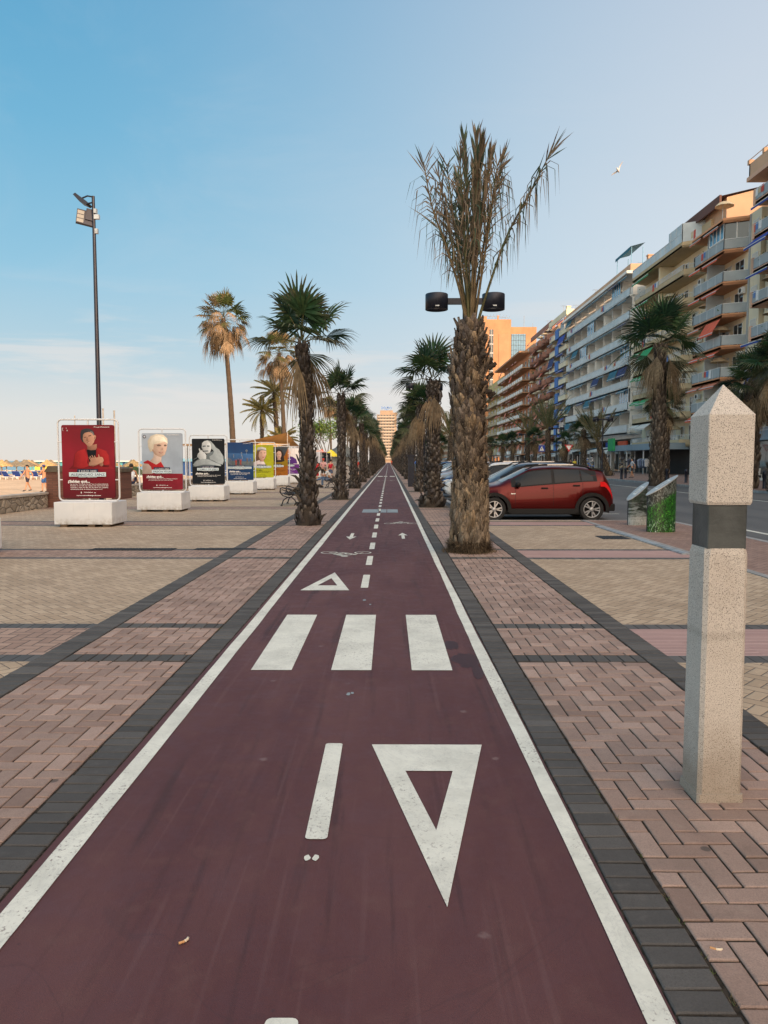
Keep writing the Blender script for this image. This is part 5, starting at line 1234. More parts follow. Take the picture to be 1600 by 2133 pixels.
        g=MB(); z=lerp_tab(s.top,s.L-.40); g.prism([(s.L-.62,z+.03),(s.L-.22,z+.0),(s.L-.20,z-.03),(s.L-.55,z-.03)],'y',-.56,.56); g.build('roof_spoiler',M['carblack'],root)
    for xc in (s.xw1,s.xw2):
        for sg in (-1,1):
            w=empty('wheel',(xc,sg*.80,.315)); w.parent=root; w.rotation_euler=(R(90)*(1 if sg<0 else -1),random.Random(int(xc*10)+sg).uniform(0,1)*0,0)
            g=MB(); g.lathe([(.205,-.08),(.23,-.095),(.29,-.10),(.315,-.085),(.32,0),(.315,.085),(.29,.10),(.235,.095),(.21,.075)],40,0); g.build('tyre',M['tyre'],w)
            g=MB(); g.lathe([(.212,.085),(.205,.06),(.195,.055),(.19,.02),(.001,.02)],36,1); g.lathe([(.222,.088),(.216,.094),(.206,.090),(.203,.07)],36,0)
            for k in range(5):
                a=2*PI*k/5
                for da in (-.20,.20):
                    c0=(math.cos(a+da*.4)*.045,math.sin(a+da*.4)*.045); c1=(math.cos(a+da)*.206,math.sin(a+da)*.206); dx,dy=c1[0]-c0[0],c1[1]-c0[1]; l=math.hypot(dx,dy); nx,ny=-dy/l*.016,dx/l*.016
                    g.prism([(c0[0]+nx,c0[1]+ny),(c1[0]+nx*1.1,c1[1]+ny*1.1),(c1[0]-nx*1.1,c1[1]-ny*1.1),(c0[0]-nx,c0[1]-ny)],'z',.055,.082)
            g.lathe([(.058,.05),(.056,.088),(.03,.095),(.001,.095)],16,0); g.build('rim',[M['rim'],M['carblack']],w)
    return root
def place(car,x,y,lab,rz=0,cat='car',group='cars parked nose-in beside the palms'):
    car.location=(x,y,-.06); car.rotation_euler=(0,0,rz); tag(car,lab,cat,group); return car
red=make_car(carshape(L=4.09,hood=1.02,rake=.27),rails=True,clad=True,paint=M['carred'])
place(red,1.96,20.75,'dark red hatchback with black wheel arches and roof rails, side on, nearest parked car')
P2={n:carpaint(n+'_paint',c,m) for n,c,m in (('blue_grey',(.07,.10,.14),.4),('silver',(.40,.42,.44),.5),('white',(.68,.70,.71),.0),('navy',(.02,.06,.17),.4),('black',(.008,.008,.010),.2),('maroon',(.16,.012,.02),.3),('grey',(.16,.17,.18),.4))}
suv=make_car(carshape(L=4.32,H=1.555,hood=1.02,ws=.84,Wd=.915,belt=.97),rails=True,paint=P2['blue_grey']); place(suv,2.10,23.65,'blue-grey car right behind the red hatchback, windscreen and roof showing',R(1))
sed=make_car(carshape(L=4.25,H=1.50,hood=1.12,ws=.86),paint=P2['silver']); place(sed,2.35,26.45,'silver car parked third in the row, only its pale roof showing')
def copycar(src,paint,x,y,lab,rz=0,sc=1):
    c=dup(src); place(c,x,y,lab,rz)
    for ch in c.children:
        if ch.name.startswith('body'): ch.material_slots[0].link='OBJECT'; ch.material_slots[0].material=P2[paint]
    c.scale=(sc,)*3; return c
copycar(suv,'white',2.25,30.3,'white car nose showing between the two nearest right-row palms',R(-2))
copycar(sed,'navy',2.2,33.3,'navy blue car nose just left of the tall shaggy palm trunk')
copycar(sed,'black',2.5,36.8,'black car with pale reflecting windscreen behind the navy one')
cols_=['silver','maroon','grey','white','black','blue_grey','navy','silver','maroon','grey','white','silver']
seen=['silver','maroon','grey','white']
for i,c in enumerate(cols_):
    y=40+2.85*i+(1.2 if i>4 else 0)
    copycar(suv if i%3==0 else sed,c,2.3+.1*(i%2),y,f'{c.replace("_"," ")} parked car, {ORD[i]} beyond the black car in the row',R((-1,1,0)[i%3]))
# ------------------------------------------------------------------ people
def skinobj(name,pts,edges,m,parent,root=0,lv=1):
    """pts: list of (co, radius)"""
    me=bpy.data.meshes.new(name); me.from_pydata([p for p,_ in pts],edges,[]); me.materials.append(m)
    o=link(name,me,parent); s=o.modifiers.new('Skin','SKIN'); s.use_smooth_shade=True
    for i,(p,r) in enumerate(pts):
        v=me.skin_vertices[0].data[i]
        v.radius=r if hasattr(r,'__len__') else (r,r); v.use_root=(i==root)
    sb=o.modifiers.new('Sub','SUBSURF'); sb.levels=lv; sb.render_levels=lv
    return o
SKM={k:mat('skin_'+k,c,.6,.08,6) for k,c in (('tan',(.42,.22,.13)),('light',(.48,.29,.21)),('dark',(.18,.09,.055)))}
def cm(n,c): return mat(n+'_cloth',c,.85,.15,8)
def figure(loc,rz,lab,skin='tan',pose=None,hair=((.03,.02,.015),'short'),top=None,bottom=None,dress=None,hat=None,scale=1.0,group=None,shoes=(.05,.05,.05),sleeves=True,longlegs=False,fingers=True):
    J={'pel':(0,0,.93),'spi':(0,0,1.10),'che':(0,-.01,1.30),'nek':(0,0,1.46),'jaw':(0,.02,1.53),'hea':(0,.015,1.62),'top':(0,.0,1.70)}
    for s,n in ((-1,'L'),(1,'R')):
        J['sh'+n]=(s*.175,0,1.40); J['el'+n]=(s*.235,-.02,1.13); J['wr'+n]=(s*.235,.05,.89); J['ha'+n]=(s*.23,.07,.82)
        J['hi'+n]=(s*.095,0,.90); J['kn'+n]=(s*.105,.02,.50); J['an'+n]=(s*.105,-.01,.085); J['to'+n]=(s*.12,.14,.035)
    if pose: J.update(pose)
    rad={'pel':.125,'spi':.115,'che':.135,'nek':.052,'jaw':.068,'hea':.088,'top':.052,'sh':.062,'el':.042,'wr':.028,'ha':.034,'hi':.092,'kn':.058,'an':.038,'to':.034}
    o=empty('person',loc,rz,lab,'person',group); o.scale=(scale,)*3
    keys=list(J); idx={k:i for i,k in enumerate(keys)}
    pts=[(Vector(J[k]),rad.get(k,rad.get(k[:2]))) for k in keys]
    E=[('pel','spi'),('spi','che'),('che','nek'),('nek','jaw'),('jaw','hea'),('hea','top')]
    for n in 'LR': E+=[('che','sh'+n),('sh'+n,'el'+n),('el'+n,'wr'+n),('wr'+n,'ha'+n),('pel','hi'+n),('hi'+n,'kn'+n),('kn'+n,'an'+n),('an'+n,'to'+n)]
    ed=[(idx[a],idx[b]) for a,b in E]
    skinobj('body',pts,ed,SKM[skin],o)
    H=Vector(J['hea']); ax=(Vector(J['top'])-Vector(J['jaw'])).normalized()
    if fingers:
        for n,s in (('L',-1),('R',1)):
            w=Vector(J['wr'+n]); h=Vector(J['ha'+n]); d=(h-w).normalized(); sd=d.cross(Vector((s,0,0.01))).normalized(); g=MB()
            for k in range(4):
                b=h+sd*(-.03+.02*k); L=(.062,.074,.07,.055)[k]; c=Vector((-s*.02,0,0)); g.tube([b,b+d*L*.5,b+d*L*.9+c],[.010,.009,.007],5)
            b=w.lerp(h,.6)+sd*.035; g.tube([b,b+sd*.03+d*.02,b+sd*.035+d*.05],[.011,.010,.008],5); g.build('fingers',SKM[skin],o)
    fw=(Vector(J['jaw'])-Vector(J['nek'])); f=Vector((fw.x,fw.y,0)); f=f.normalized() if f.length>1e-3 else Vector((0,1,0))
    g=MB(); g.ball(H+f*.088-ax*.01,.016,0,(1,1,1),6,(.7,1.1,1.3)); sd=f.cross(ax).normalized()
    for s in (-1,1): g.ball(H+sd*s*.085-ax*.015,.02,0,(1,1,1),6,(.5,.9,1.5))
    g.build('nose_and_ears',SKM[skin],o)
    g=MB()
    for s in (-1,1): g.ball(H+f*.080+sd*s*.032+ax*.008,.009,0,(1,1,1),6)
    g.box(0,0.001,0,.001,0,.001,0,(1,1,1),Matrix.Translation(H)); g.ball(H+f*.082-ax*.05,.012,0,(1,1,1),6,(2,.5,.5)); g.build('eyes_and_mouth',M['black'],o)
    hc,style=hair
    if style!='bald':
        g=MB(); c=H+ax*.022-f*.016; g.ball(c,.098,0,(1,1,1),10,(.95,1.0,.98) )
        if style=='long': g.tube([c-f*.05,c-f*.085-ax*.12,c-f*.08-ax*.26],[.075,.07,.03],8,0)
        if style=='bun': g.ball(c-f*.09+ax*.04,.05,0,(1,1,1),8)
        hb=g.build('hair',mat('hair',hc,.7,.2,20),o)
        # expose the face: flatten hair in front
        for v in hb.data.vertices:
            r=v.co-c
            if r.dot(f)>.035 and r.dot(ax)<.045: v.co-=f*(r.dot(f)-.0)*.9
    if hat:
        g=MB(); c=H+ax*.05; Mx=Matrix.Translation(c)@f.to_track_quat('Y','Z').to_matrix().to_4x4()
        g.lathe([(.103,-.01),(.104,.02),(.085,.06),(.04,.078),(.001,.08)],14,0,(1,1,1),Mx); g.prism([(-.07,.08),(.07,.08),(.055,.17),(-.055,.17)],'z',-.008,.004)
        n=len(g.v)-8
        for i in range(n,len(g.v)): g.v[i]=tuple(Mx@Vector(g.v[i]))
        g.build('cap',cm('cap',hat),o)
    def cloth(name,keys_,ed_,m,grow,extra=None):
        id2={k:i for i,k in enumerate(keys_)}; P=[]
        for k in keys_:
            if extra and k in extra: P.append(extra[k])
            else: P.append((Vector(J[k]),rad.get(k,rad.get(k[:2]))+grow))
        skinobj(name,P,[(id2[a],id2[b]) for a,b in ed_],m,o)
    V=lambda k:Vector(J[k])
    if top:
        ex={}; ks=['pel','spi','che','shL','shR']; e=[('pel','spi'),('spi','che'),('che','shL'),('che','shR')]
        if sleeves:
            for n in 'LR': ex['sl'+n]=(V('sh'+n).lerp(V('el'+n),.8),.062); ks.append('sl'+n); e.append(('sh'+n,'sl'+n))
        cloth('shirt',ks,e,cm('top',top),.024,ex)
    if bottom:
        ex={}; ks=['spb','pel','hiL','hiR']; e=[('spb','pel'),('pel','hiL'),('pel','hiR')]; ex['spb']=(V('pel').lerp(V('spi'),.5),.135)
        for n in 'LR':
            if longlegs: ks+=['kn'+n,'ab'+n]; ex['ab'+n]=(V('kn'+n).lerp(V('an'+n),.92),.06); e+=[('hi'+n,'kn'+n),('kn'+n,'ab'+n)]
            else: ex['th'+n]=(V('hi'+n).lerp(V('kn'+n),.85),.092); ks.append('th'+n); e.append(('hi'+n,'th'+n))
        cloth('trousers' if longlegs else 'shorts',ks,e,cm('bottom',bottom),.022,ex)
    if dress:
        g=MB(); prof=[(.10,1.44),(.155,1.40),(.165,1.25),(.135,1.12),(.17,.95),(.20,.75),(.235,.45),(.23,.44)]
        g.lathe(prof,20,0,(1,1,1),Matrix.Diagonal((1.08,.78,1,1))); d=g.build('dress',cm('dress',dress),o)
        for v in d.data.vertices:
            if v.co.z<1.0: a=math.atan2(v.co.y,v.co.x); k=1+.07*math.sin(a*7)*(1.05-v.co.z); v.co.x*=k; v.co.y*=k
        g=MB()
        for n in 'LR': g.tube([V('sh'+n),V('sh'+n).lerp(V('el'+n),.45)],[.075,.062],8)
        g.build('sleeve',cm('dress',dress),o)
    g=MB()
    for n in 'LR':
        a=V('an'+n); t=V('to'+n); g.tube([a+(a-t)*.25+Vector((0,0,-.03)),a.lerp(t,.4)+Vector((0,0,-.015)),t.lerp(a,-.25)],[.036,.044,.03],8)
    g.build('shoes',cm('shoe',shoes),o)
    return o
def stride(a,arm=.15):
    p={}
    for n,s,k in (('L',-1,1),('R',1,-1)):
        q=a*k; p['kn'+n]=(s*.10,.40*math.sin(q)+.03,.90-.40*math.cos(q)); p['an'+n]=(s*.10,.80*math.sin(q)-(.06 if q<0 else -.02),.93-.84*math.cos(q)); p['to'+n]=(s*.11,p['an'+n][1]+.14,p['an'+n][2]-.05)
        p['el'+n]=(s*.24,-arm*k*1.2-.03,1.14); p['wr'+n]=(s*.22,-arm*k*2+.07,.91); p['ha'+n]=(s*.21,-arm*k*2.3+.1,.84)
    return p
back={'elL':(-.25,-.12,1.15),'wrL':(-.06,-.17,.98),'haL':(.02,-.17,.95),'elR':(.25,-.12,1.15),'wrR':(.06,-.18,.98),'haR':(-.01,-.19,.94)}
figure((-23.6,48.3,-.45),R(150),'shirtless man in a black cap and dark shorts walking on the sunlit sand','tan',stride(.30),hat=(.01,.01,.012),bottom=(.018,.02,.045))
figure((-21.9,47.0,-.44),R(75),'shirtless man in blue cap and blue shorts, at the edge of the brick pier','tan',{**stride(.08),'elR':(.22,.16,1.16),'wrR':(.10,.34,1.20),'haR':(.06,.40,1.22),'elL':(-.22,.14,1.14),'wrL':(-.1,.32,1.14),'haL':(-.06,.38,1.15)},hat=(.03,.05,.22),bottom=(.02,.09,.28))
sit={'pel':(0,0,.10),'spi':(0,-.02,.28),'che':(0,.02,.48),'nek':(0,.06,.64),'jaw':(0,.10,.71),'hea':(0,.11,.80),'top':(0,.11,.88)}
for s,n in ((-1,'L'),(1,'R')):
    sit.update({'sh'+n:(s*.17,.04,.58),'el'+n:(s*.25,.12,.34),'wr'+n:(s*.16,.34,.30),'ha'+n:(s*.12,.40,.30),'hi'+n:(s*.09,.02,.09),'kn'+n:(s*.12,.42,.30),'an'+n:(s*.12,.78,.06),'to'+n:(s*.13,.90,.05)})
figure((-11.45,32.9,.52),R(8),'man in a white and navy vest sitting on the beach wall with legs stretched out','tan',sit,top=(.60,.66,.74),bottom=(.012,.02,.06),sleeves=False,hair=((.02,.018,.016),'short'))
figure((-54,158,-.5),R(200),'tiny dark figure standing far out on the sand','dark',None,top=(.03,.03,.035),bottom=(.03,.03,.04))
GW='people strolling past the posters'
figure((-5.62,57.2,0),R(-4),'woman in a long red dress walking away past the dark posters','tan',{**stride(.14)},dress=(.55,.012,.03),hair=((.02,.012,.01),'bun'),scale=.93,group=GW,shoes=(.3,.18,.12))
figure((-5.12,58.0,0),R(0),'red-haired man in a pink shirt and dark shorts, hands behind his back','light',{**stride(.10),**back},top=(.60,.34,.35),bottom=(.05,.045,.04),hair=((.45,.04,.02),'short'),hat=(.55,.03,.02),group=GW)
figure((-4.48,57.0,0),R(5),'dark-haired woman in a red strapless top and denim shorts','light',{**stride(.12)},top=(.50,.015,.04),bottom=(.06,.09,.17),sleeves=False,hair=((.02,.012,.01),'bun'),scale=.97,group=GW)
bs={'pel':(0,0,.50),'spi':(0,.03,.68),'che':(0,.12,.86),'nek':(0,.20,.99),'jaw':(0,.27,1.02),'hea':(0,.30,1.09),'top':(0,.31,1.17),
    'shL':(-.17,.15,.93),'shR':(.17,.15,.93),'elL':(-.22,.28,.72),'elR':(.22,.28,.72),'wrL':(-.08,.46,.74),'wrR':(.08,.46,.76),'haL':(-.03,.52,.76),'haR':(.04,.52,.78),
    'hiL':(-.1,.03,.48),'hiR':(.1,.03,.48),'knL':(-.12,.44,.50),'anL':(-.11,.44,.09),'toL':(-.11,.58,.045),'knR':(.08,.46,.60),'anR':(-.06,.84,.42),'toR':(-.10,.96,.34)}
figure((-3.42,43.2,-.02),R(90),'grey-haired man in a white T-shirt and jeans sitting bent forward on the bench','tan',bs,top=(.66,.67,.68),bottom=(.10,.16,.26),longlegs=True,hair=((.12,.11,.11),'short'),shoes=(.01,.01,.012))
figure((-3.0,70,0),R(20),'person in a red top standing just right of the second left-row palm','tan',None,top=(.5,.04,.03),bottom=(.03,.03,.04))
figure((.9,240,0),R(180),'tiny far cyclist lane walker in an orange-red shirt near the vanishing point','tan',stride(.2),top=(.75,.08,.03),bottom=(.45,.05,.03))
figure((21.6,66,.05),R(80),'person in a light shirt standing before the clothes racks','tan',stride(.1),top=(.35,.42,.5),bottom=(.02,.02,.03))
figure((24,98,.05),R(10),'person in dark clothes walking under the white awnings','tan',stride(.2),top=(.02,.025,.04),bottom=(.02,.02,.03))
figure((23,92,.05),R(190),'person in a yellow top among the displays of the beach shop','tan',None,top=(.6,.5,.05),bottom=(.5,.5,.5))
# ------------------------------------------------------------------ beach edge and beach
def rubble():
    m,nt,b=newmat('rubble_stone'); tc=N(nt,'ShaderNodeTexCoord').outputs['Object']
    mp=N(nt,'ShaderNodeMapping'); mp.inputs['Scale'].default_value=(1,2.6,4.6); nt.links.new(tc,mp.inputs[0])
    v=N(nt,'ShaderNodeTexVoronoi'); v.feature='DISTANCE_TO_EDGE'; nt.links.new(mp.outputs[0],v.inputs['Vector']); v2=N(nt,'ShaderNodeTexVoronoi'); nt.links.new(mp.outputs[0],v2.inputs['Vector'])
    for x in (v,v2): x.inputs['Scale'].default_value=1.25
    hs=N(nt,'ShaderNodeSeparateColor'); nt.links.new(v2.outputs['Color'],hs.inputs[0])
    c=mix_(nt,hs.outputs[0],(.22,.19,.15),(.44,.39,.32)); c=mix_(nt,maprange(nt,noise(nt,tc,9,5,.7),.4,.7,0,.5),c,(.18,.155,.13))
    c=mix_(nt,maprange(nt,v.outputs['Distance'],.0,.07,.8,0),c,(.09,.08,.07)); nt.links.new(c,b.inputs['Base Color']); b.inputs['Roughness'].default_value=.9
    bump(nt,b,math_(nt,'ADD',maprange(nt,v.outputs['Distance'],0,.2),noise(nt,tc,12,5)),.8,.04); return m
M['rubble']=rubble(); M['coping']=mat('stone_coping',(.40,.37,.33),.85,.2,3,bmp=.3,bscale=15)
def beachwall(y0,y1,lab):
    o=empty('beach_wall',(-11.45,(y0+y1)/2,0),0,lab,'wall','low stone wall between promenade and beach'); h=(y1-y0)/2
    g=MB(); g.box(-.13,.13,-h,h,-.6,.44); g.build('stone_wall',M['rubble'],o)
    g=MB(); yy=-h; rnd=random.Random(int(y0))
    while yy<h-.01: e=min(h,yy+rnd.uniform(1.1,1.6)); g.box(-.17,.17,yy+.004,e-.004,.44,.52); yy=e
    g.build('coping',M['coping'],o,bevel=.008)
beachwall(-8,24.55,'low rubble wall with smooth coping ending at the brick pier, left edge')
beachwall(26.0,29.6,'short stretch of rubble wall seen through the red poster frame')
beachwall(31.2,320,'long low rubble wall receding beside the beach, partly in sunlight')
def brickm():
    m,nt,b=newmat('brown_brick'); tc=N(nt,'ShaderNodeTexCoord').outputs['Object']
    mp=N(nt,'ShaderNodeMapping'); mp.inputs['Rotation'].default_value=(R(90),0,0); nt.links.new(tc,mp.inputs[0])
    bt=N(nt,'ShaderNodeTexBrick'); bt.inputs['Scale'].default_value=4; bt.inputs['Color1'].default_value=(.11,.045,.032,1); bt.inputs['Color2'].default_value=(.16,.07,.048,1); bt.inputs['Mortar'].default_value=(.05,.035,.03,1); bt.inputs['Brick Width'].default_value=1.0; bt.inputs['Row Height'].default_value=.24
    nt.links.new(mp.outputs[0],bt.inputs['Vector']); nt.links.new(bt.outputs['Color'],b.inputs['Base Color']); b.inputs['Roughness'].default_value=.85; return m
M['brown']=brickm(); M['roofbr']=mat('dull_pier_cap',(.085,.07,.05),.85,.3,4)
def pier(x,y,w,d,h,lab):
    o=empty('brick_pier',(x,y,0),0,lab,'brick pier'); g=MB(); g.box(-w/2,w/2,0,d,-.5,h-.2); g.build('brickwork',M['brown'],o)
    g=MB(); g.prism([(-w/2-.05,h-.2),(w/2+.05,h-.2),(w/2+.05,h-.06),(-w/2+.1,h)],'y',-.05,d+.05); g.build('sloped_cap',M['roofbr'],o)
pier(-11.05,24.6,.66,1.3,1.38,'brown brick pier with a sloped cap at the end of the beach wall')
pier(-11.0,29.9,.4,1.2,1.30,'second narrower brown brick pier behind the right edge of the red poster')
# thatched umbrellas
M['thatch']=mat('straw_thatch',(.46,.30,.13),.95,.35,5,bmp=.8,bscale=30,c2=(.58,.40,.19)); M['thatchd']=mat('weathered_thatch',(.20,.17,.12),.95,.3,5,bmp=.8,bscale=30); M['wood']=mat('pale_wood',(.35,.28,.2),.8,.2)
def umb(mm):
    rnd=random.Random(4); g=MB(); n=26; prof=[(1.12,1.46),(1.08,1.52),(.75,1.72),(.42,1.90),(.2,2.03),(.14,2.14),(.05,2.2),(.001,2.2)]
    g.lathe(prof,n,0)
    for i in range(n): a=g.v[i]; k=1+rnd.uniform(-.06,.06); g.v[i]=(a[0]*k,a[1]*k,a[2]-rnd.uniform(0,.12))
    g.lathe([(1.1,1.46),(.05,1.85)],n,0)
    me=g.mesh('thatched_roof',mm); g=MB(); g.tube([(0,0,0),(0,0,1.9)],.05,8); return me,g.mesh('pole',M['wood'])
U1=umb(M['thatch']); U2=umb(M['thatchd'])
GU='thatched beach umbrellas standing in rows on the sand'
rnd=random.Random(11); k=0
for row,(y,xa,xb) in enumerate([(83,-46,-16),(91,-52,-20),(100,-58,-24),(112,-64,-30)]):
    x=xa
    while x<xb:
        px=810+1540*x/y
        if -40<px<140 or (row<2 and 225<px<300):
            light=(row==0 and (k%4 in (0,2,3))) or rnd.random()<.25; U=U1 if light else U2
            o=empty('beach_umbrella',(x,y+rnd.uniform(-.8,.8),-.5),rnd.uniform(0,6),f'{"golden" if light else "weathered grey-brown"} straw umbrella, {ORD[k%34]} counting from the left edge in {["the front","the second","the third","the last"][row]} row','beach umbrella',GU)
            link('thatched_roof',U[0],o); link('pole',U[1],o); k+=1
        x+=2.35+rnd.uniform(0,.35)
    k=0
# sun loungers
M['bluecush']=mat('blue_cushion',(.012,.05,.26),.7,.1); 
def lounger():
    o=empty('sun_lounger',(0,0,0)); g=MB(); g.box(-.33,.33,-.95,.95,.28,.34)
    for a in (-.3,.26):
        for b in (-.9,.85): g.box(a,a+.05,b,b+.05,0,.28)
    g.build('frame',M['white'],o); g=MB(); g.box(-.29,.29,-.9,.2,.34,.42); mm=Matrix.Translation((0,.2,.36))@Matrix.Rotation(R(42),4,'X'); g.box(-.29,.29,0,.75,0,.08,M=mm); g.build('cushion',M['bluecush'],o,bevel=.02); return o
l0=lounger(); tag(l0,'blue sun lounger with white frame, first from the left edge','sun lounger','blue sun loungers under the thatched umbrellas')
k=0
for y,xa,xb in ((81,-45,-34.5),(89,-50,-38)):
    x=xa
    while x<xb:
        o=l0 if k==0 else dup(l0); o.location=(x,y,-.5); 
        if k: o['label']=f'blue sun lounger with white frame, {ORD[k]} under the straw umbrellas from the left'
        k+=1; x+=1.25 if k%2 else 1.9
        o.rotation_euler=(0,0,R(180+6*(k%3)))
for x,y,w,lab in ((-46.5,81.5,10,'low white windbreak boards behind the left sun loungers'),(-36,86,6,'low white windbreak boards near the brick pier')):
    g=MB()
    for k in range(int(w/1.1)): g.box(k*1.1,k*1.1+.09,0,.06,0,1.05)
    g.box(0,w,.0,.05,.88,1.0); tag(g.build('windbreak',M['white'],None,(x,y+2,-.5)),lab,'windbreak')
# turquoise and yellow hut, blue shack
M['turq']=mat('turquoise_boards',(.10,.42,.50),.6,.12,2); M['yel']=mat('yellow_board',(.70,.60,.10),.6,.1); M['bluew']=mat('deep_blue_wall',(.012,.07,.24),.55,.15,1.5); M['ltblue']=mat('light_blue_roof',(.16,.38,.55),.5,.1)
o=empty('beach_hut',(-58,118,-.6),0,'long turquoise beach hut with a yellow counter behind the straw umbrellas','beach hut')
g=MB(); g.box(0,17,0,3,0,2.0); g.build('wall',M['turq'],o); g=MB(); g.box(-.3,17.3,-.5,3.3,2.0,2.16); g.build('roof',M['white'],o)
g=MB(); g.box(1.5,3.6,-.06,-.01,.2,1.3); g.build('counter',M['yel'],o)
for k in range(8): g=MB(); g.box(.2+k*2.2,.5+k*2.2,-.12,-.02,0,2.0); g.build('post',M['bluew'] if k%2 else M['white'],o)
o=empty('blue_shack',(-27.5,100,-.5),0,'dark blue beach shack with a light blue roof between the blonde and the black poster','beach shack')
g=MB(); g.box(-1.2,8,0,4,0,1.95); g.build('wall',M['bluew'],o); g=MB(); g.box(-1.4,8.2,-.3,4.2,1.95,2.35); g.build('roof',M['ltblue'],o)
# green slatted half dome
o=empty('slatted_dome',(-19.2,55.5,-.45),R(-8),'dark green slatted half-round shelter on the sand beside the blonde-woman poster','shelter')
M['dgreen']=mat('dark_green_slats',(.03,.07,.03),.7,.2,4)
g=MB()
for k in range(12):
    r=.16+k*.075; g.tube([(r*1.0*math.cos(PI*t/16),-.02*k,.95+r*.65*math.sin(PI*t/16)) for t in range(17)],.028,5)
g.build('slats',M['dgreen'],o); g=MB(); g.box(-1.02,1.02,-.1,.3,.80,.95); g.box(-.9,-.7,0,.2,0,.85); g.box(.7,.9,0,.2,0,.85); g.build('base',M['white'],o)
# shade sails
M['sail']=mat('tan_sailcloth',(.62,.36,.13),.8,.1,1.5); M['sail2']=mat('pale_sailcloth',(.66,.55,.42),.8,.1,1.5)
def sail(c,lab,m):
    o=empty('shade_sail',(0,0,0),0,lab,'shade sail','shade sails of the beach bar'); P=[Vector(p) for p in c]; n=8; vs=[]
    for i in range(n+1):
        for j in range(n+1):
            u,v=i/n,j/n; p=P[0]*(1-u)*(1-v)+P[1]*u*(1-v)+P[2]*u*v+P[3]*(1-u)*v; s=math.sin(PI*u)*math.sin(PI*v); e=(.35*math.sin(PI*u)*abs(2*v-1)+.35*math.sin(PI*v)*abs(2*u-1)); cc=(P[0]+P[1]+P[2]+P[3])/4; q=p.lerp(cc,e*.14); vs.append(q-Vector((0,0,.25*s)))
    g=MB(); g.add(vs,[(i*(n+1)+j,i*(n+1)+j+1,(i+1)*(n+1)+j+1,(i+1)*(n+1)+j) for i in range(n) for j in range(n)],0,smooth=True); g.build('cloth',m,o)
    for p in P: g=MB(); g.tube([(p.x,p.y,-.4),(p.x,p.y,p.z+.08)],.05,8); g.build('post',M['galv'],o)
sail([(-13.4,62,2.9),(-9.0,66,4.05),(-8.2,70,2.75),(-12.4,72,3.2)],'tan shade sail rising to a high corner, above the yellow and orange posters',M['sail'])
sail([(-19,62,2.95),(-13.8,63,3.0),(-13.2,70,3.3),(-19,70,3.0)],'flat pale shade sail behind the black and blue posters',M['sail2'])
sail([(-11.2,58,2.55),(-8.9,60,2.7),(-8.6,64,3.0),(-11,64,3.1)],'small low tan sail directly above the yellow poster',M['sail'])
# bright parasols by the leafy tree
for x,y,c,l in ((-7.6,84,(.65,.10,.03),'bright orange-red parasol in front of the leafy tree'),(-6.7,86,(.75,.62,.04),'bright yellow parasol in front of the leafy tree'),(-8.4,88,(.6,.3,.2),'salmon parasol left of the orange-red one')):
    o=empty('parasol',(x,y,0),0,l,'parasol'); g=MB(); g.lathe([(.85,2.05),(.8,2.15),(.4,2.6),(.02,2.85)],8,0,smooth=False); g.build('canopy',cm('parasol',c),o); g=MB(); g.tube([(0,0,0),(0,0,2.8)],.03,6); g.build('pole',M['white'],o)
# beach bar far left of the avenue
o=empty('beach_bar',(-13.5,205,0),0,'dark low beach bar with pointed roof beyond the second left-row palm','beach bar')
g=MB(); g.box(-4,5,0,6,-.3,2.6); g.build('wall',mat('bar_wall',(.25,.3,.33),.7,.2,1),o); g=MB(); g.lathe([(7,2.6),(2,5.2),(.1,7.2)],6,0,smooth=False,M=Matrix.Translation((.5,3,0))); g.build('roof',mat('bar_roof',(.06,.075,.08),.8,.2),o)
# ------------------------------------------------------------------ apartment blocks along the street
def wallm(n,c,var=.10,sc=.25): 
    m,nt,b=newmat(n); tc=N(nt,'ShaderNodeTexCoord').outputs['Object']
    big=noise(nt,tc,sc,5,.6); st=noise(nt,tc,1.2,5,.7,sc=(1,1,.15)); 
    col=mix_(nt,maprange(nt,big,.3,.7),tuple(x*(1-var) for x in c),tuple(min(1,x*(1+var)) for x in c))
    col=mix_(nt,maprange(nt,st,.52,.75,0,.30),col,tuple(x*.55 for x in c)); nt.links.new(col,b.inputs['Base Color']); b.inputs['Roughness'].default_value=.88
    return m
B={}
for n,c in dict(cream=(.70,.62,.46),paleyel=(.72,.65,.48),salmon=(.60,.30,.17),terra=(.55,.28,.15),pinktan=(.56,.36,.26),brick=(.44,.35,.22),brickdk=(.20,.16,.11),white=(.76,.77,.75),offw=(.74,.74,.71),grey=(.36,.38,.39),blue=(.07,.18,.48),brown=(.30,.15,.11),brownlt=(.46,.30,.21),orange=(.44,.235,.125),orange2=(.44,.25,.14),peach=(.50,.33,.22),mustard=(.48,.40,.18),umber=(.12,.06,.05),dark=(.035,.035,.038),interior=(.11,.10,.09),bluegrey=(.20,.27,.33)).items(): B[n]=wallm('wall_'+n,c)
B['glass']=glassmat('window_glass',(.03,.045,.055)); B['glassb']=glassmat('sky_blue_glazing',(.08,.22,.36)); B['frost']=mat('frosted_panel',(.44,.50,.53),.4,.12,.6); B['frostd']=mat('grey_panel',(.27,.31,.33),.5,.12,.6); B['rail']=mat('white_railing',(.55,.58,.60),.5,.05); B['frame']=mat('white_window_frame',(.66,.67,.66),.5,.05); B['shutter']=mat('roller_shutter',(.58,.56,.51),.6,.08); B['curtain']=mat('pale_curtain',(.50,.55,.55),.7,.2,2)
AW={n:mat('awning_'+n,c,.8,.12,2) for n,c in dict(blue=(.015,.05,.30),teal=(.02,.12,.18),green=(.02,.28,.10),red=(.60,.10,.045),rust=(.48,.15,.08),white=(.60,.60,.57),navy=(.015,.03,.12)).items()}
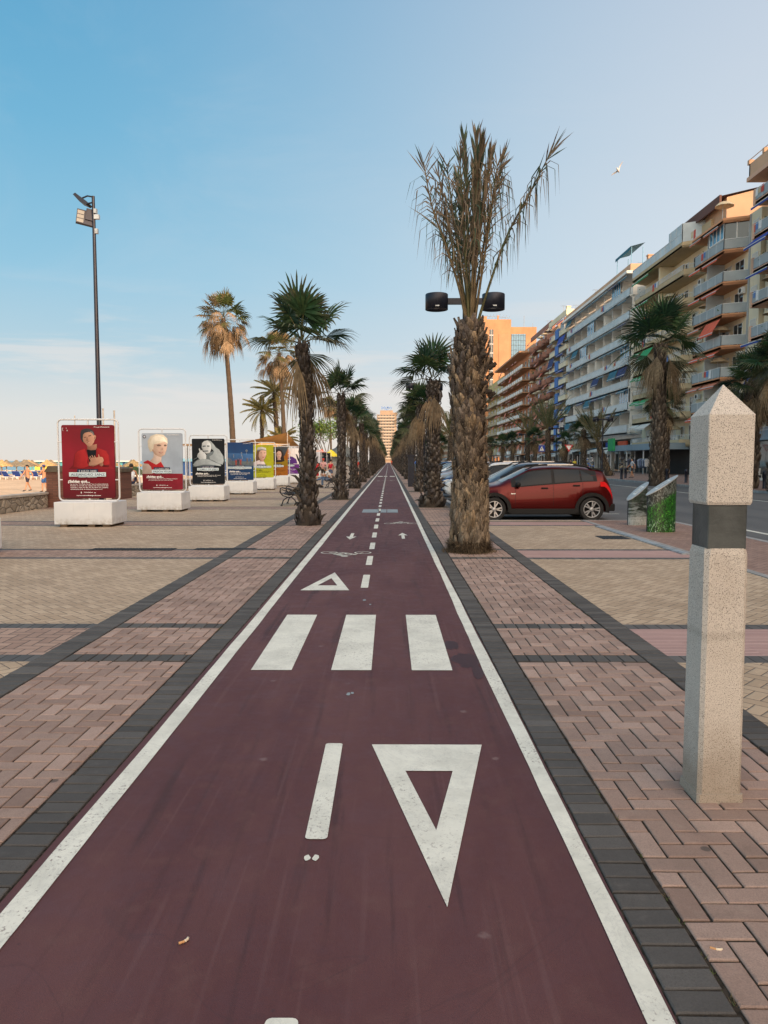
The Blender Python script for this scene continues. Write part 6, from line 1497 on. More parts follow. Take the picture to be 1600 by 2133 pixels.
def winmesh(w,h,style,seed):
    """window in a wall facing -X : local y is across, z up, x=0 is the wall"""
    rnd=random.Random(seed); g=MB(); t=.06
    g.box(-.05,.02,-w/2,w/2,h-t,h,0); g.box(-.05,.02,-w/2,w/2,0,t,0); g.box(-.05,.02,-w/2,-w/2+t,t,h-t,0); g.box(-.05,.02,w/2-t,w/2,t,h-t,0)
    k=max(1,int(round(w/.9)))
    for i in range(1,k): y=-w/2+w*i/k; g.box(-.045,.02,y-.03,y+.03,t,h-t,0)
    f=g.mesh('window',B['frame']); g=MB()
    g.box(-.012,.0,-w/2+t,w/2-t,t,h-t,0)
    if style=='shut': g.box(-.03,-.013,-w/2+t,w/2-t,t+(h*.0 if rnd.random()<.5 else h*.35),h-t,1)
    if style=='curt': g.box(-.02,-.0125,-w/2+t,-w/2+w*.45,t,h-t,2)
    p=g.mesh('pane',[B['glass'],B['shutter'],B['curtain']]); return f,p
WM={}
def getwin(w,h,style,v=0):
    k=(w,h,style,v)
    if k not in WM: WM[k]=winmesh(w,h,style,v)
    return WM[k]
def addwin(parent,x,y,z,w,h,style='open',v=0,faceY=False,pane=True):
    f,p=getwin(w,h,style,v); o=link('window',f,parent,(x,y,z)); 
    if faceY: o.rotation_euler=(0,0,R(90))
    q=link('pane',p,o); return o
def awning(parent,x,y0,y1,z,col,open_=0.0,drop=.0):
    """folded or let-down awning fixed under a slab, sloping towards the sea"""
    g=MB(); L=.35+open_; dz=.28+drop
    g.add([(x,y0,z),(x,y1,z),(x-L,y1,z-dz),(x-L,y0,z-dz)],[(0,1,2,3)],0); g.add([(x-L,y0,z-dz),(x-L,y1,z-dz),(x-L,y1,z-dz-.18),(x-L,y0,z-dz-.18)],[(0,1,2,3)],0)
    g.box(x-L-.03,x-L+.03,y0,y1,z-dz-.03,z-dz+.03,1); g.build('awning',[AW[col],B['rail']],parent)
def balcony(parent,pts,z,fas,fasc,rail,railc,posts=None,slabm=None,h=1.0,bars=False,cap=True):
    """pts: outline of the front edge from near wall to far wall (x,y); fas: fascia height above slab bottom"""
    g=MB(); n=len(pts); zb=z-.22
    g.prism(pts,'z',zb,z,0); o=g.build('balcony',[fasc],parent,recalc=True)
    g=MB(); f0=zb; f1=z+fas
    def strip(g,a,b,z0,z1,t,mi=0):
        dx,dy=b[0]-a[0],b[1]-a[1]; L=math.hypot(dx,dy); nx,ny=-dy/L*t,dx/L*t
        g.add([(a[0],a[1],z0),(b[0],b[1],z0),(b[0]+nx,b[1]+ny,z0),(a[0]+nx,a[1]+ny,z0),(a[0],a[1],z1),(b[0],b[1],z1),(b[0]+nx,b[1]+ny,z1),(a[0]+nx,a[1]+ny,z1)],[(0,1,5,4),(2,3,7,6),(4,5,6,7),(0,3,2,1),(0,4,7,3),(1,2,6,5)],mi)
    if fas>0.02:
        for a,b in zip(pts,pts[1:]): strip(g,a,b,zb-.003,f1,-.012)
        g.build('parapet',fasc,o)
    if rail!='none':
        g=MB(); zt=z+h
        for a,b in zip(pts,pts[1:]):
            L=math.hypot(b[0]-a[0],b[1]-a[1]); 
            a2=(a[0]+.03*0,a[1]); k=max(1,int(L/1.5))
            if rail=='panel': strip(g,a,b,f1+.04,zt-.06,.02,0)
            else:
                m=max(2,int(L/(.14 if bars else .16)))
                if m>160: m=160
                for i in range(m+1):
                    x,y=a[0]+(b[0]-a[0])*i/m,a[1]+(b[1]-a[1])*i/m; g.box(x-.012,x+.012,y-.012,y+.012,f1,zt,1)
            strip(g,a,b,zt-.05,zt,.04,1)
            for i in range(k+1): x,y=a[0]+(b[0]-a[0])*i/k,a[1]+(b[1]-a[1])*i/k; g.box(x-.03,x+.03,y-.03,y+.03,f1,zt,1)
        g.build('railing',[railc,B['rail']],o)
    return o
def acunit(parent,x,y,z):
    g=MB(); g.box(x-.32,x,y-.42,y+.42,z,z+.58,0); g.lathe([(.2,0),(.2,.02),(.001,.02)],12,1,(1,1,1),Matrix.Translation((x-.33,y,z+.29))@Matrix.Rotation(R(-90),4,'Y')); g.build('air_conditioner',[B['frame'],B['dark']],parent)
GBk='apartment blocks lining the right side of the street'
def block(label,y0,y1,H,xw=33.5,depth=13,wall='cream',ground=3.2,cat='apartment block'):
    o=empty('apartment_building',(0,0,.05),0,label,cat,GBk)
    g=MB(); g.box(xw,xw+depth,y0,y1,ground,H); g.box(xw+4.2,xw+depth,y0,y1,0,ground,1); g.build('wall',[B[wall],B['interior']],o)
    return o
def shopfront(o,xw,y0,y1,n,col='white',h=3.0,aw=True,seed=0,sign=None):
    rnd=random.Random(seed); st=(y1-y0)/n
    for i in range(n):
        a=y0+i*st; g=MB(); g.box(xw,xw+.45,a-.2,a+.2,0,3.2); g.build('pillar',B['offw'] if i%2 else B['grey'],o)
        g=MB(); g.box(xw+3.9,xw+4.0,a+.4,a+st-.4,.1,2.6,0); g.box(xw+3.85,xw+3.9,a+.3,a+st-.3,2.6,3.0,1); g.build('shop_window',[B['glass'],B['frame']],o)
        if aw and rnd.random()<.85:
            L=rnd.uniform(2.2,3.8); dz=rnd.uniform(.5,.8); c=col if rnd.random()<.8 else 'teal'
            g=MB(); g.add([(xw-.2,a+.15,h+.25),(xw-.2,a+st-.15,h+.25),(xw-.2-L,a+st-.15,h+.25-dz),(xw-.2-L,a+.15,h+.25-dz)],[(0,1,2,3)],0); g.add([(xw-.2-L,a+.15,h+.25-dz),(xw-.2-L,a+st-.15,h+.25-dz),(xw-.2-L,a+st-.15,h-.05-dz),(xw-.2-L,a+.15,h-.05-dz)],[(0,1,2,3)],0)
            for yy in (a+.3,a+st-.3): g.tube([(xw-.1-L,yy,0),(xw-.1-L,yy,h-dz)],.03,5,1)
            g.build('shop_awning',[AW[c],B['rail']],o)
def roofbits(o,xw,y0,y1,H,seed,col='peach',n=4):
    rnd=random.Random(seed)
    g=MB(); g.box(xw-.1,xw+.1,y0+.02,y1-.02,H,H+.95); g.box(xw+.1,xw+12,y0+.02,y0+.2,H,H+.95); g.build('roof_parapet',B[col],o)
    for i in range(n):
        y=rnd.uniform(y0+1,y1-1); x=xw+rnd.uniform(1,5); g=MB(); hh=rnd.uniform(1.5,2.6); g.box(x,x+.7,y,y+.7,H,H+hh,0); g.box(x-.08,x+.78,y-.08,y+.78,H+hh,H+hh+.12,0); g.build('chimney',B[col],o)
    for i in range(2):
        y=rnd.uniform(y0+1,y1-1); x=xw+rnd.uniform(1,4); g=MB(); t=rnd.uniform(2.5,4); g.tube([(x,y,H),(x,y,H+t)],.03,4)
        for k in range(6): g.tube([(x-.5+.18*k,y-.4,H+t-.05),(x-.5+.18*k,y+.4,H+t-.05)],.012,3)
        g.tube([(x-.5,y,H+t-.05),(x+.5,y,H+t-.05)],.015,3); g.build('aerial',M['galv'],o)
# ---------- A : cream block with pink-tan frames, far right
xa=32.0
o=block('cream block with pink-tan framed grey balconies and blue awnings, cut by the right edge',47,67.6,26.0,xw=33.6,wall='cream')
for f in range(8):
    z=3.4+2.95*f
    for j,(a,b) in enumerate(((62.4,66.9),(57.6,62.1),(52.8,57.3),(48,52.5))):
        bal=balcony(o,[(33.6,a),(xa,a),(xa,b),(33.6,b)],z,.10,B['pinktan'],'panel',B['frostd'],h=1.0)
        for yy in (a,b-.35): g=MB(); g.box(xa-.06,xa+.12,yy,yy+.35,z-.225,z+1.12); g.build('balcony_pier',B['pinktan'],bal)
        addwin(o,33.58,(a+b)/2+.9,z+.05,1.8,2.15,('open','shut','curt')[(f*3+j)%3]); addwin(o,33.58,(a+b)/2-1.2,z+.9,1.2,1.25,'shut')
        if (f*7+j*3)%4!=1: awning(o,xa-.08,a+.4,b-.4,z+2.62,'blue',.25*((f+j)%3),.25*((f*2+j)%4))
g=MB(); g.box(xa-.45,33.6,47,67.4,26.0,26.35); g.build('roof_slab',B['pinktan'],o)
g=MB(); g.box(xa-.3,xa-.1,47,67.3,26.35,27.5); g.box(xa-.3,40,67.1,67.3,26.35,27.5); g.build('roof_parapet',B['peach'],o)
g=MB(); 
for i in range(8): g.box(xa-.35,xa+.1,49+i*2.6,49.35+i*2.6,27.5,27.9)
g.box(xa-.25,xa-.2,47,67.3,27.9,27.95); g.build('roof_rail',B['peach'],o)
g=MB(); g.box(34.5,40,50,64,26.35,29.2); g.build('roof_house',B['peach'],o)
shopfront(o,33.6,47,60,3,aw=False)
# ---------- B : grey-beige wall with salmon balconies
o=block('beige block with salmon-edged grey balconies and red-orange awnings, right of centre at back',67.8,78.2,24.1,xw=33.2,wall='cream')
levels=[3.35+2.95*i for i in range(7)]
for f,z in enumerate(levels):
    bal=balcony(o,[(33.2,69.9),(31.25,70.8),(31.25,77.3),(33.2,78.0)],z,.12,B['terra'],'panel',B['frostd'],h=1.05)
    addwin(o,33.18,71.6,z+.05,1.8,2.2,'open',f%2); addwin(o,33.18,74.2,z+.05,1.8,2.2,('shut','curt')[f%2]); addwin(o,33.18,76.6,z+.8,1.2,1.3,'shut')
    addwin(o,33.18,68.7,z+.75,1.1,1.45,'shut',f)
    g=MB(); g.box(31.5,33.2,74.9,75.0,z,z+2.7); g.build('partition',B['frost'],bal)
    c=('red','rust','red','rust','red','red','rust')[f]; awning(o,31.2,74.6,77.2,z+2.62,c,.25,.1); awning(o,31.2,71,74.2,z+2.62,'red' if f in (2,3) else c,.15+.25*(f==3),1.0 if f==3 else .08)
    if f%2==0: acunit(o,33.1,70.6,z+1.9)
g=MB(); g.box(33.1,33.2,69.6,69.85,3,24); g.build('drain_pipe',B['grey'],o)
bal=balcony(o,[(33.2,69.7),(31.0,70.6),(31.0,77.6),(33.2,78.1)],23.75,.20,B['terra'],'none',B['frostd'])
# glazed bay on the top floor
g=MB(); z=21.05+1.05
for a,b,ax in ((70.8,73.9,0),): 
    g.box(31.22,31.30,a,b,z,z+1.75,1)
    for k in range(5): g.box(31.18,31.31,a+k*(b-a)/4-.05,a+k*(b-a)/4+.05,z,z+1.8,0)
    g.box(31.17,31.31,a,b,z,z+.1,0); g.box(31.17,31.31,a,b,z+1.4,z+1.55,0)
for k in range(3):
    t=k/2; x=31.25+1.9*t; y=70.8-.88*t; g.box(x-.05,x+.05,y-.05,y+.05,z,z+1.8,0)
g.add([(31.3,70.76,z),(33.15,69.92,z),(33.15,69.92,z+1.7),(31.3,70.76,z+1.7)],[(0,1,2,3)],2); g.build('glazed_bay',[B['frame'],B['glassb'],B['glass']],o)
g=MB(); g.box(32.9,42,74.2,84,24.1,27.1,0); g.add([(32.9,74.2,27.1),(42,74.2,27.1),(42,74.2,29.4)],[(0,1,2)],0); g.add([(32.2,74.0,27.15),(42.2,74.0,29.45),(42.2,84.2,29.45),(32.2,84.2,27.15)],[(0,1,2,3)],1); g.box(32.1,32.3,74.0,84.2,26.3,27.25,1); g.build('gabled_roof_house',[B['peach'],B['umber']],o)
g=MB(); g.box(32.6,33.0,77,80,24.3,25.9); g.build('roof_wall',B['brick'],o)
shopfront(o,33.2,67.8,78.2,2,aw=False)
# ---------- C : tan brick with green awnings
o=block('tan brick block with bulging brick balconies, white rails and green awnings',78.4,97.8,24.2,xw=33.2,wall='cream')
for f in range(7):
    z=3.25+3.0*f
    bal=balcony(o,[(33.2,79.0),(31.3,80.4),(31.3,96.0),(33.2,97.4)],z,.55,B['brick'],'bars',B['rail'],h=1.05)
    g=MB(); g.box(31.5,33.2,88.1,88.3,z,z+2.75); g.build('partition',B['paleyel'],bal)
    for j,y in enumerate((81.6,84.2,87,90,92.8,95.4)): addwin(o,33.18,y,z+.05 if j%2==0 else z+.9,1.6 if j%2==0 else 1.1,2.2 if j%2==0 else 1.25,('open','curt','shut')[(f+j)%3])
    for a,b,op,dr in ((80.6,84.4,.1,.05),(85,88.2,.3,.1),(88.8,92.4,.5,1.05 if f==3 else .3),(92.8,95.8,.1,.05)):
        if (f*5+int(a))%5: awning(o,31.25,a,b,z+2.72,'green' if (f+int(a))%4 else 'white',op,dr)
    if f%2: acunit(o,33.1,79.9,z+1.8)
bal=balcony(o,[(33.2,78.8),(31.0,80.3),(31.0,96.2),(33.2,97.6)],24.25,.35,B['brick'],'none',B['rail'])
g=MB(); g.box(31.0,31.06,84.1,96.2,24.6,25.5,0); g.box(30.99,31.08,80.3,84.05,24.6,26.5,0); g.add([(31.05,80.25,24.6),(33,78.95,24.6),(33,78.95,26.5),(31.05,80.25,26.5)],[(0,1,2,3)],0)
for k in range(11): g.box(30.97,31.1,80.3+k*1.58,80.36+k*1.58,24.6,25.55 if k>2 else 26.5,1)
g.box(30.97,31.1,80.3,96.2,25.5,25.56,1); g.build('terrace_glass_screen',[B['frost'],B['rail']],o)
g=MB(); g.box(35.5,42,80,96,24.2,27); g.build('roof_house',B['umber'],o)
shopfront(o,33.2,78.4,97.8,4,aw=False,col='white',seed=3)
# beach shop with flat canopy in front of block C and D
sh=empty('beach_shop',(0,0,.05),0,'dark open-fronted beach shop with a flat pale canopy roof and racks of goods','shop')
g=MB(); g.box(29.3,33.0,80,99.0,2.75,3.45); g.build('canopy',B['bluegrey'],sh); g=MB(); g.box(32.6,33.0,80,98.4,0,2.75,0); g.build('back_wall',B['dark'],sh)
for y in (80.3,86,92,98.7): g=MB(); g.box(29.4,29.52,y,y+.12,0,2.75); g.build('post',B['rail'],sh)
g=MB(); g.box(29.0,29.3,96.4,98.6,2.8,4.4); g.build('sign_panel',AW['green'],sh)
def rack(x,y,L,lab,pal,seed,kind='clothes'):
    rnd=random.Random(seed); o=empty('clothes_rack' if kind=='clothes' else 'goods_stand',(x,y,.05),0,lab,'display rack','racks of goods in front of the beach shop')
    g=MB(); g.tube([(0,0,0),(0,0,1.75),(0,L,1.75),(0,L,0)],.025,6); g.build('rail_frame',M['galv'],o)
    g=MB()
    if kind=='clothes':
        for i in range(int(L/.12)):
            y=.06+i*.12; w=rnd.uniform(.25,.34); l=rnd.uniform(.7,1.0); c=rnd.choice(pal); g.prism([(-w*.4,1.7),(w*.4,1.7),(w,1.55),(w*.8,1.4),(w*.7,1.7-l),(-w*.7,1.7-l),(-w*.8,1.4),(-w,1.55)],'y',y,y+.05,0,c)
        g.build('hanging_clothes',M['goods'],o)
    else:
        for i in range(40):
            c=rnd.choice(pal); g.ball((rnd.uniform(-.3,.3),rnd.uniform(0,L),rnd.uniform(.3,1.9)),rnd.uniform(.10,.19),0,c,6,(1,1,.6))
        g.build('straw_hats',M['goods'],o)
def goodsmat():
    m,nt,b=newmat('shop_goods'); at=N(nt,'ShaderNodeAttribute'); at.attribute_name='Col'; tc=N(nt,'ShaderNodeTexCoord').outputs['Object']
    nt.links.new(mix_(nt,maprange(nt,noise(nt,tc,8,3),.4,.7,0,.4),at.outputs['Color'],(.05,.05,.06)),b.inputs['Base Color']); b.inputs['Roughness'].default_value=.85; return m
M['goods']=goodsmat()
rack(28.9,87.5,2.0,'rack of dark blue and pale clothes left of the large fan palm trunk',[(.02,.03,.08),(.03,.03,.04),(.25,.32,.4),(.1,.12,.2)],1)
rack(28.8,91.0,1.4,'stand crowded with straw hats at the shop front',[(.35,.27,.17),(.45,.38,.27),(.2,.15,.1),(.05,.05,.06)],2,'hats')
rack(28.9,83.2,2.6,'rack of light blue shirts just right of the large fan palm trunk',[(.30,.38,.5),(.2,.25,.4),(.5,.52,.55),(.05,.08,.15)],3)
rack(29.2,79.2,3.2,'wide black rack of small items right of the light blue shirts',[(.02,.02,.03),(.05,.06,.12),(.12,.03,.04),(.03,.05,.1)],4)
rack(25.8,94.5,3.0,'colourful beach goods stand with yellow and pink bags under the white awnings',[(.6,.5,.05),(.5,.15,.3),(.5,.5,.5),(.1,.2,.5)],5,'hats')
# ---------- D : long white block
o=block('long white block with continuous glass balconies and folded teal awnings',98.2,134,25.7,xw=33.4,wall='offw',ground=4.6)
rnd=random.Random(8)
for f in range(7):
    z=5.3+2.98*f
    if f==6: z=5.3+2.98*6
    bal=balcony(o,[(33.4,98.3),(31.6,98.9),(31.6,133.4),(33.4,133.9)],z,.08,B['white'],'panel',B['frost'],h=1.0)
    for j in range(9): y=98.6+j*4.3; g=MB(); g.box(31.85,33.39,min(y,133.2),min(y,133.2)+.14,z+.002,z+2.74); g.build('partition',B['offw'],bal)
    for j in range(8):
        y=98.6+j*4.3
        if (f,j) in ((5,4),(3,0),(1,0),(4,5),(6,1)):
            g=MB(); g.box(31.66,31.72,y+.2,y+4.1,z+1.0,z+2.72,1)
            for k in range(5): g.box(31.62,31.74,y+.2+k*.97,y+.28+k*.97,z+1.0,z+2.72,0)
            g.build('glazed_bay',[B['frame'],B['glassb']],o)
        addwin(o,33.38,y+1.3,z+.05,1.8,2.2,('open','curt','shut')[(f*2+j)%3]); addwin(o,33.38,y+3.3,z+.9,1.1,1.25,('open','shut')[(f+j)%2])
        r=rnd.random()
        if r<.78: awning(o,31.5,y+.3,y+4.1,z+2.72,'teal' if r<.55 else 'navy',.05 if rnd.random()<.75 else .35,.0 if rnd.random()<.8 else .8)
g=MB(); g.box(30.9,33.4,98.3,134,25.85,26.2); g.build('roof_slab',B['white'],o); roofbits(o,31.6,98.6,134,26.2,5,'peach',7)
g=MB(); 
for x,y in ((31.7,99.0),(31.7,105),(33.2,99.0),(33.2,105)): g.tube([(x,y,26.3),(x,y,29.4)],.05,5,1)
g.add([(31.5,98.8,29.4),(33.4,98.8,29.9),(33.4,105.3,29.9),(31.5,105.3,29.4)],[(0,1,2,3)],0); g.add([(31.5,98.8,29.4),(31.5,105.3,29.4),(31.5,105.3,29.0),(31.5,98.8,29.0)],[(0,1,2,3)],0); g.build('roof_canopy',[AW['teal'],M['ltblue']],o)
shopfront(o,33.4,98.3,134,8,h=3.3,seed=9)
g=MB(); g.box(33.2,33.38,99.5,102.3,3.3,4.4,0); g.box(33.2,33.38,104,108,3.3,4.3,1); g.box(33.2,33.38,110,114,3.3,4.3,2); g.build('shop_sign',[B['white'],AW['red'],AW['blue']],o)
# ---------- E : cream with blue columns
o=block('narrow cream block with bright blue vertical panels and blue awnings',134.2,149,27.6,xw=33.2,wall='paleyel')
for f in range(8):
    z=3.6+3.0*f
    bal=balcony(o,[(33.2,134.6),(31.8,134.6),(31.8,140.4),(33.2,140.4)],z,.85,B['paleyel'],'bars',B['rail'],h=1.05); bal=balcony(o,[(33.2,143.6),(31.8,143.6),(31.8,148.6),(33.2,148.6)],z,.85,B['paleyel'],'bars',B['rail'],h=1.05)
    addwin(o,31.79,137.5,z+1.05,3.0,1.2,'open') if f%2 else addwin(o,33.18,137.5,z+.05,1.8,2.2,'curt')
    addwin(o,33.18,146,z+.05,1.8,2.2,'open'); g=MB(); g.box(31.7,33.2,140.6,143.3,z-.2,z+1.6); g.build('blue_panel',B['blue'],o); addwin(o,33.18,142,z+1.4,1.6,1.3,'open')
    awning(o,31.75,134.9,140.1,z+2.7,'blue' if f not in (2,) else 'navy',.2,.15 if f!=6 else 1.2); awning(o,31.75,143.8,148.4,z+2.7,'navy',.1,.05 if f!=5 else 1.5)
roofbits(o,31.8,134.4,149,27.6,6,'paleyel',2); shopfront(o,33.2,134.2,149,4,seed=10)
# ---------- F : brown block with round balcony ends
o=block('brown block with rows of half-round brown balcony ends, red awnings',149.2,171.6,28.4,xw=33.6,wall='brownlt')
for f in range(9):
    z=3.0+2.85*f
    for j in range(5):
        y=150+4.3*j; pts=[(33.6,y),(32.4,y)]+[(32.4-.75*math.sin(PI*t/6)*1.0,y+.05+2.0*(t/6)*.55) for t in range(1,7)]+[(32.2,y+4.0),(33.6,y+4.0)]
        bal=balcony(o,pts,z,.98,B['brown'],'none',B['rail'])
        addwin(o,33.58,y+2.4,z+.05,2.7,2.2,('open','shut')[(f+j)%2])
        if (f*3+j)%4==0: awning(o,32.1,y+1.4,y+3.9,z+2.6,'red' if (f+j)%3==0 else 'rust',.3,.5)
roofbits(o,32.4,149.4,171,28.4,7,'brown',3); shopfront(o,33.6,149.2,171.6,6,seed=11)
# ---------- G : orange-salmon block with white panels
o=block('orange block with protruding salmon slabs, white balcony panels and red awnings',172,211,26.2,xw=32.6,wall='salmon')  # salmon walls and orange slabs also carry a sunlit look in their colour
for f in range(8):
    z=2.9+2.83*f
    bal=balcony(o,[(34.4,171.8),(30.7,171.8),(30.7,210.8),(32.6,210.8)],z,.25,B['orange2'],'none',B['rail'])
    g=MB()
    for j in range(13):
        y=172.3+j*3.0; g.box(30.62,30.70,y,y+2.2,z+.25,z+1.0,0); g.box(30.66,30.72,y+2.2,y+3.0,z+.85,z+.92,0)
    g.build('white_rail_panels',B['white'],bal)
    for j in range(9): 
        y=174+j*4.2; addwin(o,32.58,y,z+.3,1.8,2.0,('open','curt')[(f+j)%2])
        if (f*2+j*3)%5<3: awning(o,30.6,y-1,y+1.6,z+2.55,'red' if (f+j)%2 else 'rust',.15,.1+.9*((f*3+j)%7==0))
g=MB(); g.box(29.8,34.4,171.5,211,26.2,26.6); g.build('roof_slab',B['orange2'],o); g=MB(); g.box(33.5,38,172.5,205,26.6,28.6); g.build('roof_house',B['peach'],o)
shopfront(o,32.6,172,211,9,seed=12)
# ---------- yellowish block and others beyond
g=MB(); g.box(0,1.3,-.04,-.005,0,1.2); ENDW=g.mesh('end_window',B['glass'])
def simple(label,y0,y1,H,xf,wall,slab,aw,dp=12,fh=2.9):
    o=block(label,y0,y1,H,xw=xf+1.3,depth=dp,wall=wall)
    nf=int((H-3)/fh)
    for f in range(nf):
        z=3.2+fh*f; bal=balcony(o,[(xf+1.3,y0+.3),(xf,y0+.3),(xf,y1-.3),(xf+1.3,y1-.3)],z,.8,B[slab],'none',B['rail'])
        n=max(1,int((y1-y0)/6))
        for j in range(n):
            y=y0+(j+.5)*(y1-y0)/n; addwin(o,xf+1.28,y,z+.1,2.7,2.1,('open','curt')[(f+j)%2])
            if (f+j)%3==0: awning(o,xf-.05,y-1.5,y+1.5,z+2.5,aw,.2,.3)
        if f%1==0:
            for x in (xf+2.2,xf+5.6,xf+9.0): link('end_window',ENDW,o,(x,y0,z+.9))
    shopfront(o,xf+1.3,y0,y1,max(2,int((y1-y0)/6)),seed=int(y0)); return o
simple('mustard block with dark balconies seen just right of the shaggy palm trunk',211.5,244,25.5,31.2,'mustard','brick','red')
simple('pale block in the far row with orange balconies',262,300,27,31.5,'peach','orange','rust')
simple('far pale cream block with a red roof line, seen left of the shaggy trunk',300.5,352,31,31.5,'cream','peach','teal')
simple('farther white block in the row',352.5,410,24,32,'offw','peach','teal')
simple('farthest cream block of the row near the vanishing point',411,480,22,32.4,'cream','orange','red')
o=empty('tower_block',(34.5,392,0),0,'blue-grey tower slab rising above the palms left of the shaggy trunk','tower')
g=MB(); g.box(0,14,0,18,0,46); g.build('wall',B['bluegrey'],o); g=MB(); g.box(1,15,2,16,46,48.2); g.build('roof_house',B['offw'],o)
for f in range(14):
    for x in (1.5,5,8.5,12): link('window',ENDW,o,(x,0,3+3*f))
# ---------- the orange tower
o=empty('tower_block',(31.2,255,0),0,'tall sunlit orange tower with a blue glass curtain wall above the row','tower')
g=MB(); g.box(0,10.3,0,14,0,49.4); g.build('wall',B['orange'],o); g=MB(); g.box(10.3,19.1,.8,14,0,47); g.build('side_wing',B['orange'],o)
g=MB(); g.box(6.2,9.9,-.12,-.0,12,44.5); 
g.build('recessed_panel',B['orange2'],o)
p=MB(); p.box(3.0,4.3,-.10,-.0,5,46,0)
for k in range(14):
    p.box(2.95,4.35,-.14,-.1,5+k*3,5.25+k*3,1)
p.box(3.6,3.68,-.14,-.1,5,46,1); p.build('stair_window',[B['glass'],B['frame']],o)
p=MB(); p.box(10.5,15.4,.66,.79,20,44.6,0)
for k in range(7): p.box(10.5+k*.81,10.56+k*.81,.62,.66,20,44.6,1)
for k in range(16): p.box(10.5,15.4,.62,.66,20+k*1.6,20.07+k*1.6,1)
p.build('blue_curtain_wall',[B['glassb'],B['dark']],o)
for k in range(3):
    g=MB(); g.lathe([(.35,0),(.35,.1),(.001,.1)],14,0,(1,1,1),Matrix.Translation((1.9,-.02,44.3-5.2*k))@Matrix.Rotation(R(90),4,'X')); g.build('round_window',B['dark'],o)
g=MB(); g.box(6.0,6.6,3,3.6,49.4,51.3); g.build('chimney',B['terra'],o); g=MB(); g.box(-.0,2.2,1,3,49.4,50.6); g.build('roof_hatch',B['orange2'],o)
g=MB()
for k in range(9): g.tube([(.6+k*1.1,2,49.6),(1.4+k*1.1,2,51.8-.2*abs(k-4))],.04,4)
g.tube([(.5,2,51.0),(9.5,2,50.4)],.05,4); g.tube([(15,2,47),(15,2,51)],.06,4); g.tube([(18,2,47),(18,2,48.5)],.05,4); g.build('aerial',M['galv'],o)
# ---------- hotel closing the view
HB=wallm('hotel_balcony',(.42,.36,.30))
o=empty('hotel_tower',(-12.6,700,0),0,'pale stepped hotel tower with ribbon balconies and a rooftop sign, closing the view','hotel')
g=MB(); g.box(0,21.5,0,16,0,45); g.box(3.5,17.5,2,14,45,49); g.box(17.5,22.5,3,14,45,47); g.build('wall',wallm('hotel_wall',(.33,.25,.185)),o)
for f in range(15):
    z=3.2+2.8*f; g=MB(); g.box(-1.2 if f<13 else .8,20.2,-1.6,-.0,z-.25,z+1.0,0); g.build('balcony',HB,o)
    for k in range(6): w_=link('window',ENDW,o,(.8+k*3.2,0,z+1.05)); w_.scale=(1.7,1,1)
g=MB(); addtext(g,'Stella Maris',3.0,10.5,50.6,1.9,0,'CENTER',.04,fitw=11.5); addtext(g,'★★★★',1.2,10.5,49.3,1.9,0,'CENTER',.02)
for x in (5.5,10.5,15.5): g.tube([(x,2,49),(x,2,50.7)],.12,4)
g.build('rooftop_sign',B['blue'],o)
o.scale=(.86,1,1); o.location.x=-11.2
# ---------- blocks on the viewer's right and behind, which shade the promenade
for lab,y0,y1,H,w,s,a in (('cream apartment block right of and level with the viewer, outside the frame',-2,46.6,27.0,'cream','pinktan','blue'),('salmon apartment block behind the viewer',-40,-2.4,28.6,'salmon','orange','red'),('white apartment block farther behind the viewer',-84,-40.4,29.0,'offw','white','teal')):
    simple(lab,y0,y1,H,32.0,w,s,a)
# ---------- restaurant pavilion, menu banner, chairs
o=empty('restaurant_pavilion',(0,0,.05),0,'white framed glass restaurant pavilion with grey slatted roof at the right edge','pavilion')
g=MB(); g.add([(28.6,46,3.75),(33.5,46,4.7),(33.5,62.5,4.7),(28.6,62.5,3.75)],[(0,1,2,3)],0)
for k in range(12): y=46+k*1.5; g.add([(28.55,y,3.79),(33.5,y,4.74),(33.5,y+.12,4.74),(28.55,y+.12,3.79)],[(0,1,2,3)],1)
g.build('glass_roof',[B['frostd'],B['frame']],o)
g=MB(); g.box(28.5,28.8,46,62.6,3.1,3.8); g.box(28.5,33.5,62.5,62.7,3.1,3.8); g.build('fascia_beam',B['bluegrey'],o)
for y in (46,50,54,58.2,62.4): g=MB(); g.box(28.55,28.75,y,y+.2,0,3.1); g.build('post',B['frame'],o)
g=MB(); g.box(28.62,28.66,54.3,58.1,.2,3.0,0); g.box(32.9,33.3,46,62,0,3.2,1); g.box(29,33.3,62.45,62.5,.1,3.0,0); g.build('glass_wall',[B['glass'],B['interior']],o)
g=MB(); g.box(28.56,28.72,50,62.4,.0,.18); g.build('low_plinth',B['frame'],o)
for i,(x,y,c) in enumerate(((29.3,60.4,0),)): pass
def menubanner():
    o=empty('menu_banner',(28.25,59.2,.05),R(-12),'bright yellow standing menu banner with ice cream pictures','banner')
    g=MB(); g.prism([(-.42,.1),(.42,.1),(.42,2.05),(.25,2.2),(.15,2.4),(-.05,2.45),(-.2,2.25),(-.42,2.1)],'y',-.03,.03); p=g.build('panel',mat('yellow_print',(.75,.72,.03),.5,.08),o)
    rnd=random.Random(2); mats=[pm((.55,.08,.04)),pm((.75,.6,.5)),pm((.25,.10,.05)),pm((.8,.75,.1))]; g=MB()
    for k in range(12): g.add([(u,-.034-.001*k,v) for u,v in ell(rnd.uniform(-.28,.28),rnd.uniform(.3,1.9),.12,.10,10)],[list(range(10))],k%3)
    g.ball((0,0,2.36),.2,3); g.build('ice_cream_pictures',mats,p); g=MB(); g.box(-.3,.3,-.25,.25,0,.1); g.build('base',M['dkmetal'],o)
menubanner()
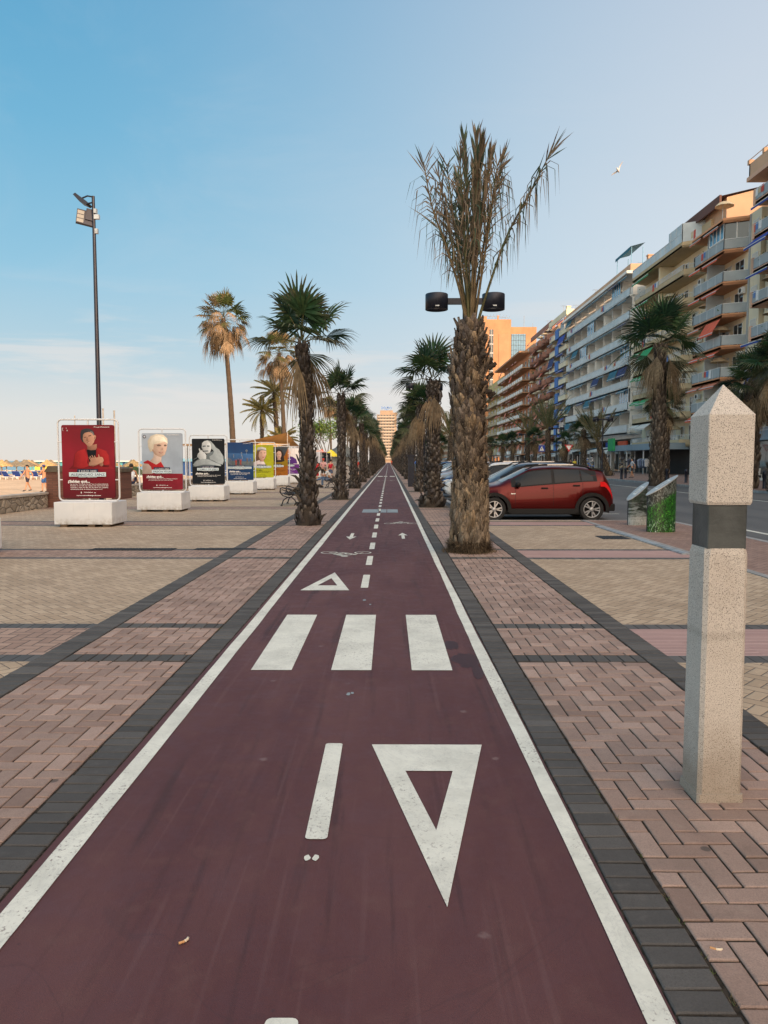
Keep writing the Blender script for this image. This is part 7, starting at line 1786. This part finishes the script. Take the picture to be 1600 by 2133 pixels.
def chair(x,y,rz,lab):
    o=empty('chair',(x,y,.05),rz,lab,'chair','white cafe chairs in front of the pavilion'); g=MB(); g.box(-.24,.24,-.22,.24,.42,.46); g.build('seat',B['frame'],o,bevel=.01)
    g=MB(); mm=Matrix.Translation((0,.22,.46))@Matrix.Rotation(R(-10),4,'X'); g.box(-.24,.24,0,.035,.0,.48,M=mm); g.build('backrest',B['frame'],o,bevel=.01)
    for a in (-.21,.21):
        for b in (-.19,.21): g=MB(); g.tube([(a,b,.42),(a*1.1,b*1.1,0)],.018,5); g.build('leg',B['frame'],o)
chair(28.0,56.5,R(30),'white cafe chair right of the yellow banner, nearest the road'); chair(28.6,57.6,R(200),'white cafe chair behind the nearest one'); chair(27.9,53.5,R(10),'white cafe chair farther right')
for x,y,l in ((29.5,58.6,'dark round cafe table beside the yellow banner'),(29.4,55.0,'dark round cafe table at the right edge')):
    o=empty('cafe_table',(x,y,.05),0,l,'table'); g=MB(); g.lathe([(.001,.73),(.4,.73),(.4,.76),(.001,.76)],16); g.build('table_top',M['carblack'],o); g=MB(); g.tube([(0,0,0),(0,0,.73)],.03,6); g.lathe([(.22,0),(.22,.03),(.001,.05)],10); g.build('pedestal',M['dkmetal'],o)

# ---------- small things kept on balconies
lr=random.Random(33); M['potgreen']=mat('potted_leaves',(.05,.12,.03),.8,.4,12); M['pot']=mat('clay_pot',(.35,.14,.07),.8,.1); LC=[mat('laundry_%s'%n,c,.9,.1) for n,c in (('white',(.7,.7,.7)),('blue',(.1,.2,.45)),('red',(.5,.08,.06)),('beige',(.55,.45,.3)))]
for bal in [b for b in bpy.data.objects if b.name.startswith('balcony') and b.parent and b.parent.name.startswith('apartment_building') and b.type=='MESH' and not b.name.startswith('balcony_pier')]:
    bb=[Vector(c) for c in bal.bound_box]; y0,y1=min(v.y for v in bb),max(v.y for v in bb); z=max(v.z for v in bb); x0=min(v.x for v in bb)
    if y0<60 or y0>175 : continue
    for k in range(lr.choice((1,2,2,3))):
        y=lr.uniform(y0+1.2,y1-1.2); t=lr.random()
        if t<.45:
            g=MB(); Mx=Matrix.Translation((x0+.35,y,z)); g.lathe([(.12,0),(.17,.3),(.15,.3)],8,1,(1,1,1),Mx)
            for q in range(26): c=Vector((x0+.35+lr.gauss(0,.14),y+lr.gauss(0,.2),z+.55+abs(lr.gauss(0,.3)))); a=Vector((lr.uniform(-1,1),lr.uniform(-1,1),lr.uniform(-.3,1))).normalized()*.13; d=a.cross(Vector((1,.3,.2))).normalized()*.06; g.add([c-a,c+d,c+a,c-d],[(0,1,2,3)],0)
            g.build('potted_plant',[M['potgreen'],M['pot']],bal)
        elif t<.8:
            g=MB()
            w=.0
            for q in range(lr.choice((2,3,4))): ww=lr.uniform(.35,.6); h=lr.uniform(.5,.9); g.add([(x0-.03,y+w,z+1.08),(x0-.03,y+w+ww,z+1.08),(x0-.05,y+w+ww,z+1.08-h),(x0-.05,y+w,z+1.08-h)],[(0,1,2,3)],q%4); w+=ww+.08
            g.build('laundry',LC[lr.randrange(3):]+LC,bal)
        else:
            g=MB(); g.tube([(x0+.6,y,z),(x0+.6,y,z+2.1)],.025,5,1); g.lathe([(.9,1.75),(.5,2.1),(.01,2.25)],8,0,(1,1,1),Matrix.Translation((x0+.75,y,z))); g.build('balcony_parasol',[LC[3],B['rail']],bal)
# ------------------------------------------------------------------ camera, sky, sun
cam=bpy.data.cameras.new('camera'); co=bpy.data.objects.new('camera',cam); COL.objects.link(co); SC.camera=co
co.location=(0,.107,1.55); co.rotation_euler=(R(90-3.96),0,R(.37))
cam.sensor_fit='VERTICAL'; cam.sensor_height=36; cam.lens=1540/2133*36; cam.clip_start=.05; cam.clip_end=60000
SUN=Vector((.55,-.75,.33)).normalized()
sl=bpy.data.lights.new('sun','SUN'); so=bpy.data.objects.new('sun',sl); COL.objects.link(so)
sl.energy=4.2; sl.angle=R(.5); sl.color=(1.0,.63,.38)
so.rotation_euler=SUN.to_track_quat('Z','Y').to_euler()
W=bpy.data.worlds.new('World'); SC.world=W; W.use_nodes=True; nt=W.node_tree; bg=nt.nodes['Background']
sky=N(nt,'ShaderNodeTexSky'); sky.sky_type='NISHITA'; sky.sun_disc=False
sky.sun_elevation=math.asin(SUN.z); sky.sun_rotation=math.atan2(SUN.x,SUN.y); sky.air_density=1.0; sky.dust_density=1.0
tc=N(nt,'ShaderNodeTexCoord').outputs['Generated']
sp=N(nt,'ShaderNodeSeparateXYZ'); nt.links.new(tc,sp.inputs[0]); X,Y,Z=sp.outputs
def ramp(v,stops):
    r=N(nt,'ShaderNodeValToRGB'); cr=r.color_ramp
    while len(cr.elements)<len(stops): cr.elements.new(.5)
    for e,(p,c) in zip(cr.elements,stops): e.position=p; e.color=(*c,1)
    nt.links.new(v,r.inputs[0]); return r.outputs[0]
zc=math_(nt,'MAXIMUM',Z,0.0)
left=ramp(zc,[(0,(.82,.77,.71)),(.05,(.78,.78,.75)),(.092,(.68,.74,.76)),(.118,(.53,.69,.77)),(.22,(.32,.60,.78)),(.38,(.18,.48,.71)),(.55,(.10,.37,.62)),(1,(.08,.27,.52))])
right=ramp(zc,[(0,(.95,.78,.66)),(.05,(.92,.82,.75)),(.12,(.78,.81,.84)),(.25,(.71,.78,.85)),(.42,(.63,.71,.81)),(.6,(.54,.63,.76)),(1,(.12,.33,.58))])
base=mix_(nt,maprange(nt,X,-.44,.54),left,right)
# thin high cloud low over the sea
cn=noise(nt,tc,2.2,6,.6,.4,sc=(1.0,1.0,9.0)); band=math_(nt,'MULTIPLY',maprange(nt,Z,.03,.09),maprange(nt,Z,.13,.24,1,0))
cl=math_(nt,'MULTIPLY',maprange(nt,cn,.46,.62,0,.62),band)
base=mix_(nt,cl,base,(.84,.80,.77))
wisp=noise(nt,tc,1.6,7,.65,.8,sc=(1.2,1.2,3.0)); base=mix_(nt,math_(nt,'MULTIPLY',maprange(nt,wisp,.45,.75,0,.13),maprange(nt,Z,.1,.3)),base,(.74,.76,.80))
# brighter, warmer sky around the low sun behind the viewer
dt=N(nt,'ShaderNodeVectorMath',operation='DOT_PRODUCT'); nt.links.new(tc,dt.inputs[0]); dt.inputs[1].default_value=SUN
gl=math_(nt,'POWER',math_(nt,'MAXIMUM',dt.outputs['Value'],0.0),1.6)
addc=mix_(nt,1.0,(1.9,1.55,1.2),gl,'MULTIPLY')
base=mix_(nt,1.0,base,addc,'ADD')
bk=maprange(nt,Y,.30,-.35,1,1.7); bc=N(nt,'ShaderNodeCombineXYZ'); nt.links.new(maprange(nt,Y,.30,-.35,1,2.05),bc.inputs[0]); nt.links.new(bk,bc.inputs[1]); nt.links.new(maprange(nt,Y,.30,-.35,1,1.38),bc.inputs[2])  # unseen back half of the sky boosted further as added warm fill light
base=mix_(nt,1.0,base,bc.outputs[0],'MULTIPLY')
ns=N(nt,'ShaderNodeVectorMath',operation='SCALE'); nt.links.new(sky.outputs[0],ns.inputs[0]); ns.inputs['Scale'].default_value=.05
fin=mix_(nt,.05,base,ns.outputs[0])
below=maprange(nt,Z,-.02,0,0,1)
fin=mix_(nt,below,(.30,.27,.24),fin)
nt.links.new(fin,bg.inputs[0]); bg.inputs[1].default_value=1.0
SC.view_settings.view_transform='Standard'; SC.view_settings.look='None'; SC.view_settings.exposure=0; SC.view_settings.gamma=1
SC.render.engine='CYCLES'; SC.cycles.max_bounces=6; SC.cycles.use_denoising=True
